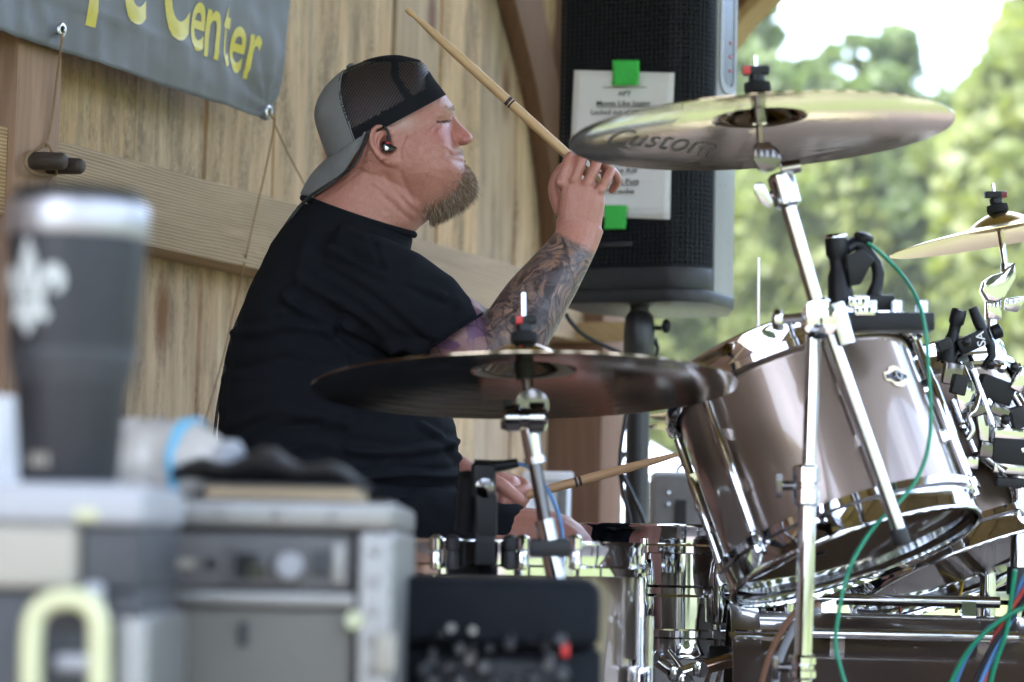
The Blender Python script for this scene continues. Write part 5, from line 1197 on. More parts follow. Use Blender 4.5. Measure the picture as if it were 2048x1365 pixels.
def limb(mbx, pts, n=20, sub=6):
    """pts: (point, radius across, radius along the view); smooth tapered limb"""
    ps = catmull([p[0] for p in pts], sub); rs = catmull([Vector((p[1], p[2], 0)) for p in pts], sub); rings = []
    for i, p in enumerate(ps):
        a = ps[max(i - 1, 0)]; b = ps[min(i + 1, len(ps) - 1)]; t = (b - a).normalized()
        v = (_fw - t * _fw.dot(t)).normalized(); u = t.cross(v).normalized(); rings.append(ering(p, u, v, rs[i].x, rs[i].y, n))
    def cap(c, r, sign):
        pass
    mbx.loft(rings)
    mbx.ell(ps[0], (rs[0].x * 0.98,) * 3, None, 14, 8); mbx.ell(ps[-1], (min(rs[-1].x, rs[-1].y) * 0.98,) * 3, None, 14, 8)
def ball(mbx, c, r): mbx.ell(c, (r, r, r) if not isinstance(r, tuple) else r, None, 14, 9)
def finger(mbx, pts, r0, r1, n=12):
    ps = catmull(pts, 5); m_ = len(ps); mbx.tube(ps, [lerp(r0, r1, i / (m_ - 1)) for i in range(m_)], n)
    ball(mbx, ps[-1], r1 * 0.99); ball(mbx, ps[0], r0 * 0.99)

body = MB()
# --- head (without the nose)
head_c = [(897, 198), (906, 212), (907, 222), (903, 234), (903, 248), (906, 268), (912, 288), (919, 297), (926, 304), (926, 309), (922, 311), (928, 315), (930, 321), (928, 329), (938, 341), (948, 357), (949, 374), (941, 391), (924, 406), (900, 420),
          (872, 432), (835, 440), (790, 436), (745, 418), (705, 390), (682, 355), (668, 312), (655, 270), (648, 228), (657, 187), (690, 148), (735, 130), (785, 125), (830, 131), (862, 152), (882, 177)]
def headW(x, y):
    w = 101 - 12 * sstep(300, 400, y) - 10 * sstep(840, 930, x) + 3 * sstep(300, 340, y) * sstep(900, 820, x) * 0
    return w
inflate(head_c, (785, 268), headW, 2.25, mbx=body)
# nose: rings from bridge to tip, lying across the sagittal plane
nose = [((886, 219), (909, 226), 7), ((890, 236), (913, 239), 11), ((894, 250), (925, 251), 14), ((898, 262), (936, 262), 18), ((902, 272), (944.5, 271), 21), ((905, 280), (946.5, 279), 23), ((908, 286), (942, 286), 20), ((912, 291), (931, 291.5), 13)]
body.loft([[H(lerp(b[0], f[0], 0.5 + 0.5 * math.cos(a)), lerp(b[1], f[1], 0.5 + 0.5 * math.cos(a)), w * math.sin(a) * (1.15 if math.cos(a) < 0 else 1 - 0.25 * max(0, math.cos(a)))) for a in [2 * math.pi * i / 20 for i in range(20)]] for b, f, w in nose])
for s_ in (-1, 1): body.ell(H(922, 281, s_ * 17), (12 * PXM, 8 * PXM, 8 * PXM), (CR, _fw, CU), 14, 8)      # wings of the nose
# lips
body.ell(H(911, 303.5, 0), (14 * PXM, 36 * PXM, 7 * PXM), (CR, _fw, CU), 20, 10); body.ell(H(912, 320, 0), (17 * PXM, 36 * PXM, 10 * PXM), (CR, _fw, CU), 20, 10); body.ell(H(934, 278, 0), (12 * PXM, 12 * PXM, 10.5 * PXM), (CR, _fw, CU), 16, 8)
# --- neck
nu = (Vector((1, 0, 0)) * 1.0)
def nring(xa, ya, xb, yb, w, ex=2.0):
    a, b = H(xa, ya), H(xb, yb); c = (a + b) / 2; return ering(c, (b - a).normalized(), Vector((0, 1, 0)), (b - a).length / 2, w * PXM, 40, ex)
body.loft([nring(675, 262, 850, 330, 72), nring(668, 312, 880, 402, 79), nring(652, 352, 872, 428, 83), nring(632, 388, 842, 452, 85), nring(600, 430, 815, 480, 92), nring(570, 480, 800, 520, 110), nring(545, 530, 800, 560, 120)])
# --- torso under the shirt, thighs, shins
def tring(y, xb, xf, w, ex=2.3, k=1.0):
    c = H((xb + xf) / 2, y); return ering(c, CR, Vector((0, 1, 0)), (xf - xb) / 2 * PXM * k, w * PXM * k, 40, ex)
TUP = [(600, 408, 826, 474, 96), (583, 432, 822, 492, 128), (564, 462, 817, 515, 180), (545, 495, 812, 545, 226), (520, 545, 808, 585, 255)]
TOR = [(600, 494, 806, 262), (640, 478, 812, 258), (710, 457, 840, 256), (790, 442, 885, 262), (860, 437, 913, 268), (930, 442, 920, 270), (990, 458, 917, 262), (1040, 480, 905, 250)]
body.loft([nring(a + 12, b + 12, c - 8, d + 12, w * 0.9, 2.2) for a, b, c, d, w in TUP] + [tring(y, a, b, w, 2.3, 0.93) for y, a, b, w in TOR])
for s_ in (-1, 1):
    Yl = s_ * 150
    limb(body, [(H(600, 1085, Yl * 0.8), 0.09, 0.095), (H(800, 1095, Yl), 0.078, 0.085), (H(960, 1096, Yl * 1.35), 0.062, 0.07), (H(1070, 1090, Yl * 1.5), 0.053, 0.056), (H(1122, 1108, Yl * 1.55), 0.050, 0.052), (H(1138, 1190, Yl * 1.5), 0.05, 0.052), (H(1138, 1320, Yl * 1.45), 0.052, 0.056), (H(1125, 1600, Yl * 1.4), 0.036, 0.036), (H(1125, 1760, Yl * 1.4), 0.032, 0.034)])
    limb(body, [(H(1110, 1800, Yl * 1.4), 0.036, 0.036), (H(1180, 1835, Yl * 1.4), 0.034, 0.042), (H(1330, 1850, Yl * 1.45), 0.024, 0.045)])
# --- right arm
YS, YE, YW = -165, -225, -130
RA = [(H(672, 565, YS + 25), 0.050, 0.050), (H(800, 608, YS - 28), 0.056, 0.054), (H(915, 665, YE + 15), 0.054, 0.054), (H(962, 703, YE), 0.050, 0.050), (H(993, 714, YE), 0.0495, 0.05), (H(1024, 674, YE + 10), 0.0515, 0.052), (H(1068, 606, YE + 40), 0.049, 0.047), (H(1115, 540, YE + 66), 0.041, 0.038), (H(1150, 486, YW - 8), 0.0345, 0.028), (H(1160, 452, YW), 0.037, 0.025)]
limb(body, RA, 24)
# right hand: palm from wrist to knuckles, fingers folded over the stick
hY = YW
body.loft([ering(H(x, y, hY + dl), CR * math.cos(rt) - CU * math.sin(rt), _fw, a * PXM, b * PXM, 20, 2.4) for x, y, dl, a, b, rt in ((1158, 462, 0, 43, 30, 0.1), (1160, 430, -2, 45, 30, 0.1), (1164, 400, -4, 46, 29, 0.14), (1164, 376, -5, 44, 25, 0.18), (1163, 362, 4, 40, 18, 0.2))])
for (kx, ky, px_, py_, dx, dy, tx, ty, r0) in ((1121, 366, 1140, 314, 1158, 320, 1163, 342, 11.5), (1148, 360, 1169, 308, 1187, 318, 1190, 342, 12), (1176, 366, 1198, 318, 1213, 334, 1210, 356, 11.5), (1201, 380, 1224, 342, 1235, 362, 1224, 380, 10.2)):
    finger(body, [H(kx, ky, hY - 14), H(lerp(kx, px_, 0.55), lerp(ky, py_, 0.55), hY - 16), H(px_, py_, hY + 2), H(dx, dy, hY + 30), H(tx, ty, hY + 48)], r0 * PXM, r0 * 0.8 * PXM)
    ball(body, H(kx, ky, hY - 20), r0 * 0.98 * PXM)
finger(body, [H(1120, 420, hY + 20), H(1108, 380, hY + 34), H(1118, 345, hY + 40), H(1140, 326, hY + 40)], 14 * PXM, 10 * PXM)
# --- left arm and hand
lY = 120
LA = [(H(672, 570, 170), 0.058, 0.058), (H(760, 720, 215), 0.058, 0.06), (H(800, 850, 220), 0.05, 0.052), (H(850, 920, 190), 0.044, 0.044), (H(910, 955, 145), 0.036, 0.034), (H(950, 972, lY + 5), 0.030, 0.026)]
limb(body, LA, 20)
body.loft([ering(H(x, y, lY + dl), (CR * 0.25 + CU * 0.97), _fw, a * PXM, b * PXM, 20, 2.3) for x, y, dl, a, b in ((935, 970, 8, 34, 30), (965, 976, 0, 38, 34), (995, 982, 0, 41, 36), (1020, 987, 0, 38, 34), (1032, 990, 4, 30, 30))])
finger(body, [H(975, 958, lY - 32), H(1000, 968, lY - 40), H(1022, 986, lY - 42), H(1042, 1003, lY - 38)], 15 * PXM, 11.5 * PXM)                 # thumb on the stick
for i_, (ox, oy, r_) in enumerate(((0, 0, 13.5), (-3, 19, 13.5), (-10, 36, 12.5), (-18, 50, 11))):
    finger(body, [H(1012 + ox, 958 + oy, lY + 24), H(1042 + ox, 966 + oy, lY + 16), H(1052 + ox, 978 + oy, lY - 8), H(1036 + ox, 984 + oy * 1.0, lY - 30), H(1012 + ox, 984 + oy, lY - 34)], r_ * PXM, r_ * 0.85 * PXM)
# --- ear, both sides
EAR = [(757, 252), (748, 256), (741, 264), (738.5, 276), (740, 288), (746, 300), (752, 312), (760, 322), (771, 329), (783, 334), (793, 334), (800, 328), (801, 320), (795, 312)]
for s_ in (-1, 1):
    def el(x, y):           # lateral place of the ear: leaning out towards the back
        return s_ * (94 + 16 * sstep(795, 740, x) - 3 * sstep(300, 335, y))
    inner = [(775, 262), (768, 256)]
    poly = EAR + [(790, 300), (786, 280), (778, 262), (768, 254)]
    m = MB(); n_ = len(poly); cx_, cy_ = 772, 294
    top_ = [H(x, y, el(x, y) + s_ * 1) for x, y in poly]; bot_ = [H(lerp(x, cx_, 0.08), lerp(y, cy_, 0.08), el(x, y) - s_ * 9) for x, y in poly]
    v0 = top_ + bot_ + [H(cx_, cy_, el(cx_, cy_) - s_ * 2), H(cx_, cy_, el(cx_, cy_) - s_ * 14)]; fs = []
    for i in range(n_):
        j = (i + 1) % n_; fs += [(i, j, 2 * n_), (n_ + j, n_ + i, 2 * n_ + 1), (j, i, n_ + i, n_ + j)]
    body.add(v0, fs)
    rim = catmull([H(x, y, el(x, y) + s_ * 3.5) for x, y in ((781, 270), (778, 260), (770, 254.5), (757, 253.5), (748, 258), (743, 266), (741.5, 277), (743, 289), (749, 301), (756, 312), (765, 321))], 4)
    body.tube(rim, [4.6 * PXM] * len(rim), 10)
    anti = catmull([H(x, y, el(x, y) + s_ * 1) for x, y in ((768, 268), (759, 278), (755, 292), (759, 306), (769, 314), (778, 317))], 4); body.tube(anti, 3.8 * PXM, 8)
    body.ell(H(786, 325, el(786, 325) + s_ * 1), (14 * PXM, 7 * PXM, 10 * PXM), (CR, _fw, CU), 14, 8)
    body.ell(H(791, 298, s_ * 92), (7 * PXM, 8 * PXM, 9 * PXM), (CR, _fw, CU), 12, 8)

def remesh(mb_, voxel, smooth_it, factor=0.5):
    me = bpy.data.meshes.new('tmp'); me.from_pydata([tuple(v) for v in mb_.v], [], mb_.f)
    bm = bmesh.new(); bm.from_mesh(me); bmesh.ops.recalc_face_normals(bm, faces=bm.faces); bm.to_mesh(me); bm.free()
    ob = bpy.data.objects.new('tmp', me); COL.objects.link(ob)
    md = ob.modifiers.new('r', 'REMESH'); md.mode = 'VOXEL'; md.voxel_size = voxel; md.adaptivity = 0
    if smooth_it: s2 = ob.modifiers.new('s', 'SMOOTH'); s2.factor = factor; s2.iterations = smooth_it
    dg = bpy.context.evaluated_depsgraph_get(); ev = ob.evaluated_get(dg); out = bpy.data.meshes.new_from_object(ev)
    bpy.data.objects.remove(ob); bpy.data.meshes.remove(me); return out
def proj_np(co):
    v = co - np.array(CAM); z = v @ np.array(_fw); return 1024 + FPX * (v @ np.array(CR)) / z, 682.5 - FPX * (v @ np.array(CU)) / z
def get_co(me): a = np.empty(len(me.vertices) * 3, np.float32); me.vertices.foreach_get('co', a); return a.reshape(-1, 3).astype(float)
def set_co(me, a): me.vertices.foreach_set('co', a.astype(np.float32).ravel()); me.update()
def seg_dist(x, y, pts):
    best = np.full(x.shape, 1e9)
    for (ax, ay), (bx2, by2) in zip(pts[:-1], pts[1:]):
        dx, dy = bx2 - ax, by2 - ay; L2 = dx * dx + dy * dy + 1e-9; t = np.clip(((x - ax) * dx + (y - ay) * dy) / L2, 0, 1); best = np.minimum(best, np.hypot(x - ax - t * dx, y - ay - t * dy))
    return best
bme = remesh(body, 0.0024, 3)
co = get_co(bme); u_, v_ = proj_np(co); lat = (co[:, 1] - Y0) / PXM; side = np.sign(lat)
isface = (u_ > 690) & (u_ < 960) & (v_ < 450) & (np.abs(lat) < 125)
prox = np.where(isface, 1.0, 0.0); dl = np.zeros(len(co))
def blob(x, y, r_, d_, ry=None): 
    global dl
    dl += d_ * np.exp(-(((u_ - x) / r_) ** 2 + ((v_ - y) / (ry or r_)) ** 2))
def crease(pts, w, d_):
    global dl
    dl -= 1.35 * d_ * np.exp(-(seg_dist(u_, v_, pts) / w) ** 2)
crease([(899, 206), (886, 212)], 3, 1.2); crease([(868, 262), (850, 300)], 9, 1.6); crease([(908, 288), (888, 300), (872, 322)], 6, 1.8); crease([(872, 246), (858, 255)], 2.0, 1.4); blob(888, 238, 15, -9, 11); blob(889, 233, 10, 4, 5); blob(886, 249, 13, 3, 5); blob(893, 217, 12, 4, 7); blob(868, 272, 26, 5, 18); blob(893, 286, 16, 6); blob(845, 350, 34, 5, 26); blob(868, 400, 30, 3); blob(815, 262, 22, -4); blob(905, 335, 14, 4, 16); blob(850, 222, 30, -2)
crease([(874, 243), (886, 243.5), (899, 241)], 2.0, 6.0); crease([(876, 236), (887, 233), (899, 232)], 2.0, 2.2); crease([(879, 249), (890, 250.5), (900, 248)], 2.2, 1.6); crease([(873, 244), (862, 250)], 2.2, 1.6); crease([(872, 241), (860, 242)], 2.0, 1.2); crease([(880, 252), (868, 259)], 3, 1.4); crease([(881, 228), (900, 226)], 3, 1.5)
crease([(916, 279), (910, 290), (904, 300), (899, 308)], 5.0, 2.0); crease([(899, 306.5), (906, 310), (916, 311.5), (929, 310.5)], 2.0, 4.0)
crease([(801, 345), (812, 375), (826, 402)], 5, 1.8); crease([(770, 350), (790, 385), (830, 425)], 6, 2.2); crease([(745, 372), (780, 405), (820, 440)], 5, 2.0); crease([(921, 289), (930, 288)], 2.2, 5)
crease([(812, 270), (800, 300), (802, 318)], 3, 2.0); crease([(770, 285), (776, 300)], 9, 7)
dl += 0.9 * np.array([mnoise.noise(Vector((a * 0.11, b * 0.11, 0.4))) for a, b in zip(u_, v_)])
co[:, 1] += np.where(isface, side * dl * np.clip(np.abs(lat) / 16, 0, 1), 0) * PXM
# knuckle and finger creases, forearm tendons
hand = (u_ > 1095) & (v_ > 295) & (v_ < 480) & (u_ < 1245)
d2 = np.zeros(len(co))
for pts in (((1136, 368), (1156, 312)), ((1163, 366), (1185, 314)), ((1189, 374), (1212, 330))): d2 += 3.5 * np.exp(-(seg_dist(u_, v_, pts) / 2.5) ** 2)
for pts in (((1132, 352), (1146, 430)), ((1153, 350), (1158, 430)), ((1177, 356), (1168, 430)), ((1199, 370), (1178, 436))): d2 -= 0.8 * np.exp(-(seg_dist(u_, v_, pts) / 5) ** 2)
co[:, 1] += np.where(hand & (lat < hY), d2, 0) * PXM
set_co(bme, co)
# colour: the skin's own tones, with shade painted into ear hollow, nostril, mouth line
N_v = len(co); col = np.tile(np.array([0.46, 0.212, 0.158]), (N_v, 1))
def tint(mask, c): 
    global col
    col = col * (1 - mask[:, None]) + np.array(c) * mask[:, None]
G = lambda x, y, r_, ry=None: np.exp(-(((u_ - x) / r_) ** 2 + ((v_ - y) / (ry or r_)) ** 2))
near = isface | ((u_ > 600) & (u_ < 960) & (v_ < 520))
nz_ = np.array([mnoise.noise(Vector((a * 0.05, b * 0.05, 1.7))) * 0.6 + mnoise.noise(Vector((a * 0.17, b * 0.17, 4.1))) * 0.4 for a, b in zip(u_, v_)])
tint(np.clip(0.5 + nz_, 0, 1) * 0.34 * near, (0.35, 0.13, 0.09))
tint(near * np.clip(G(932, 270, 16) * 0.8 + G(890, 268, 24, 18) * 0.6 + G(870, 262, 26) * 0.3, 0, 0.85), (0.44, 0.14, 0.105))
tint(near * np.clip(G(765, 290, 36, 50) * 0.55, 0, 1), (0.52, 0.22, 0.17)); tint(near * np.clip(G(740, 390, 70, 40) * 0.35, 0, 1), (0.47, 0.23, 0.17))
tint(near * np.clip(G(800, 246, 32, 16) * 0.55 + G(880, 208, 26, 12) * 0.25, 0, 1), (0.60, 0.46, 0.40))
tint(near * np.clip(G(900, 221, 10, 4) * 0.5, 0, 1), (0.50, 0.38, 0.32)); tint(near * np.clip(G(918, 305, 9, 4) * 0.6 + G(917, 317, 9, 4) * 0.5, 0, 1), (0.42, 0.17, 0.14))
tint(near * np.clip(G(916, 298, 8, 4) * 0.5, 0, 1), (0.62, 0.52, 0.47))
bd_poly = [(929, 318), (950, 343), (958, 362), (951, 392), (925, 418), (905, 440), (880, 447), (852, 425), (868, 405), (895, 390), (918, 365), (926, 345)]
beard_d = np.minimum(seg_dist(u_, v_, bd_poly + bd_poly[:1]), 99)
def inside(x, y, poly):
    r_ = np.zeros(x.shape, bool); n = len(poly)
    for i in range(n):
        (x1, y1), (x2, y2) = poly[i], poly[(i + 1) % n]; c_ = ((y1 > y) != (y2 > y)) & (x < (x2 - x1) * (y - y1) / (y2 - y1 + 1e-12) + x1); r_ ^= c_
    return r_
inb = inside(u_, v_, bd_poly); tint(np.where(inb & near, np.clip(beard_d / 10, 0, 1) * 0.65, 0), (0.12, 0.075, 0.05))
tint(np.where(~inb & near, np.exp(-(beard_d / 14) ** 2) * 0.22, 0), (0.28, 0.19, 0.15))
tint(near * 0.95 * np.exp(-(seg_dist(u_, v_, [(873, 243.5), (886, 244), (900, 241.5)]) / 1.9) ** 2), (0.06, 0.025, 0.02))
tint(near * np.clip(G(772, 288, 13, 18) * 0.6, 0, 1), (0.28, 0.08, 0.06)); tint(near * 0.6 * np.exp(-(seg_dist(u_, v_, [(899, 307), (907, 310.5), (917, 311.5), (927, 310.5)]) / 1.7) ** 2), (0.17, 0.06, 0.05)); tint(near * np.clip(G(924, 289.5, 5, 2.2) * 0.8, 0, 1), (0.12, 0.04, 0.03))  # reddened ear hollow, mouth line and nostril darkened to stand for shade
tint((u_ > 1000) * (v_ > 1020) * (v_ < 1110) * 0.25, (0.45, 0.22, 0.17))
# tattooed sleeve of the right arm
arm = [( x, y) for x, y in ((760, 590), (905, 665), (965, 710), (998, 715), (1045, 650), (1120, 540), (1168, 468))]
da = seg_dist(u_, v_, arm); onarm = ((u_ > 830) & (v_ < 800) & (v_ > 460) & (da < 95) & (lat < -60))
dw = ((u_ - 1152) * 0.46 - (v_ - 492) * 0.888)              # past the wrist line: bare skin
tat = np.where(onarm, np.clip(1 - (dw + 6 * nz_) / 10, 0, 1), 0.0)
purple = np.where(onarm, np.clip((985 + 6 * nz_ - u_ + (v_ - 690) * 0.3) / 14, 0, 1), 0.0)
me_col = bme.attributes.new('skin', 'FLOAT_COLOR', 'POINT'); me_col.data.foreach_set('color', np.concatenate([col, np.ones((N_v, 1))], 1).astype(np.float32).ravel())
for nm, arr in (('tattoo', tat), ('purple', purple)): at = bme.attributes.new(nm, 'FLOAT', 'POINT'); at.data.foreach_set('value', arr.astype(np.float32))
def skin_mat():
    t = NT('skin'); v = t.obj(); base = t.attr('skin', 'Color'); tat_ = t.attr('tattoo', 'Fac'); pur = t.attr('purple', 'Fac')
    fr = t.noise(v, 300, 5, 0.75); base = t.mix(t.ramp(fr, [(0.45, t.g(0)), (0.7, t.g(0.45))]), base, t.mix(1.0, base, (0.72, 0.55, 0.5), 'MULTIPLY'))
    wv_ = t.n('TexNoise', {'Vector': v, 'Scale': 12.0, 'Detail': 3.0, 'Roughness': 0.5, 'Distortion': 2.2}).outputs['Fac']
    w2 = t.n('TexNoise', {'Vector': t.mapping(v, (1, 1, 1), (3, 1, 2)), 'Scale': 24.0, 'Detail': 4.0, 'Roughness': 0.55, 'Distortion': 1.6}).outputs['Fac']
    vo = t.n('TexVoronoi', {'Vector': t.mapping(v, (1, 1, 1), (0.3, 0, 0)), 'Scale': 13.0, 'Randomness': 1.0}, feature='DISTANCE_TO_EDGE').outputs['Distance']
    ink = t.ramp(wv_, [(0.38, (0.006, 0.007, 0.010)), (0.44, (0.04, 0.04, 0.047)), (0.48, (0.36, 0.21, 0.13)), (0.53, (0.20, 0.165, 0.16)), (0.565, (0.010, 0.011, 0.016)), (0.64, (0.42, 0.29, 0.22))])
    ink = t.mix(t.ramp(w2, [(0.45, t.g(0)), (0.62, t.g(0.75))]), ink, t.ramp(w2, [(0.45, (0.20, 0.15, 0.13)), (0.58, (0.13, 0.125, 0.14)), (0.72, (0.03, 0.032, 0.04))]))
    ink = t.mix(t.ramp(vo, [(0.0, t.g(0.75)), (0.035, t.g(0.0))]), ink, (0.02, 0.02, 0.026))
    pink = t.mix(t.ramp(wv_, [(0.42, t.g(0)), (0.5, t.g(1))]), (0.17, 0.085, 0.20), (0.36, 0.20, 0.20)); pink = t.mix(t.ramp(vo, [(0.0, t.g(0.9)), (0.03, t.g(0.0))]), pink, (0.03, 0.03, 0.04))
    ink = t.mix(pur, ink, pink)
    ink = t.mix(1.0, ink, (0.72, 0.68, 0.68), 'MULTIPLY')
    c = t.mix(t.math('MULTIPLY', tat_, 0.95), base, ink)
    h = t.math('ADD', t.noise(v, 520, 3), t.math('MULTIPLY', t.noise(v, 150, 2), 0.6))
    return t.pbr(c, t.math('MULTIPLY_ADD', t.noise(v, 70, 4), 0.34, 0.24), 0, t.bump(h, 0.4, 0.0018), **{'Subsurface Weight': 0.06, 'Subsurface Radius': (0.012, 0.005, 0.003), 'Subsurface Scale': 0.6})
M['skin'] = skin_mat()
finish(bme, M['skin'], 180)
man = thing('person', 'man in black t-shirt and backwards grey cap drumming, eyes closed, stick raised', 'person', (H(640, 1100).x, Y0, 0))
co = get_co(bme) - np.array(man.location); set_co(bme, co)
link('body', bme, man)

# ------------------------------------------------------------------ t-shirt
shirt = MB()
shirt.loft([nring(a, b, c, d, w, 2.15) for a, b, c, d, w in TUP] + [tring(y, a, b, w) for y, a, b, w in TOR])
def slv(path):
    rings = []
    for (x, y, l, a, b, dx, dy, dl_) in path:       # dx,dy: the ring's in-picture axis
        n_ = math.hypot(dx, dy); u = (CR * (dx / n_) - CU * (dy / n_)); w_ = (_fw + CR * dl_).normalized(); rings.append(ering(H(x, y, l), u, w_, a * PXM, b * PXM, 32, 2.15))
    shirt.loft(rings)
slv([(650, 555, YS + 20, 108, 105, -0.3, 1, 0), (730, 575, YS - 20, 105, 104, -0.35, 1, 0), (800, 600, YS - 40, 98, 97, -0.42, 1, 0), (860, 634, YE + 15, 88, 90, -0.55, 1, 0), (904, 667, YE + 4, 72, 82, -0.84, 0.55, 0.0), (907, 669, YE + 4, 66, 76, -0.84, 0.55, 0.0)])
slv([(650, 560, 165, 100, 100, -0.3, 1, 0), (720, 650, 205, 92, 92, -0.8, 0.7, 0), (765, 730, 215, 84, 84, -1, 0.3, 0), (780, 765, 218, 80, 80, -1, 0.3, 0)])
sme = remesh(shirt, 0.0042, 6)
co = get_co(sme); u_, v_ = proj_np(co); lat = (co[:, 1] - Y0) / PXM
nrm = np.empty(len(co) * 3, np.float32); sme.vertices.foreach_get('normal', nrm); nrm = nrm.reshape(-1, 3).astype(float)
disp = np.zeros(len(co))
FSC = 1.7
FOLDS = [([(560, 590), (640, 640), (720, 655)], 9, 5), ([(600, 560), (690, 610), (790, 690)], 10, 5), ([(640, 530), (740, 590), (850, 690)], 9, -3), ([(660, 500), (760, 545), (880, 590)], 8, 4), ([(700, 505), (800, 560), (905, 615)], 9, -3.5),
         ([(690, 650), (760, 690), (850, 700)], 10, 7), ([(650, 660), (720, 720), (820, 760)], 9, 4), ([(470, 670), (560, 650), (660, 660)], 9, 4), ([(455, 740), (560, 720), (690, 725)], 10, -3), ([(460, 850), (560, 820), (700, 850)], 11, 4), ([(470, 905), (560, 860), (640, 850)], 9, -4),
         ([(520, 930), (620, 890), (760, 910)], 11, 4), ([(700, 900), (800, 905), (912, 880)], 8, 5), ([(720, 960), (820, 945), (920, 950)], 7, 6), ([(700, 975), (820, 975), (918, 975)], 8, -5), ([(640, 1000), (780, 995), (915, 1002)], 8, 5), ([(845, 850), (880, 870), (915, 915)], 7, 4), ([(620, 470), (600, 540), (560, 620)], 12, 3), ([(740, 470), (760, 500), (770, 540)], 6, -2.5), ([(700, 440), (720, 470), (750, 480)], 6, 3)]
wob = np.array([mnoise.noise(Vector((a * 0.012, b * 0.012, 0.7))) for a, b in zip(u_, v_)]) * 14
for pts, w, d_ in FOLDS:
    dd = seg_dist(u_ + wob, v_ + wob * 0.6, pts); disp += FSC * d_ * (np.exp(-(dd / w) ** 2) - 0.45 * np.exp(-((dd - 1.9 * w) / w) ** 2)) * (lat < 40)
disp += 3.2 * np.array([mnoise.noise(Vector((c[0] * 9, c[1] * 9, c[2] * 21))) for c in co]) + 1.6 * np.array([mnoise.noise(Vector((c[0] * 26, c[1] * 26, c[2] * 50 + c[0] * 14))) for c in co])
disp *= np.clip((v_ - 440) / 60, 0.15, 1)
co += nrm * (disp * PXM)[:, None]; set_co(sme, co - np.array(man.location))
def cloth(name, c0, c1, wscale=2600, rough=0.9):
    t = NT(name); v = t.obj(); w = t.noise(v, wscale, 2); lint = t.noise(v, 260, 2); c = t.mix(t.noise(v, 7, 4), c0, c1)
    c = t.mix(t.ramp(lint, [(0.76, t.g(0)), (0.8, t.g(0.35))]), c, (0.09, 0.095, 0.1))
    return t.pbr(c, rough, 0, t.bump(w, 0.35, 0.001), **{'Specular IOR Level': 0.06})
M['shirt'] = cloth('black_cotton', (0.0075, 0.009, 0.012), (0.012, 0.0135, 0.017))
finish(sme, M['shirt'], 180); ts = link('t_shirt', sme, man)
# ribbed collar and sleeve hem
cring = []
for i in range(64):
    a = 2 * math.pi * i / 64; f = 0.5 + 0.5 * math.cos(a)
    sag = 16 * math.sin(a) ** 2
    cring.append(H(lerp(606, 828, f), lerp(396, 470, f) + 4 * math.sin(a) ** 2, 97 * math.sin(a)))
m = MB(); m.tube(cring, 7.0 * PXM, 10, closed=True); m.build('collar', M['shirt'], ts, smooth=180)
hemr = ering(H(905, 667.5, YE + 4), (CR * -0.8366 - CU * 0.5478), _fw, 72.5 * PXM, 82.5 * PXM, 48, 2.15)
m = MB(); m.tube(hemr, 2.6 * PXM, 8, closed=True); m.build('sleeve_hem', M['shirt'], ts, smooth=180)
# shorts
sh_ = MB()
sh_.loft([tring(y, a, b, w) for y, a, b, w in ((1005, 470, 905, 250), (1060, 478, 900, 258), (1110, 500, 880, 250), (1150, 520, 840, 230))])
for s_ in (-1, 1):
    Yl = s_ * 150; limb(sh_, [(H(600, 1085, Yl * 0.8), 0.108, 0.112), (H(800, 1088, Yl), 0.094, 0.098), (H(940, 1090, Yl * 1.3), 0.074, 0.082), (H(1000, 1086, Yl * 1.42), 0.064, 0.07)], 28)
pme = remesh(sh_, 0.005, 5); co = get_co(pme); u_, v_ = proj_np(co); pme.vertices.foreach_get('normal', (nb2 := np.empty(len(co) * 3, np.float32))); nb2 = nb2.reshape(-1, 3)
dsp = 5.0 * np.array([mnoise.noise(Vector((c[0] * 34 + 1.5 * math.sin(c[2] * 20), c[1] * 8, c[2] * 9))) for c in co]); co += nb2 * (dsp * PXM)[:, None]; set_co(pme, co - np.array(man.location))
finish(pme, M['shirt'], 180); link('shorts', pme, man)
M['shoe'] = simple('black_shoe', (0.02, 0.02, 0.022), 0.6)
for s_ in (-1, 1):
    Yl = s_ * 150 * 1.42; m = MB(); m.loft([ering(H(x, y, Yl), CU, Vector((0, 1, 0)), a * PXM, b * PXM, 20, 2.4) for x, y, a, b in ((1070, 1832, 34, 34), (1100, 1822, 62, 44), (1160, 1838, 52, 50), (1260, 1852, 42, 58), (1350, 1862, 30, 54), (1385, 1868, 18, 36))]); m.build('shoe', M['shoe'], man, smooth=180)

# ------------------------------------------------------------------ cap, worn backwards
cap_c = [(657, 317), (644, 284), (633, 250), (630, 226), (636, 200), (652, 174), (676, 150), (700, 134), (745, 117), (788, 111), (824, 117), (846, 126), (866, 156), (881, 176), (892, 190)]
cc_ = catmull([Vector((x, y, 0)) for x, y in cap_c], 10); m0 = Vector((774, 253.5, 0)); NC, KC = len(cc_), 40
def cap_pt(i, k_, grow=0.0, s_=-1):
    t = math.sin(math.pi / 2 * k_ / KC); p = m0.lerp(cc_[i], t); h = 110 * max(0, 1 - t ** 2.25) ** (1 / 2.25)
    d = (p - m0); 
    if grow: p = p + (d.normalized() * grow * t if d.length > 0 else Vector()); h = h + grow * (1 - t)
    return p, h
def capw(i, k_, s_, grow=0.0): p, h = cap_pt(i, k_, grow); return H(p.x, p.y, s_ * h)
seam = [(690, 138), (681, 160), (681, 185), (685, 210), (697, 244), (711, 284)]
def seam_x(y): return np.interp(y, [p[1] for p in seam], [p[0] for p in seam])
def band_d(p):           # distance above the lower edge line, in px
    ax, ay, bx2, by2 = 892, 190, 657, 317; L_ = math.hypot(bx2 - ax, by2 - ay); return ((p.x - ax) * (by2 - ay) - (p.y - ay) * (bx2 - ax)) / L_
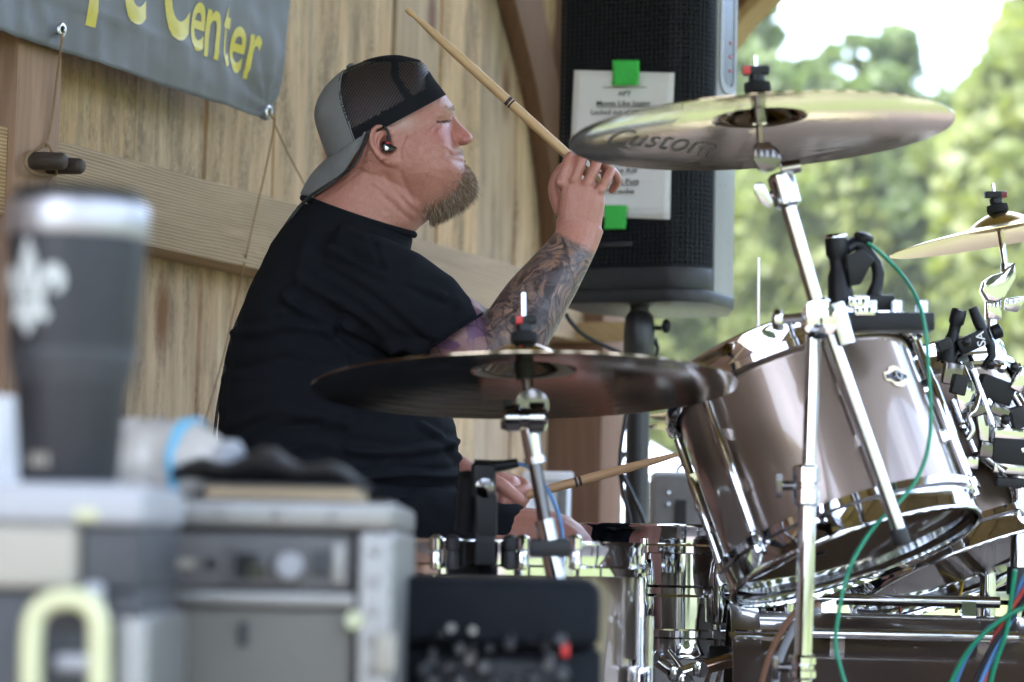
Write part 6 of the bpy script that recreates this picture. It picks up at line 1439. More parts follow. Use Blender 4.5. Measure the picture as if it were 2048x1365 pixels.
def cap_class(p):
    if p.x < seam_x(p.y): return 'front'
    b = abs(band_d(p))
    return 'mesh'
cap = thing('cap', 'grey and black mesh trucker cap worn backwards by the drummer', 'cap', H(770, 253))
def heather():
    t = NT('grey_heather'); v = t.obj(); w = t.noise(t.mapping(v, (900, 900, 3000)), 1, 2); c = t.mix(w, (0.16, 0.165, 0.17), (0.27, 0.275, 0.28)); c = t.mix(t.ramp(t.noise(v, 30, 4), [(0.4, t.g(0)), (0.7, t.g(0.4))]), c, (0.14, 0.145, 0.15))
    return t.pbr(c, 0.9, 0, t.bump(w, 0.4, 0.001), **{'Specular IOR Level': 0.2})
M['heather'] = heather()
def netting():
    t = NT('black_netting'); v = t.obj()
    x_ = t.n('SeparateXYZ', {'Vector': t.mapping(v, (1, 1, 1), (0, 0, 0), (0, R(-28), 0))})
    sx = t.math('SINE', t.math('MULTIPLY', x_.outputs['X'], 2 * math.pi / 0.0042)); sz = t.math('SINE', t.math('MULTIPLY', x_.outputs['Z'], 2 * math.pi / 0.0019))
    hole = t.math('MULTIPLY', t.math('GREATER_THAN', sx, 0.4), t.math('MULTIPLY_ADD', t.math('GREATER_THAN', sz, -0.2), 0.6, 0.2))
    d = t.n('BsdfPrincipled', {'Base Color': (0.012, 0.012, 0.013, 1), 'Roughness': 0.6}); tr = t.n('BsdfTransparent')
    mxn = t.n('MixShader', {'Fac': hole}); t.t.links.new(d.outputs[0], mxn.inputs[1]); t.t.links.new(tr.outputs[0], mxn.inputs[2]); t.t.links.new(mxn.outputs[0], t.out.inputs['Surface']); return t.m
M['netting'] = netting()
M['cap_band'] = cloth('black_cap_band', (0.010, 0.011, 0.013), (0.016, 0.017, 0.02), 1800)
parts = {'front': MB(), 'mesh': MB()}
def add_quad(mb_, q4): o_ = len(mb_.v); mb_.v += q4; mb_.f.append((o_, o_ + 1, o_ + 2, o_ + 3))
bandm = MB()
for s_ in (-1, 1):
    for i in range(NC - 1):
        for k_ in range(KC):
            ps = [cap_pt(i, k_)[0], cap_pt(i + 1, k_)[0], cap_pt(i + 1, k_ + 1)[0], cap_pt(i, k_ + 1)[0]]; c = (ps[0] + ps[1] + ps[2] + ps[3]) / 4
            q4 = [capw(i, k_, s_), capw(i + 1, k_, s_), capw(i + 1, k_ + 1, s_), capw(i, k_ + 1, s_)]
            add_quad(parts[cap_class(c)], q4)
            # opaque band along the lower edge and tapes over the seams
            b = abs(band_d(c)); on = False
            if c.x > seam_x(c.y) - 1:
                if b < 30: on = True
                tape = catmull([Vector((792, 112, 0)), Vector((790, 150, 0)), Vector((806, 180, 0)), Vector((826, 206, 0))], 4)
                if min((c - q_).length for q_ in tape) < 8: on = True
                if c.x > 850 and b < 62 and abs((c - m0).normalized().dot((Vector((870, 165, 0)) - m0).normalized())) > 0.985: on = True
                if c.y < 124: on = True
            if on: add_quad(bandm, [capw(i, k_, s_, 0.9), capw(i + 1, k_, s_, 0.9), capw(i + 1, k_ + 1, s_, 0.9), capw(i, k_ + 1, s_, 0.9)])
def cap_build(mb_, name, mat):
    o = mb_.build(name, mat, cap, smooth=180, fix=False); bm = bmesh.new(); bm.from_mesh(o.data); bmesh.ops.remove_doubles(bm, verts=bm.verts, dist=0.00005); bmesh.ops.recalc_face_normals(bm, faces=bm.faces); bm.to_mesh(o.data); bm.free(); o.data.shade_smooth(); return o
o = cap_build(parts['front'], 'front_panel', M['heather']); md = o.modifiers.new('t', 'SOLIDIFY'); md.thickness = 0.0022; md.offset = 0
cap_build(parts['mesh'], 'mesh_panel', M['netting']); cap_build(bandm, 'band', M['cap_band'])
# visor
att = [(736, 267, -107), (712, 281, -101), (692, 294, -88), (674, 306, -63), (661, 314, -33), (656, 317, 0)]
out = [(736, 268, -106), (707, 316, -98), (680, 353, -86), (655, 375, -66), (619, 394, -38), (602, 389, 0)]
def full(l_): return l_ + [(x, y, -z) for x, y, z in l_[::-1][1:]]
A_, O_ = catmull([Vector(p) for p in full(att)], 6), catmull([Vector(p) for p in full(out)], 6); m = MB(); nv = 9
for j in range(nv + 1):
    for a, b in zip(A_, O_):
        f = j / nv; p = a.lerp(b, f); bul = 7 * math.sin(math.pi * f); m.v.append(H(p.x - bul * 0.7, p.y - bul * 0.5, p.z))
n_ = len(A_); m.f = [(j * n_ + i, j * n_ + i + 1, (j + 1) * n_ + i + 1, (j + 1) * n_ + i) for j in range(nv) for i in range(n_ - 1)]
o = m.build('visor', M['heather'], cap, smooth=180); md = o.modifiers.new('t', 'SOLIDIFY'); md.thickness = 0.0032; md.offset = 0
m = MB(); m.ell(H(700, 132, 0), (9 * PXM, 9 * PXM, 4.5 * PXM), (CR * 0.85 + CU * 0.5, _fw, CU * 0.85 - CR * 0.5), 16, 8); m.build('button', M['heather'], cap)
for s_ in (-1,):
    st_ = [capw(i, k_, s_, 0.7) for i in range(0)] 
# seam stitching line between grey panel and netting
sp_ = []
for y in range(142, 284, 4):
    x = float(seam_x(y)) - 2.5; best = None
    for i in range(NC):
        for k_ in range(0, KC + 1, 1):
            p, h = cap_pt(i, k_); d = (p.x - x) ** 2 + (p.y - y) ** 2
            if best is None or d < best[0]: best = (d, h)
    sp_.append(H(x, y, -best[1] - 1.6))
m = MB(); m.tube(catmull(sp_, 3), 1.0 * PXM, 6); m.build('seam', M['cap_band'], cap, smooth=180)

# ------------------------------------------------------------------ beard: short ribbons
def strands(name, poly, count, cols, length, droop, wid, parent, seed, latmax=46, origin=(898, 350)):
    rg = random.Random(seed); bvh_pts = co_face
    vs_, fs, cl = [], [], []
    tries = 0; made = 0
    while made < count and tries < count * 40:
        tries += 1; k_ = rg.randrange(len(bvh_pts)); p, n_, uu, vv, ll = bvh_pts[k_]
        L_ = length * rg.uniform(0.55, 1.15) * (0.65 + 0.5 * sstep(330, 400, vv))
        dirv = (n_ * rg.uniform(0.4, 0.8) + Vector(droop) + Vector((rg.uniform(-1, 1), rg.uniform(-1, 1), rg.uniform(-1, 1))) * 0.42).normalized()
        d2 = (dirv * 0.6 + Vector(droop) * 1.0 + Vector((rg.uniform(-1, 1), rg.uniform(-1, 1), rg.uniform(-1, 1))) * 0.7).normalized()
        sd_ = dirv.cross(Vector((rg.uniform(-1, 1), rg.uniform(-1, 1), rg.uniform(-1, 1)))).normalized() * (wid * 0.5)
        q0 = p - n_ * 0.001; q1 = p + dirv * (L_ * 0.5); q2 = q1 + d2 * (L_ * 0.5); o_ = len(vs_)
        vs_ += [q0 - sd_, q0 + sd_, q1 + sd_ * 0.85, q1 - sd_ * 0.85, q2]; fs += [(o_, o_ + 1, o_ + 2, o_ + 3), (o_ + 3, o_ + 2, o_ + 4)]; c = rg.choice(cols); cl += [c, c]; made += 1
    off = root_loc(parent); me = bpy.data.meshes.new(name); me.from_pydata([tuple(v - off) for v in vs_], [], fs)
    at = me.attributes.new('tone', 'FLOAT_COLOR', 'FACE'); at.data.foreach_set('color', np.array([(*c, 1) for c in cl], np.float32).ravel())
    t = NT(name); t.pbr(t.attr('tone', 'Color'), 0.5, 0); me.materials.append(t.m); me.update(); return link(name, me, parent)
full_co = get_co(bme) + np.array(man.location); nr_ = np.empty(len(full_co) * 3, np.float32); bme.vertices.foreach_get('normal', nr_); nr_ = nr_.reshape(-1, 3)
fu, fv = proj_np(full_co); fl = (full_co[:, 1] - Y0) / PXM
def sample(poly, latmax):
    msk = inside(fu, fv, poly) & (np.abs(fl) < latmax); ids = np.nonzero(msk)[0]
    return [(Vector(full_co[i]), Vector(nr_[i]), fu[i], fv[i], fl[i]) for i in ids]
co_face = sample([(931, 324), (960, 335), (975, 365), (965, 400), (925, 425), (890, 440), (858, 436), (862, 416), (890, 396), (912, 372), (924, 346)], 110)
bcols = [(0.36, 0.24, 0.145), (0.26, 0.16, 0.09), (0.12, 0.075, 0.045), (0.46, 0.35, 0.24), (0.5, 0.45, 0.39), (0.2, 0.125, 0.075)]
strands('beard', None, 3600, bcols, 0.0165, (0.10, 0, -0.75), 0.00055, man, 3)
co_face = sample([(930, 318), (934, 330), (920, 366), (895, 396), (858, 438), (840, 428), (850, 408), (880, 388), (904, 362), (916, 338)], 120)
strands('stubble', None, 900, bcols, 0.006, (0.10, 0, -0.75), 0.0005, man, 13)
co_face = sample([(880, 424), (925, 410), (930, 425), (895, 448), (868, 446), (858, 436)], 46)
if co_face: strands('beard', None, 800, bcols[:4], 0.015, (-0.05, 0, -0.8), 0.0006, man, 4)
co_face = sample([(905, 296), (924, 297), (932, 308), (908, 306)], 40)
if co_face: strands('moustache', None, 350, [(0.62, 0.55, 0.48), (0.5, 0.42, 0.35), (0.7, 0.66, 0.6)], 0.005, (0.1, 0, -0.6), 0.0005, man, 5)
co_face = sample([(893, 212), (908, 213), (908, 222), (890, 222)], 70)
if co_face: strands('eyebrow', None, 260, [(0.52, 0.42, 0.35), (0.6, 0.52, 0.45), (0.42, 0.31, 0.25)], 0.005, (0.3, 0, 0.3), 0.0005, man, 6)
co_face = sample([(874, 242), (899, 239.5), (900, 243), (874, 245)], 90)
if co_face: strands('eyelash', None, 220, [(0.05, 0.03, 0.025), (0.09, 0.05, 0.04)], 0.005, (0.5, 0, -0.7), 0.0005, man, 7)

# ------------------------------------------------------------------ in-ear monitor
ie = thing('in_ear_monitor', 'glossy black in-ear monitor with braided cable in the right ear', 'earphone', H(776, 297, -100))
m = MB(); pl = [(-10, 12), (-2, 13), (6, 8), (19, 0), (16, -3), (6, -9), (-4, -10), (-11, -4), (-13, 4)]
pl = [(p.x, p.y) for p in catmull([Vector((x, y, 0)) for x, y in pl], 4, closed=True)]
m.loft([[H(775 + x * s_, 296 - y * s_, -l_) for x, y in pl] for s_, l_ in ((0.6, 92), (1.0, 97), (1.0, 104), (0.86, 108), (0.5, 109.5))]); m.build('shell', M['plastic_gloss'], ie, smooth=50)
m = MB(); m.ell(H(773, 297, -109.5), (4 * PXM, 1 * PXM, 5 * PXM), (CR, _fw, CU), 12, 6); m.build('faceplate_mark', M['chrome_soft'], ie)
m = MB(); m.tube([H(776, 287, -106), H(777, 280, -107), H(777.5, 272, -107)], 4.2 * PXM, 10); m.build('strain_relief', M['plastic'], ie)
m = MB(); m.cyl(H(775.5, 288.5, -106), H(776, 285.5, -106), 5 * PXM, n=12); m.build('red_ring', M['red_plastic'], ie)
m = twist([H(777.5, 272, -107), H(775, 262, -108), H(768, 253, -109)], r=0.0013, pitch=0.007, strands=3); m.build('ear_hook', M['cable'], ie, smooth=60)
back = [(738, 262, -115), (733, 272, -116), (727, 290, -112), (717, 316, -108), (700, 338, -104), (675, 357, -98), (645, 376, -90), (612, 400, -80), (585, 432, -76), (562, 466, -70), (536, 515, -66), (512, 562, -60), (490, 610, -55), (470, 655, -50), (456, 705, -45), (444, 770, -40), (435, 820, -36), (429, 868, -30), (428, 900, -30)]
m = twist([H(x, y, l_) for x, y, l_ in back], r=0.0016, pitch=0.009, strands=3); m.build('braided_cable', M['cable'], ie, smooth=60)

# ------------------------------------------------------------------ sticks
def stickmat(name, a, b):
    t = NT(name); g = t.attr('g'); f = t.noise(t.mapping(g, (6, 260, 260)), 1, 4, 0.7); c = t.mix(f, a, b); return t.pbr(c, 0.42, 0, t.bump(f, 0.1, 0.001))
M['hickory'] = stickmat('hickory', (0.48, 0.30, 0.14), (0.62, 0.43, 0.23)); M['hickory_dark'] = stickmat('worn_hickory', (0.33, 0.19, 0.09), (0.50, 0.31, 0.16))
def stick(label, tip, butt, mat, mark, tipped=True):
    a, b = tip, butt; ax = (b - a).normalized(); L_ = (b - a).length; u, v, w = frame_from(ax)
    root = thing('drumstick', label, 'drumstick', (a + b) / 2); m = MB()
    pr = [(0.0015, 0.0), (0.0042, 0.001), (0.0052, 0.006), (0.0046, 0.012), (0.0034, 0.016), (0.0038, 0.022), (0.0058, 0.05), (0.0073, 0.10), (0.0075, 0.14), (0.0075, L_ - 0.004), (0.0066, L_), (0.001, L_)]
    m.lathe(pr, a, ax, 18, caps=True); m.build('shaft', mat, root, smooth=50, gfun=lambda p: ((p - a).dot(ax), (p - a).dot(u), (p - a).dot(v)))
    for d0, d1 in mark: m = MB(); m.lathe([(0.00765, d0), (0.00765, d1)], a, ax, 18); m.build('printed_band', M['ink'], root)
    return root
a, b = H(813, 18, YW + 30), H(1199, 368, YW + 16)
Lr = (b - a).length
stick('blond drumstick raised overhead in the right hand', a, b, M['hickory'], ((Lr * 0.525, Lr * 0.538), (Lr * 0.543, Lr * 0.550)))
a, b = H(1372, 905, 130), H(1030, 997, lY - 18); Lr = (b - a).length
stick('brown drumstick pointing right from the lower left hand', a, b, M['hickory_dark'], ((Lr * 0.615, Lr * 0.632), (Lr * 0.64, Lr * 0.655)))
# drum throne
tr_ = thing('drum_throne', 'round black padded stool under the drummer', 'stool', (H(640, 1100).x, Y0, 0)); sz_ = H(640, 1165).z
m = MB(); m.lathe([(0.15, sz_ - 0.07), (0.17, sz_ - 0.06), (0.172, sz_ - 0.02), (0.16, sz_)], Vector((H(640, 1100).x, Y0, 0)), UPV, 32, caps=True); m.build('seat', M['rubber'], tr_)
m = MB(); m.cyl(Vector((H(640, 1100).x, Y0, 0.08)), Vector((H(640, 1100).x, Y0, sz_ - 0.06)), 0.016, n=16); m.build('post', M['chrome'], tr_)
for kx in range(3):
    a_ = R(60 + 120 * kx); dv = Vector((math.cos(a_), math.sin(a_), 0)); q0_ = Vector((H(640, 1100).x, Y0, 0)); m = MB(); m.cyl(q0_ + dv * 0.02 + UPV * 0.26, q0_ + dv * 0.28 + UPV * 0.012, 0.009, n=10); m.build('leg', M['chrome'], tr_)
# ================================================================== foreground gear (out of focus)
M['alu'] = simple('aluminium_edge', (0.27, 0.268, 0.265), 0.38, 0.75, var=0.08, vscale=20)
M['unit_grey'] = simple('unit_grey', (0.11, 0.108, 0.110), 0.5, 0.2, var=0.06, vscale=10)
M['panel_olive'] = simple('panel_grey', (0.15, 0.145, 0.122), 0.5, var=0.1, vscale=9)
M['white_gloss'] = simple('white_plastic', (0.36, 0.37, 0.40), 0.35, var=0.03)
M['cream'] = simple('cream_panel', (0.34, 0.32, 0.27), 0.5, var=0.06, vscale=6)
M['yellow_grass_tint'] = simple('pale_yellow_grass_tint', (0.55, 0.56, 0.34), 0.35, var=0.2, vscale=12)  # handle's yellow stands in for grass mirrored in chrome; also colours the badge
M['charcoal'] = simple('charcoal_paint', (0.035, 0.038, 0.044), 0.5)
RY0 = 1.82
rx1 = P(785, 1100, RY0).x; rx0 = P(-330, 1100, RY0).x; rzt = P(600, 1000, RY0).z
def zz(py, Y=RY0): return P(600, py, Y).z
rc = thing('rack_case', 'grey aluminium-edged equipment rack case in the lower left foreground', 'rack case', Vector(((rx0 + rx1) / 2, RY0 + 0.2, 0)))
def rbox(name, mat, x0, x1, z0, z1, y0, y1, root=rc, bev=0.003):
    m = MB(); m.box(((x0 + x1) / 2, (y0 + y1) / 2, (z0 + z1) / 2), (x1 - x0, y1 - y0, z1 - z0)); return m.build(name, mat, root, bevel=bev, segs=3)
PXr = PX(RY0); ew = 70 * PXr
rbox('back_body', M['charcoal'], rx0 + 0.004, rx1 - 0.004, 0.02, rzt - 0.004, RY0 + 0.03, RY0 + 0.42)
rbox('top_edge', M['alu'], rx0, rx1, zz(1058), rzt, RY0, RY0 + 0.43, bev=0.006)
rbox('side_edge', M['alu'], rx1 - ew, rx1 + 0.001, 0.02, zz(1059), RY0 + 0.001, RY0 + 0.43, bev=0.006)
rbox('side_edge', M['alu'], rx0 - 0.001, rx0 + ew, 0.02, zz(1059), RY0 + 0.001, RY0 + 0.43, bev=0.006)
u1 = rbox('receiver_unit', M['unit_grey'], rx0 + ew + 0.004, rx1 - ew - 0.004, zz(1182), zz(1066), RY0 + 0.012, RY0 + 0.03)
rbox('shelf_edge', M['alu'], rx0 + ew, rx1 - ew, zz(1216), zz(1184), RY0 + 0.006, RY0 + 0.03, bev=0.004)
rbox('drawer_front', M['panel_olive'], rx0 + ew + 0.003, rx1 - ew - 0.003, 0.03, zz(1220), RY0 + 0.014, RY0 + 0.03)
rbox('foot_edge', M['alu'], rx0, rx1, 0.0, 0.03, RY0 - 0.001, RY0 + 0.43, bev=0.004)
def px_at(px, py, Y): return P(px, py, Y)
a = P(503, 1133, RY0 + 0.01); rbox('display_bezel', M['unit_grey'], a.x - 44 * PXr, a.x + 44 * PXr, a.z - 40 * PXr, a.z + 40 * PXr, RY0 + 0.007, RY0 + 0.012, u1, 0.001)
rbox('display', M['plastic_gloss'], a.x - 32 * PXr, a.x + 32 * PXr, a.z - 26 * PXr, a.z + 27 * PXr, RY0 + 0.0055, RY0 + 0.0075, u1, 0.0008)
b = P(580, 1132, RY0 + 0.01); m = MB(); m.lathe([(0.0105, 0), (0.0105, 0.012), (0.009, 0.014)], b, Vector((0, -1, 0)), 24, caps=True); m.build('knob', M['white_gloss'], u1, smooth=40)
c = P(487, 1268, RY0 + 0.01); rbox('finger_slot', M['charcoal'], c.x - 10 * PXr, c.x + 10 * PXr, c.z - 24 * PXr, c.z + 24 * PXr, RY0 + 0.011, RY0 + 0.0145, rc, 0.001)
c = P(766, 1305, RY0); rbox('latch', M['cream'], c.x - 18 * PXr, c.x + 26 * PXr, c.z - 40 * PXr, c.z + 40 * PXr, RY0 - 0.012, RY0 + 0.0, rc, 0.004)
c = P(720, 1240, RY0); m = MB(); m.lathe([(0.003, 0), (0.008, 0.001), (0.007, 0.004)], Vector((c.x - 0.004, RY0 + 0.002, c.z)), Vector((0, -1, 0)), 14, caps=True); m.build('rack_screw', M['chrome_soft'], rc)
for i_ in range(4):
    x_ = lerp(P(330, 1030, RY0).x, rx1 - 0.02, i_ / 3.6); m = MB(); m.lathe([(0.001, 0.0022), (0.003, 0.0016), (0.0042, 0)], Vector((x_, RY0, zz(1030))), Vector((0, -1, 0)), 10, caps=True); m.build('rivet', M['alu'], rc)
for i_ in range(5):
    m = MB(); m.lathe([(0.001, 0.0022), (0.003, 0.0016), (0.0042, 0)], Vector((rx1 - ew / 2, RY0 + 0.001, zz(1100 + 60 * i_))), Vector((0, -1, 0)), 10, caps=True); m.build('rivet', M['alu'], rc)
for px_, w_, h_, mt_ in ((360, 24, 9, 'cream'), (640, 18, 26, 'charcoal'), (420, 10, 10, 'plastic_gloss'), (676, 12, 40, 'alu')):
    c = P(px_, 1128, RY0); rbox('panel_detail', M[mt_], c.x - w_ * PXr, c.x + w_ * PXr, c.z - h_ * PXr, c.z + h_ * PXr, RY0 + 0.009, RY0 + 0.0135, u1, 0.001)
# white-lidded case in front
LY = 1.54; PXl = PX(LY)
lx1 = P(288, 1000, LY).x; lx0 = P(-420, 1000, LY).x; lzt = P(150, 965, LY).z
lc = thing('flight_case', 'white-lidded case with handle tinted yellow like mirrored grass at the lower left corner', 'case', Vector(((lx0 + lx1) / 2, LY + 0.1, 0)))
def zl(py): return P(150, py, LY).z
LD = 0.2
rbox('lid', M['white_gloss'], lx0, lx1, zl(1050), lzt, LY, LY + LD, lc, 0.008)
rbox('front_panel', M['cream'], lx0, P(152, 1100, LY).x, zl(1180), zl(1051), LY + 0.004, LY + LD, lc, 0.006)
rbox('corner_block', M['charcoal'], P(154, 1100, LY).x, lx1 - 0.004, zl(1180), zl(1051), LY + 0.012, LY + LD, lc, 0.004)
rbox('body', M['charcoal'], lx0, lx1 - 0.004, 0.0, zl(1181), LY + 0.016, LY + LD, lc, 0.004)
hp = [P(x, y, LY - 0.012) for x, y in ((62, 1420), (62, 1300), (70, 1235), (100, 1205), (140, 1198), (175, 1208), (196, 1240), (198, 1300), (198, 1420))]
m = MB(); m.tube(catmull(hp, 6), 22 * PXl, 14); m.build('handle', M['yellow_grass_tint'], lc, smooth=60)
rbox('label_plate', M['white_gloss'], P(105, 1300, LY).x, P(190, 1300, LY).x, zl(1345), zl(1310), LY + 0.004, LY + 0.016, lc, 0.004)
rbox('clasp', M['white_gloss'], P(165, 1200, LY).x, P(205, 1200, LY).x, zl(1220), zl(1165), LY - 0.004, LY + 0.012, lc, 0.004)
rbox('lid_badge', M['yellow_grass_tint'], P(150, 1030, LY).x, P(196, 1030, LY).x, zl(1040), zl(1018), LY - 0.002, LY + 0.0, lc, 0.001)
rbox('side_strip', M['alu'], lx1 - 0.018, lx1 + 0.004, 0.0, zl(1230), LY + 0.006, LY + LD, lc, 0.006)
# tumbler
TM = LY + 0.055; PXt = PX(TM)
tcx = P(146, 700, TM).x; tz0 = lzt; tb0 = Vector((tcx, TM, tz0))
def th_(py): return P(146, py, TM).z - tz0
tu = thing('insulated_tumbler', 'dark grey insulated tumbler with white emblem on the foreground case', 'tumbler', tb0)
M['tumbler'] = simple('slate_powder_coat', (0.020, 0.022, 0.027), 0.5, 0.1, var=0.05)
M['emblem'] = simple('emblem_print', (0.52, 0.55, 0.54), 0.5)
r_ = lambda p: p * PXt
H_ = th_(480)
m = MB(); m.lathe([(r_(92), 0.0), (r_(98), 0.003), (r_(112), th_(770)), (r_(124), th_(720)), (r_(128), th_(705)), (r_(138), H_)], tb0, UPV, 48, caps=True); m.build('body', M['tumbler'], tu, smooth=60)
m = MB(); m.lathe([(r_(139), H_), (r_(142), H_ + 0.002), (r_(142), th_(418)), (r_(138), th_(412))], tb0, UPV, 48, caps=True); M['brushed'] = simple('brushed_band', (0.40, 0.40, 0.42), 0.42, 0.8)
m.build('steel_band', M['brushed'], tu, smooth=40)
m = MB(); m.lathe([(r_(134), th_(414)), (r_(134), th_(396)), (r_(122), th_(384)), (r_(60), th_(380))], tb0, UPV, 48, caps=True); m.build('lid', M['plastic'], tu, smooth=40)
m = MB(); m.lathe([(r_(113.5), th_(772)), (r_(115), th_(768)), (r_(127), th_(716)), (r_(128.5), th_(706)), (r_(126), th_(704))], tb0, UPV, 48); m.build('grip_step', M['charcoal'], tu, smooth=60)
# fleur-de-lis: three petals and a band laid on the curved wall
def emblem(poly, name):
    m = MB(); n = len(poly)
    bm = bmesh.new(); bv = [bm.verts.new((x, y, 0)) for x, y in poly]; bm.faces.new(bv); bmesh.ops.triangulate(bm, faces=bm.faces)
    for _ in range(3): bmesh.ops.subdivide_edges(bm, edges=[e for e in bm.edges if e.calc_length() > 14], cuts=1); bmesh.ops.triangulate(bm, faces=bm.faces)
    bm.verts.index_update()
    for v in bm.verts:
        z = th_(585 - v.co.y); rad = np.interp(z, [0, th_(770), th_(705), H_], [r_(98), r_(112), r_(128), r_(138)]) + 0.0006
        an = R(-33) + (v.co.x * PXt) / rad
        m.v.append(tb0 + Vector((rad * math.sin(an), -rad * math.cos(an), z)))
    m.f = [tuple(v.index for v in f.verts) for f in bm.faces]; bm.free(); m.build(name, M['emblem'], tu, smooth=180)
emblem([(0, 100), (10, 78), (20, 52), (25, 28), (20, 6), (10, -16), (0, -22), (-10, -16), (-20, 6), (-25, 28), (-20, 52), (-10, 78)], 'emblem')
for s_ in (1, -1):
    emblem([(s_ * x, y) for x, y in ((12, -20), (22, 0), (34, 26), (50, 42), (68, 40), (80, 24), (82, 2), (72, -14), (60, -12), (62, 4), (56, 14), (48, 8), (42, -12), (34, -30))][::s_], 'emblem')
    emblem([(s_ * x, y) for x, y in ((6, -44), (28, -42), (46, -46), (52, -60), (40, -72), (32, -62), (20, -66), (8, -88), (0, -98), (0, -44))][::s_], 'emblem')
emblem([(-40, -26), (40, -26), (40, -42), (-40, -42)], 'emblem')
for i_, dx in enumerate((-18, -2, 14)): 
    m = MB(); z = th_(925); rad = r_(103); an = R(-24) + dx * PXt / rad; c = tb0 + Vector((rad * math.sin(an), -rad * math.cos(an), z)); m.box(c, (9 * PXt, 0.001, 26 * PXt), (Vector((math.cos(an), math.sin(an), 0)), Vector((-math.sin(an), math.cos(an), 0)), UPV)); m.build('maker_mark', M['cream'], tu)
# crumpled water bottle lying on the rack
BY = RY0 + 0.12
bl = thing('plastic_bottle', 'crumpled clear plastic bottle with blue label lying on the rack', 'bottle', Vector((P(350, 950, BY).x, BY, rzt)))
M['bottle'] = film('bottle_plastic', (0.93, 0.95, 0.98, 1), 0.8, 0.12); M['blue_label'] = simple('blue_label', (0.16, 0.42, 0.62), 0.5)
ba = P(232, 908, BY + 0.02); bb = P(468, 905, BY - 0.03); ax = (bb - ba); Lb = ax.length; ax.normalize(); br = 0.034
ba = Vector((ba.x, ba.y, rzt + br * 0.97)); bdir = Vector((ax.x, ax.y, -0.04)).normalized()
def bottle_ring(f, r0, crush=1.0):
    u, v, w = frame_from(bdir); out = []
    for i in range(32):
        a = 2 * math.pi * i / 32; k_ = 1 + crush * (0.13 * mnoise.noise(Vector((math.cos(a) * 1.5, math.sin(a) * 1.5, f * 9))) + 0.05 * math.sin(f * 60))
        out.append(ba + bdir * (Lb * f) + u * (r0 * k_ * math.cos(a)) + v * (r0 * k_ * math.sin(a)))
    return out
m = MB(); m.loft([bottle_ring(f, r0) for f, r0 in ((0, br * 0.5), (0.02, br * 0.85), (0.06, br), (0.14, br * 0.98), (0.2, br), (0.28, br * 0.97), (0.34, br), (0.42, br * 0.98), (0.5, br), (0.58, br * 0.97), (0.62, br * 0.98), (0.70, br * 0.93), (0.78, br * 0.82), (0.86, br * 0.62), (0.92, br * 0.45), (0.95, br * 0.42))]); m.build('bottle_wall', M['bottle'], bl, smooth=60)
m = MB(); m.loft([bottle_ring(f, r0 * 1.015, 1.0) for f, r0 in ((0.63, br), (0.66, br * 0.97), (0.69, br * 0.95))], caps=False); m.build('label_band', M['blue_label'], bl, smooth=60)
m = MB(); m.loft([bottle_ring(f, r0, 0.0) for f, r0 in ((0.93, br * 0.5), (0.935, br * 0.56), (1.0, br * 0.56), (1.005, br * 0.5))]); m.build('cap', M['white_gloss'], bl, smooth=40)
# black pouch on a tan notebook
nb_ = P(560, 985, RY0 + 0.08); 
M['tan'] = simple('tan_board', (0.42, 0.32, 0.2), 0.7, var=0.2, vscale=20)
nbk = thing('notebook', 'tan edged notebook under a black pouch on the rack', 'notebook', Vector((nb_.x, RY0 + 0.1, rzt)))
m = MB(); m.box((nb_.x + 0.005, RY0 + 0.11, rzt + 0.0055), (0.115, 0.15, 0.009)); m.build('pages', M['tan'], nbk, bevel=0.001)
m = MB(); m.box((nb_.x + 0.004, RY0 + 0.11, rzt + 0.0112), (0.12, 0.155, 0.002)); m.build('cover', M['charcoal'], nbk)
m = MB(); rings = []
for i in range(15):
    f = i / 14; x = lerp(-0.085, 0.072, f); h = 0.018 * math.sin(math.pi * min(1, f * 0.9 + 0.12)) ** 0.6 * (1 + 0.25 * math.sin(f * 17)); w = 0.06 * (0.6 + 0.4 * math.sin(math.pi * f))
    rings.append([Vector((nb_.x + x, RY0 + 0.11 + w * math.cos(2 * math.pi * k_ / 16), rzt + 0.0125 + h * (1 + math.sin(2 * math.pi * k_ / 16)) * 0.72)) for k_ in range(16)])
m.loft(rings); tag(m.build('soft_pouch', M['rubber'], smooth=60), 'crumpled black pouch lying on the notebook', 'pouch')
# towel behind the tumbler
tw_ = MB(); rings = []
c0 = P(-6, 960, LY + 0.15)
for i in range(9):
    f = i / 8; hgt = lerp(0.0, 0.062, f); s_ = 1 - 0.35 * f ** 3
    rings.append([Vector((c0.x + s_ * 0.02 * math.cos(2 * math.pi * k_ / 20) * (1 + 0.1 * math.sin(5 * k_ + i)), LY + 0.14 + s_ * 0.03 * math.sin(2 * math.pi * k_ / 20), lzt + hgt)) for k_ in range(20)])
tw_.loft(rings); tag(tw_.build('folded_towel', M['paper'], smooth=60), 'white folded cloth behind the tumbler at the left edge', 'towel')
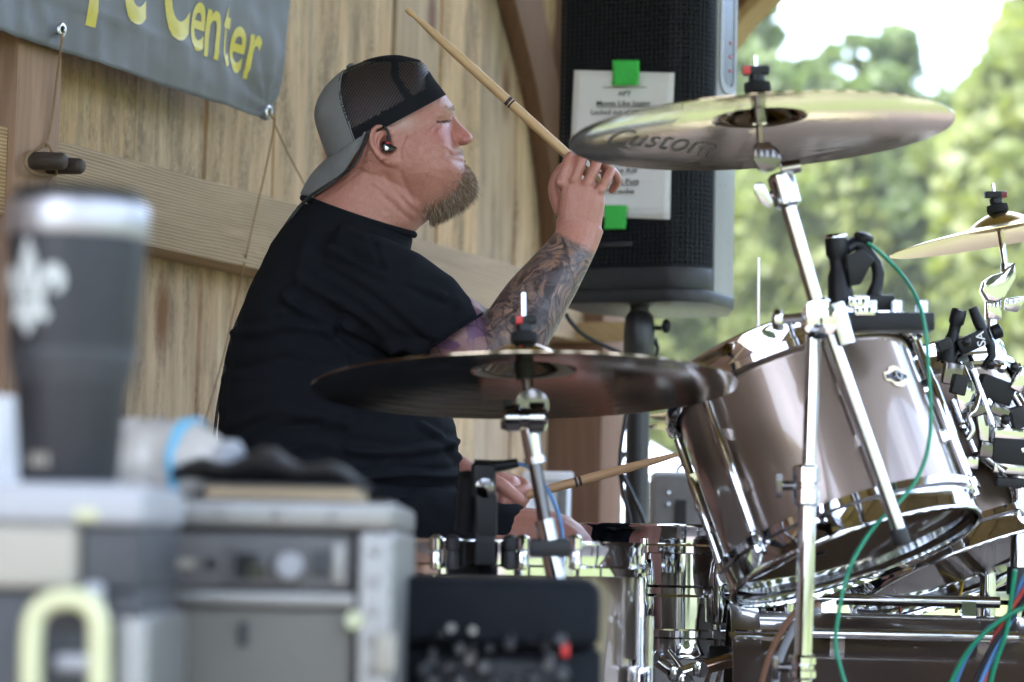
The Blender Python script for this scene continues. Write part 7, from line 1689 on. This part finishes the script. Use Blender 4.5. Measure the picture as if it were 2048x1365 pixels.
# black stage box with plugs
KY0 = 2.1; PXk = PX(KY0)
kx0, kx1 = P(782, 1200, KY0).x, P(1198, 1200, KY0).x; kzt = P(980, 1158, KY0).z
sb = thing('stage_box', 'black stage box crowded with silver cable plugs in the foreground', 'stage box', Vector(((kx0 + kx1) / 2, KY0 + 0.12, 0)))
M['box_black'] = simple('black_tolex', (0.007, 0.009, 0.013), 0.7, var=0.25, vscale=60, bump=0.3, bscale=600, **{'Specular IOR Level': 0.15})
m = MB()
m.loft([[Vector((x0, y, z)) for x0, y, z in ((kx0 - g, KY0 + yy, z_), (kx1 + g, KY0 + yy, z_), (kx1 + g, KY0 + 0.25, z_), (kx0 - g, KY0 + 0.25, z_))] for z_, g, yy in ((0.0, 0.012, 0.012), (kzt - 0.06, 0.004, 0.012))]); m.build('cabinet', M['box_black'], sb, bevel=0.006)
m = MB(); m.box(((kx0 + kx1) / 2, KY0 + 0.122, kzt - 0.029), (kx1 - kx0 + 0.004, 0.262, 0.058)); m.build('hood', M['box_black'], sb, bevel=0.014, segs=3)
m = MB(); m.box(((kx0 + kx1) / 2, KY0 + 0.008, kzt - 0.2), (kx1 - kx0 - 0.05, 0.008, 0.26)); pn = m.build('connector_panel', M['plastic'], sb, bevel=0.002)
rd = random.Random(5)
for j in range(5):
    for i in range(8):
        if rd.random() < 0.12: continue
        px = 872 + i * 37 + rd.uniform(-8, 8); py = 1262 + j * 34 + rd.uniform(-7, 7) + (18 if i > 4 else 0); c = P(px, py, KY0)
        m = MB(); L_ = rd.uniform(0.012, 0.045); dv = Vector((rd.uniform(-0.2, 0.2), -1, rd.uniform(-0.35, 0.05))).normalized()
        m.cyl(Vector((c.x, KY0 + 0.006, c.z)), Vector((c.x, KY0 + 0.006, c.z)) + dv * L_, rd.uniform(0.003, 0.0052), n=12); m.build('plug', M[rd.choice(('alu', 'unit_grey', 'charcoal', 'plastic', 'unit_grey', 'charcoal'))], sb, smooth=40)
for px, py, mt_, w, h in ((1130, 1300, 'red_plastic', 8, 14), (1098, 1240, 'cream', 9, 30), (975, 1252, 'cream', 40, 8)):
    c = P(px, py, KY0); m = MB(); m.box((c.x, KY0 - 0.002, c.z), (w * 2 * PXk, 0.012, h * 2 * PXk)); m.build('tag', M[mt_], sb, bevel=0.002)
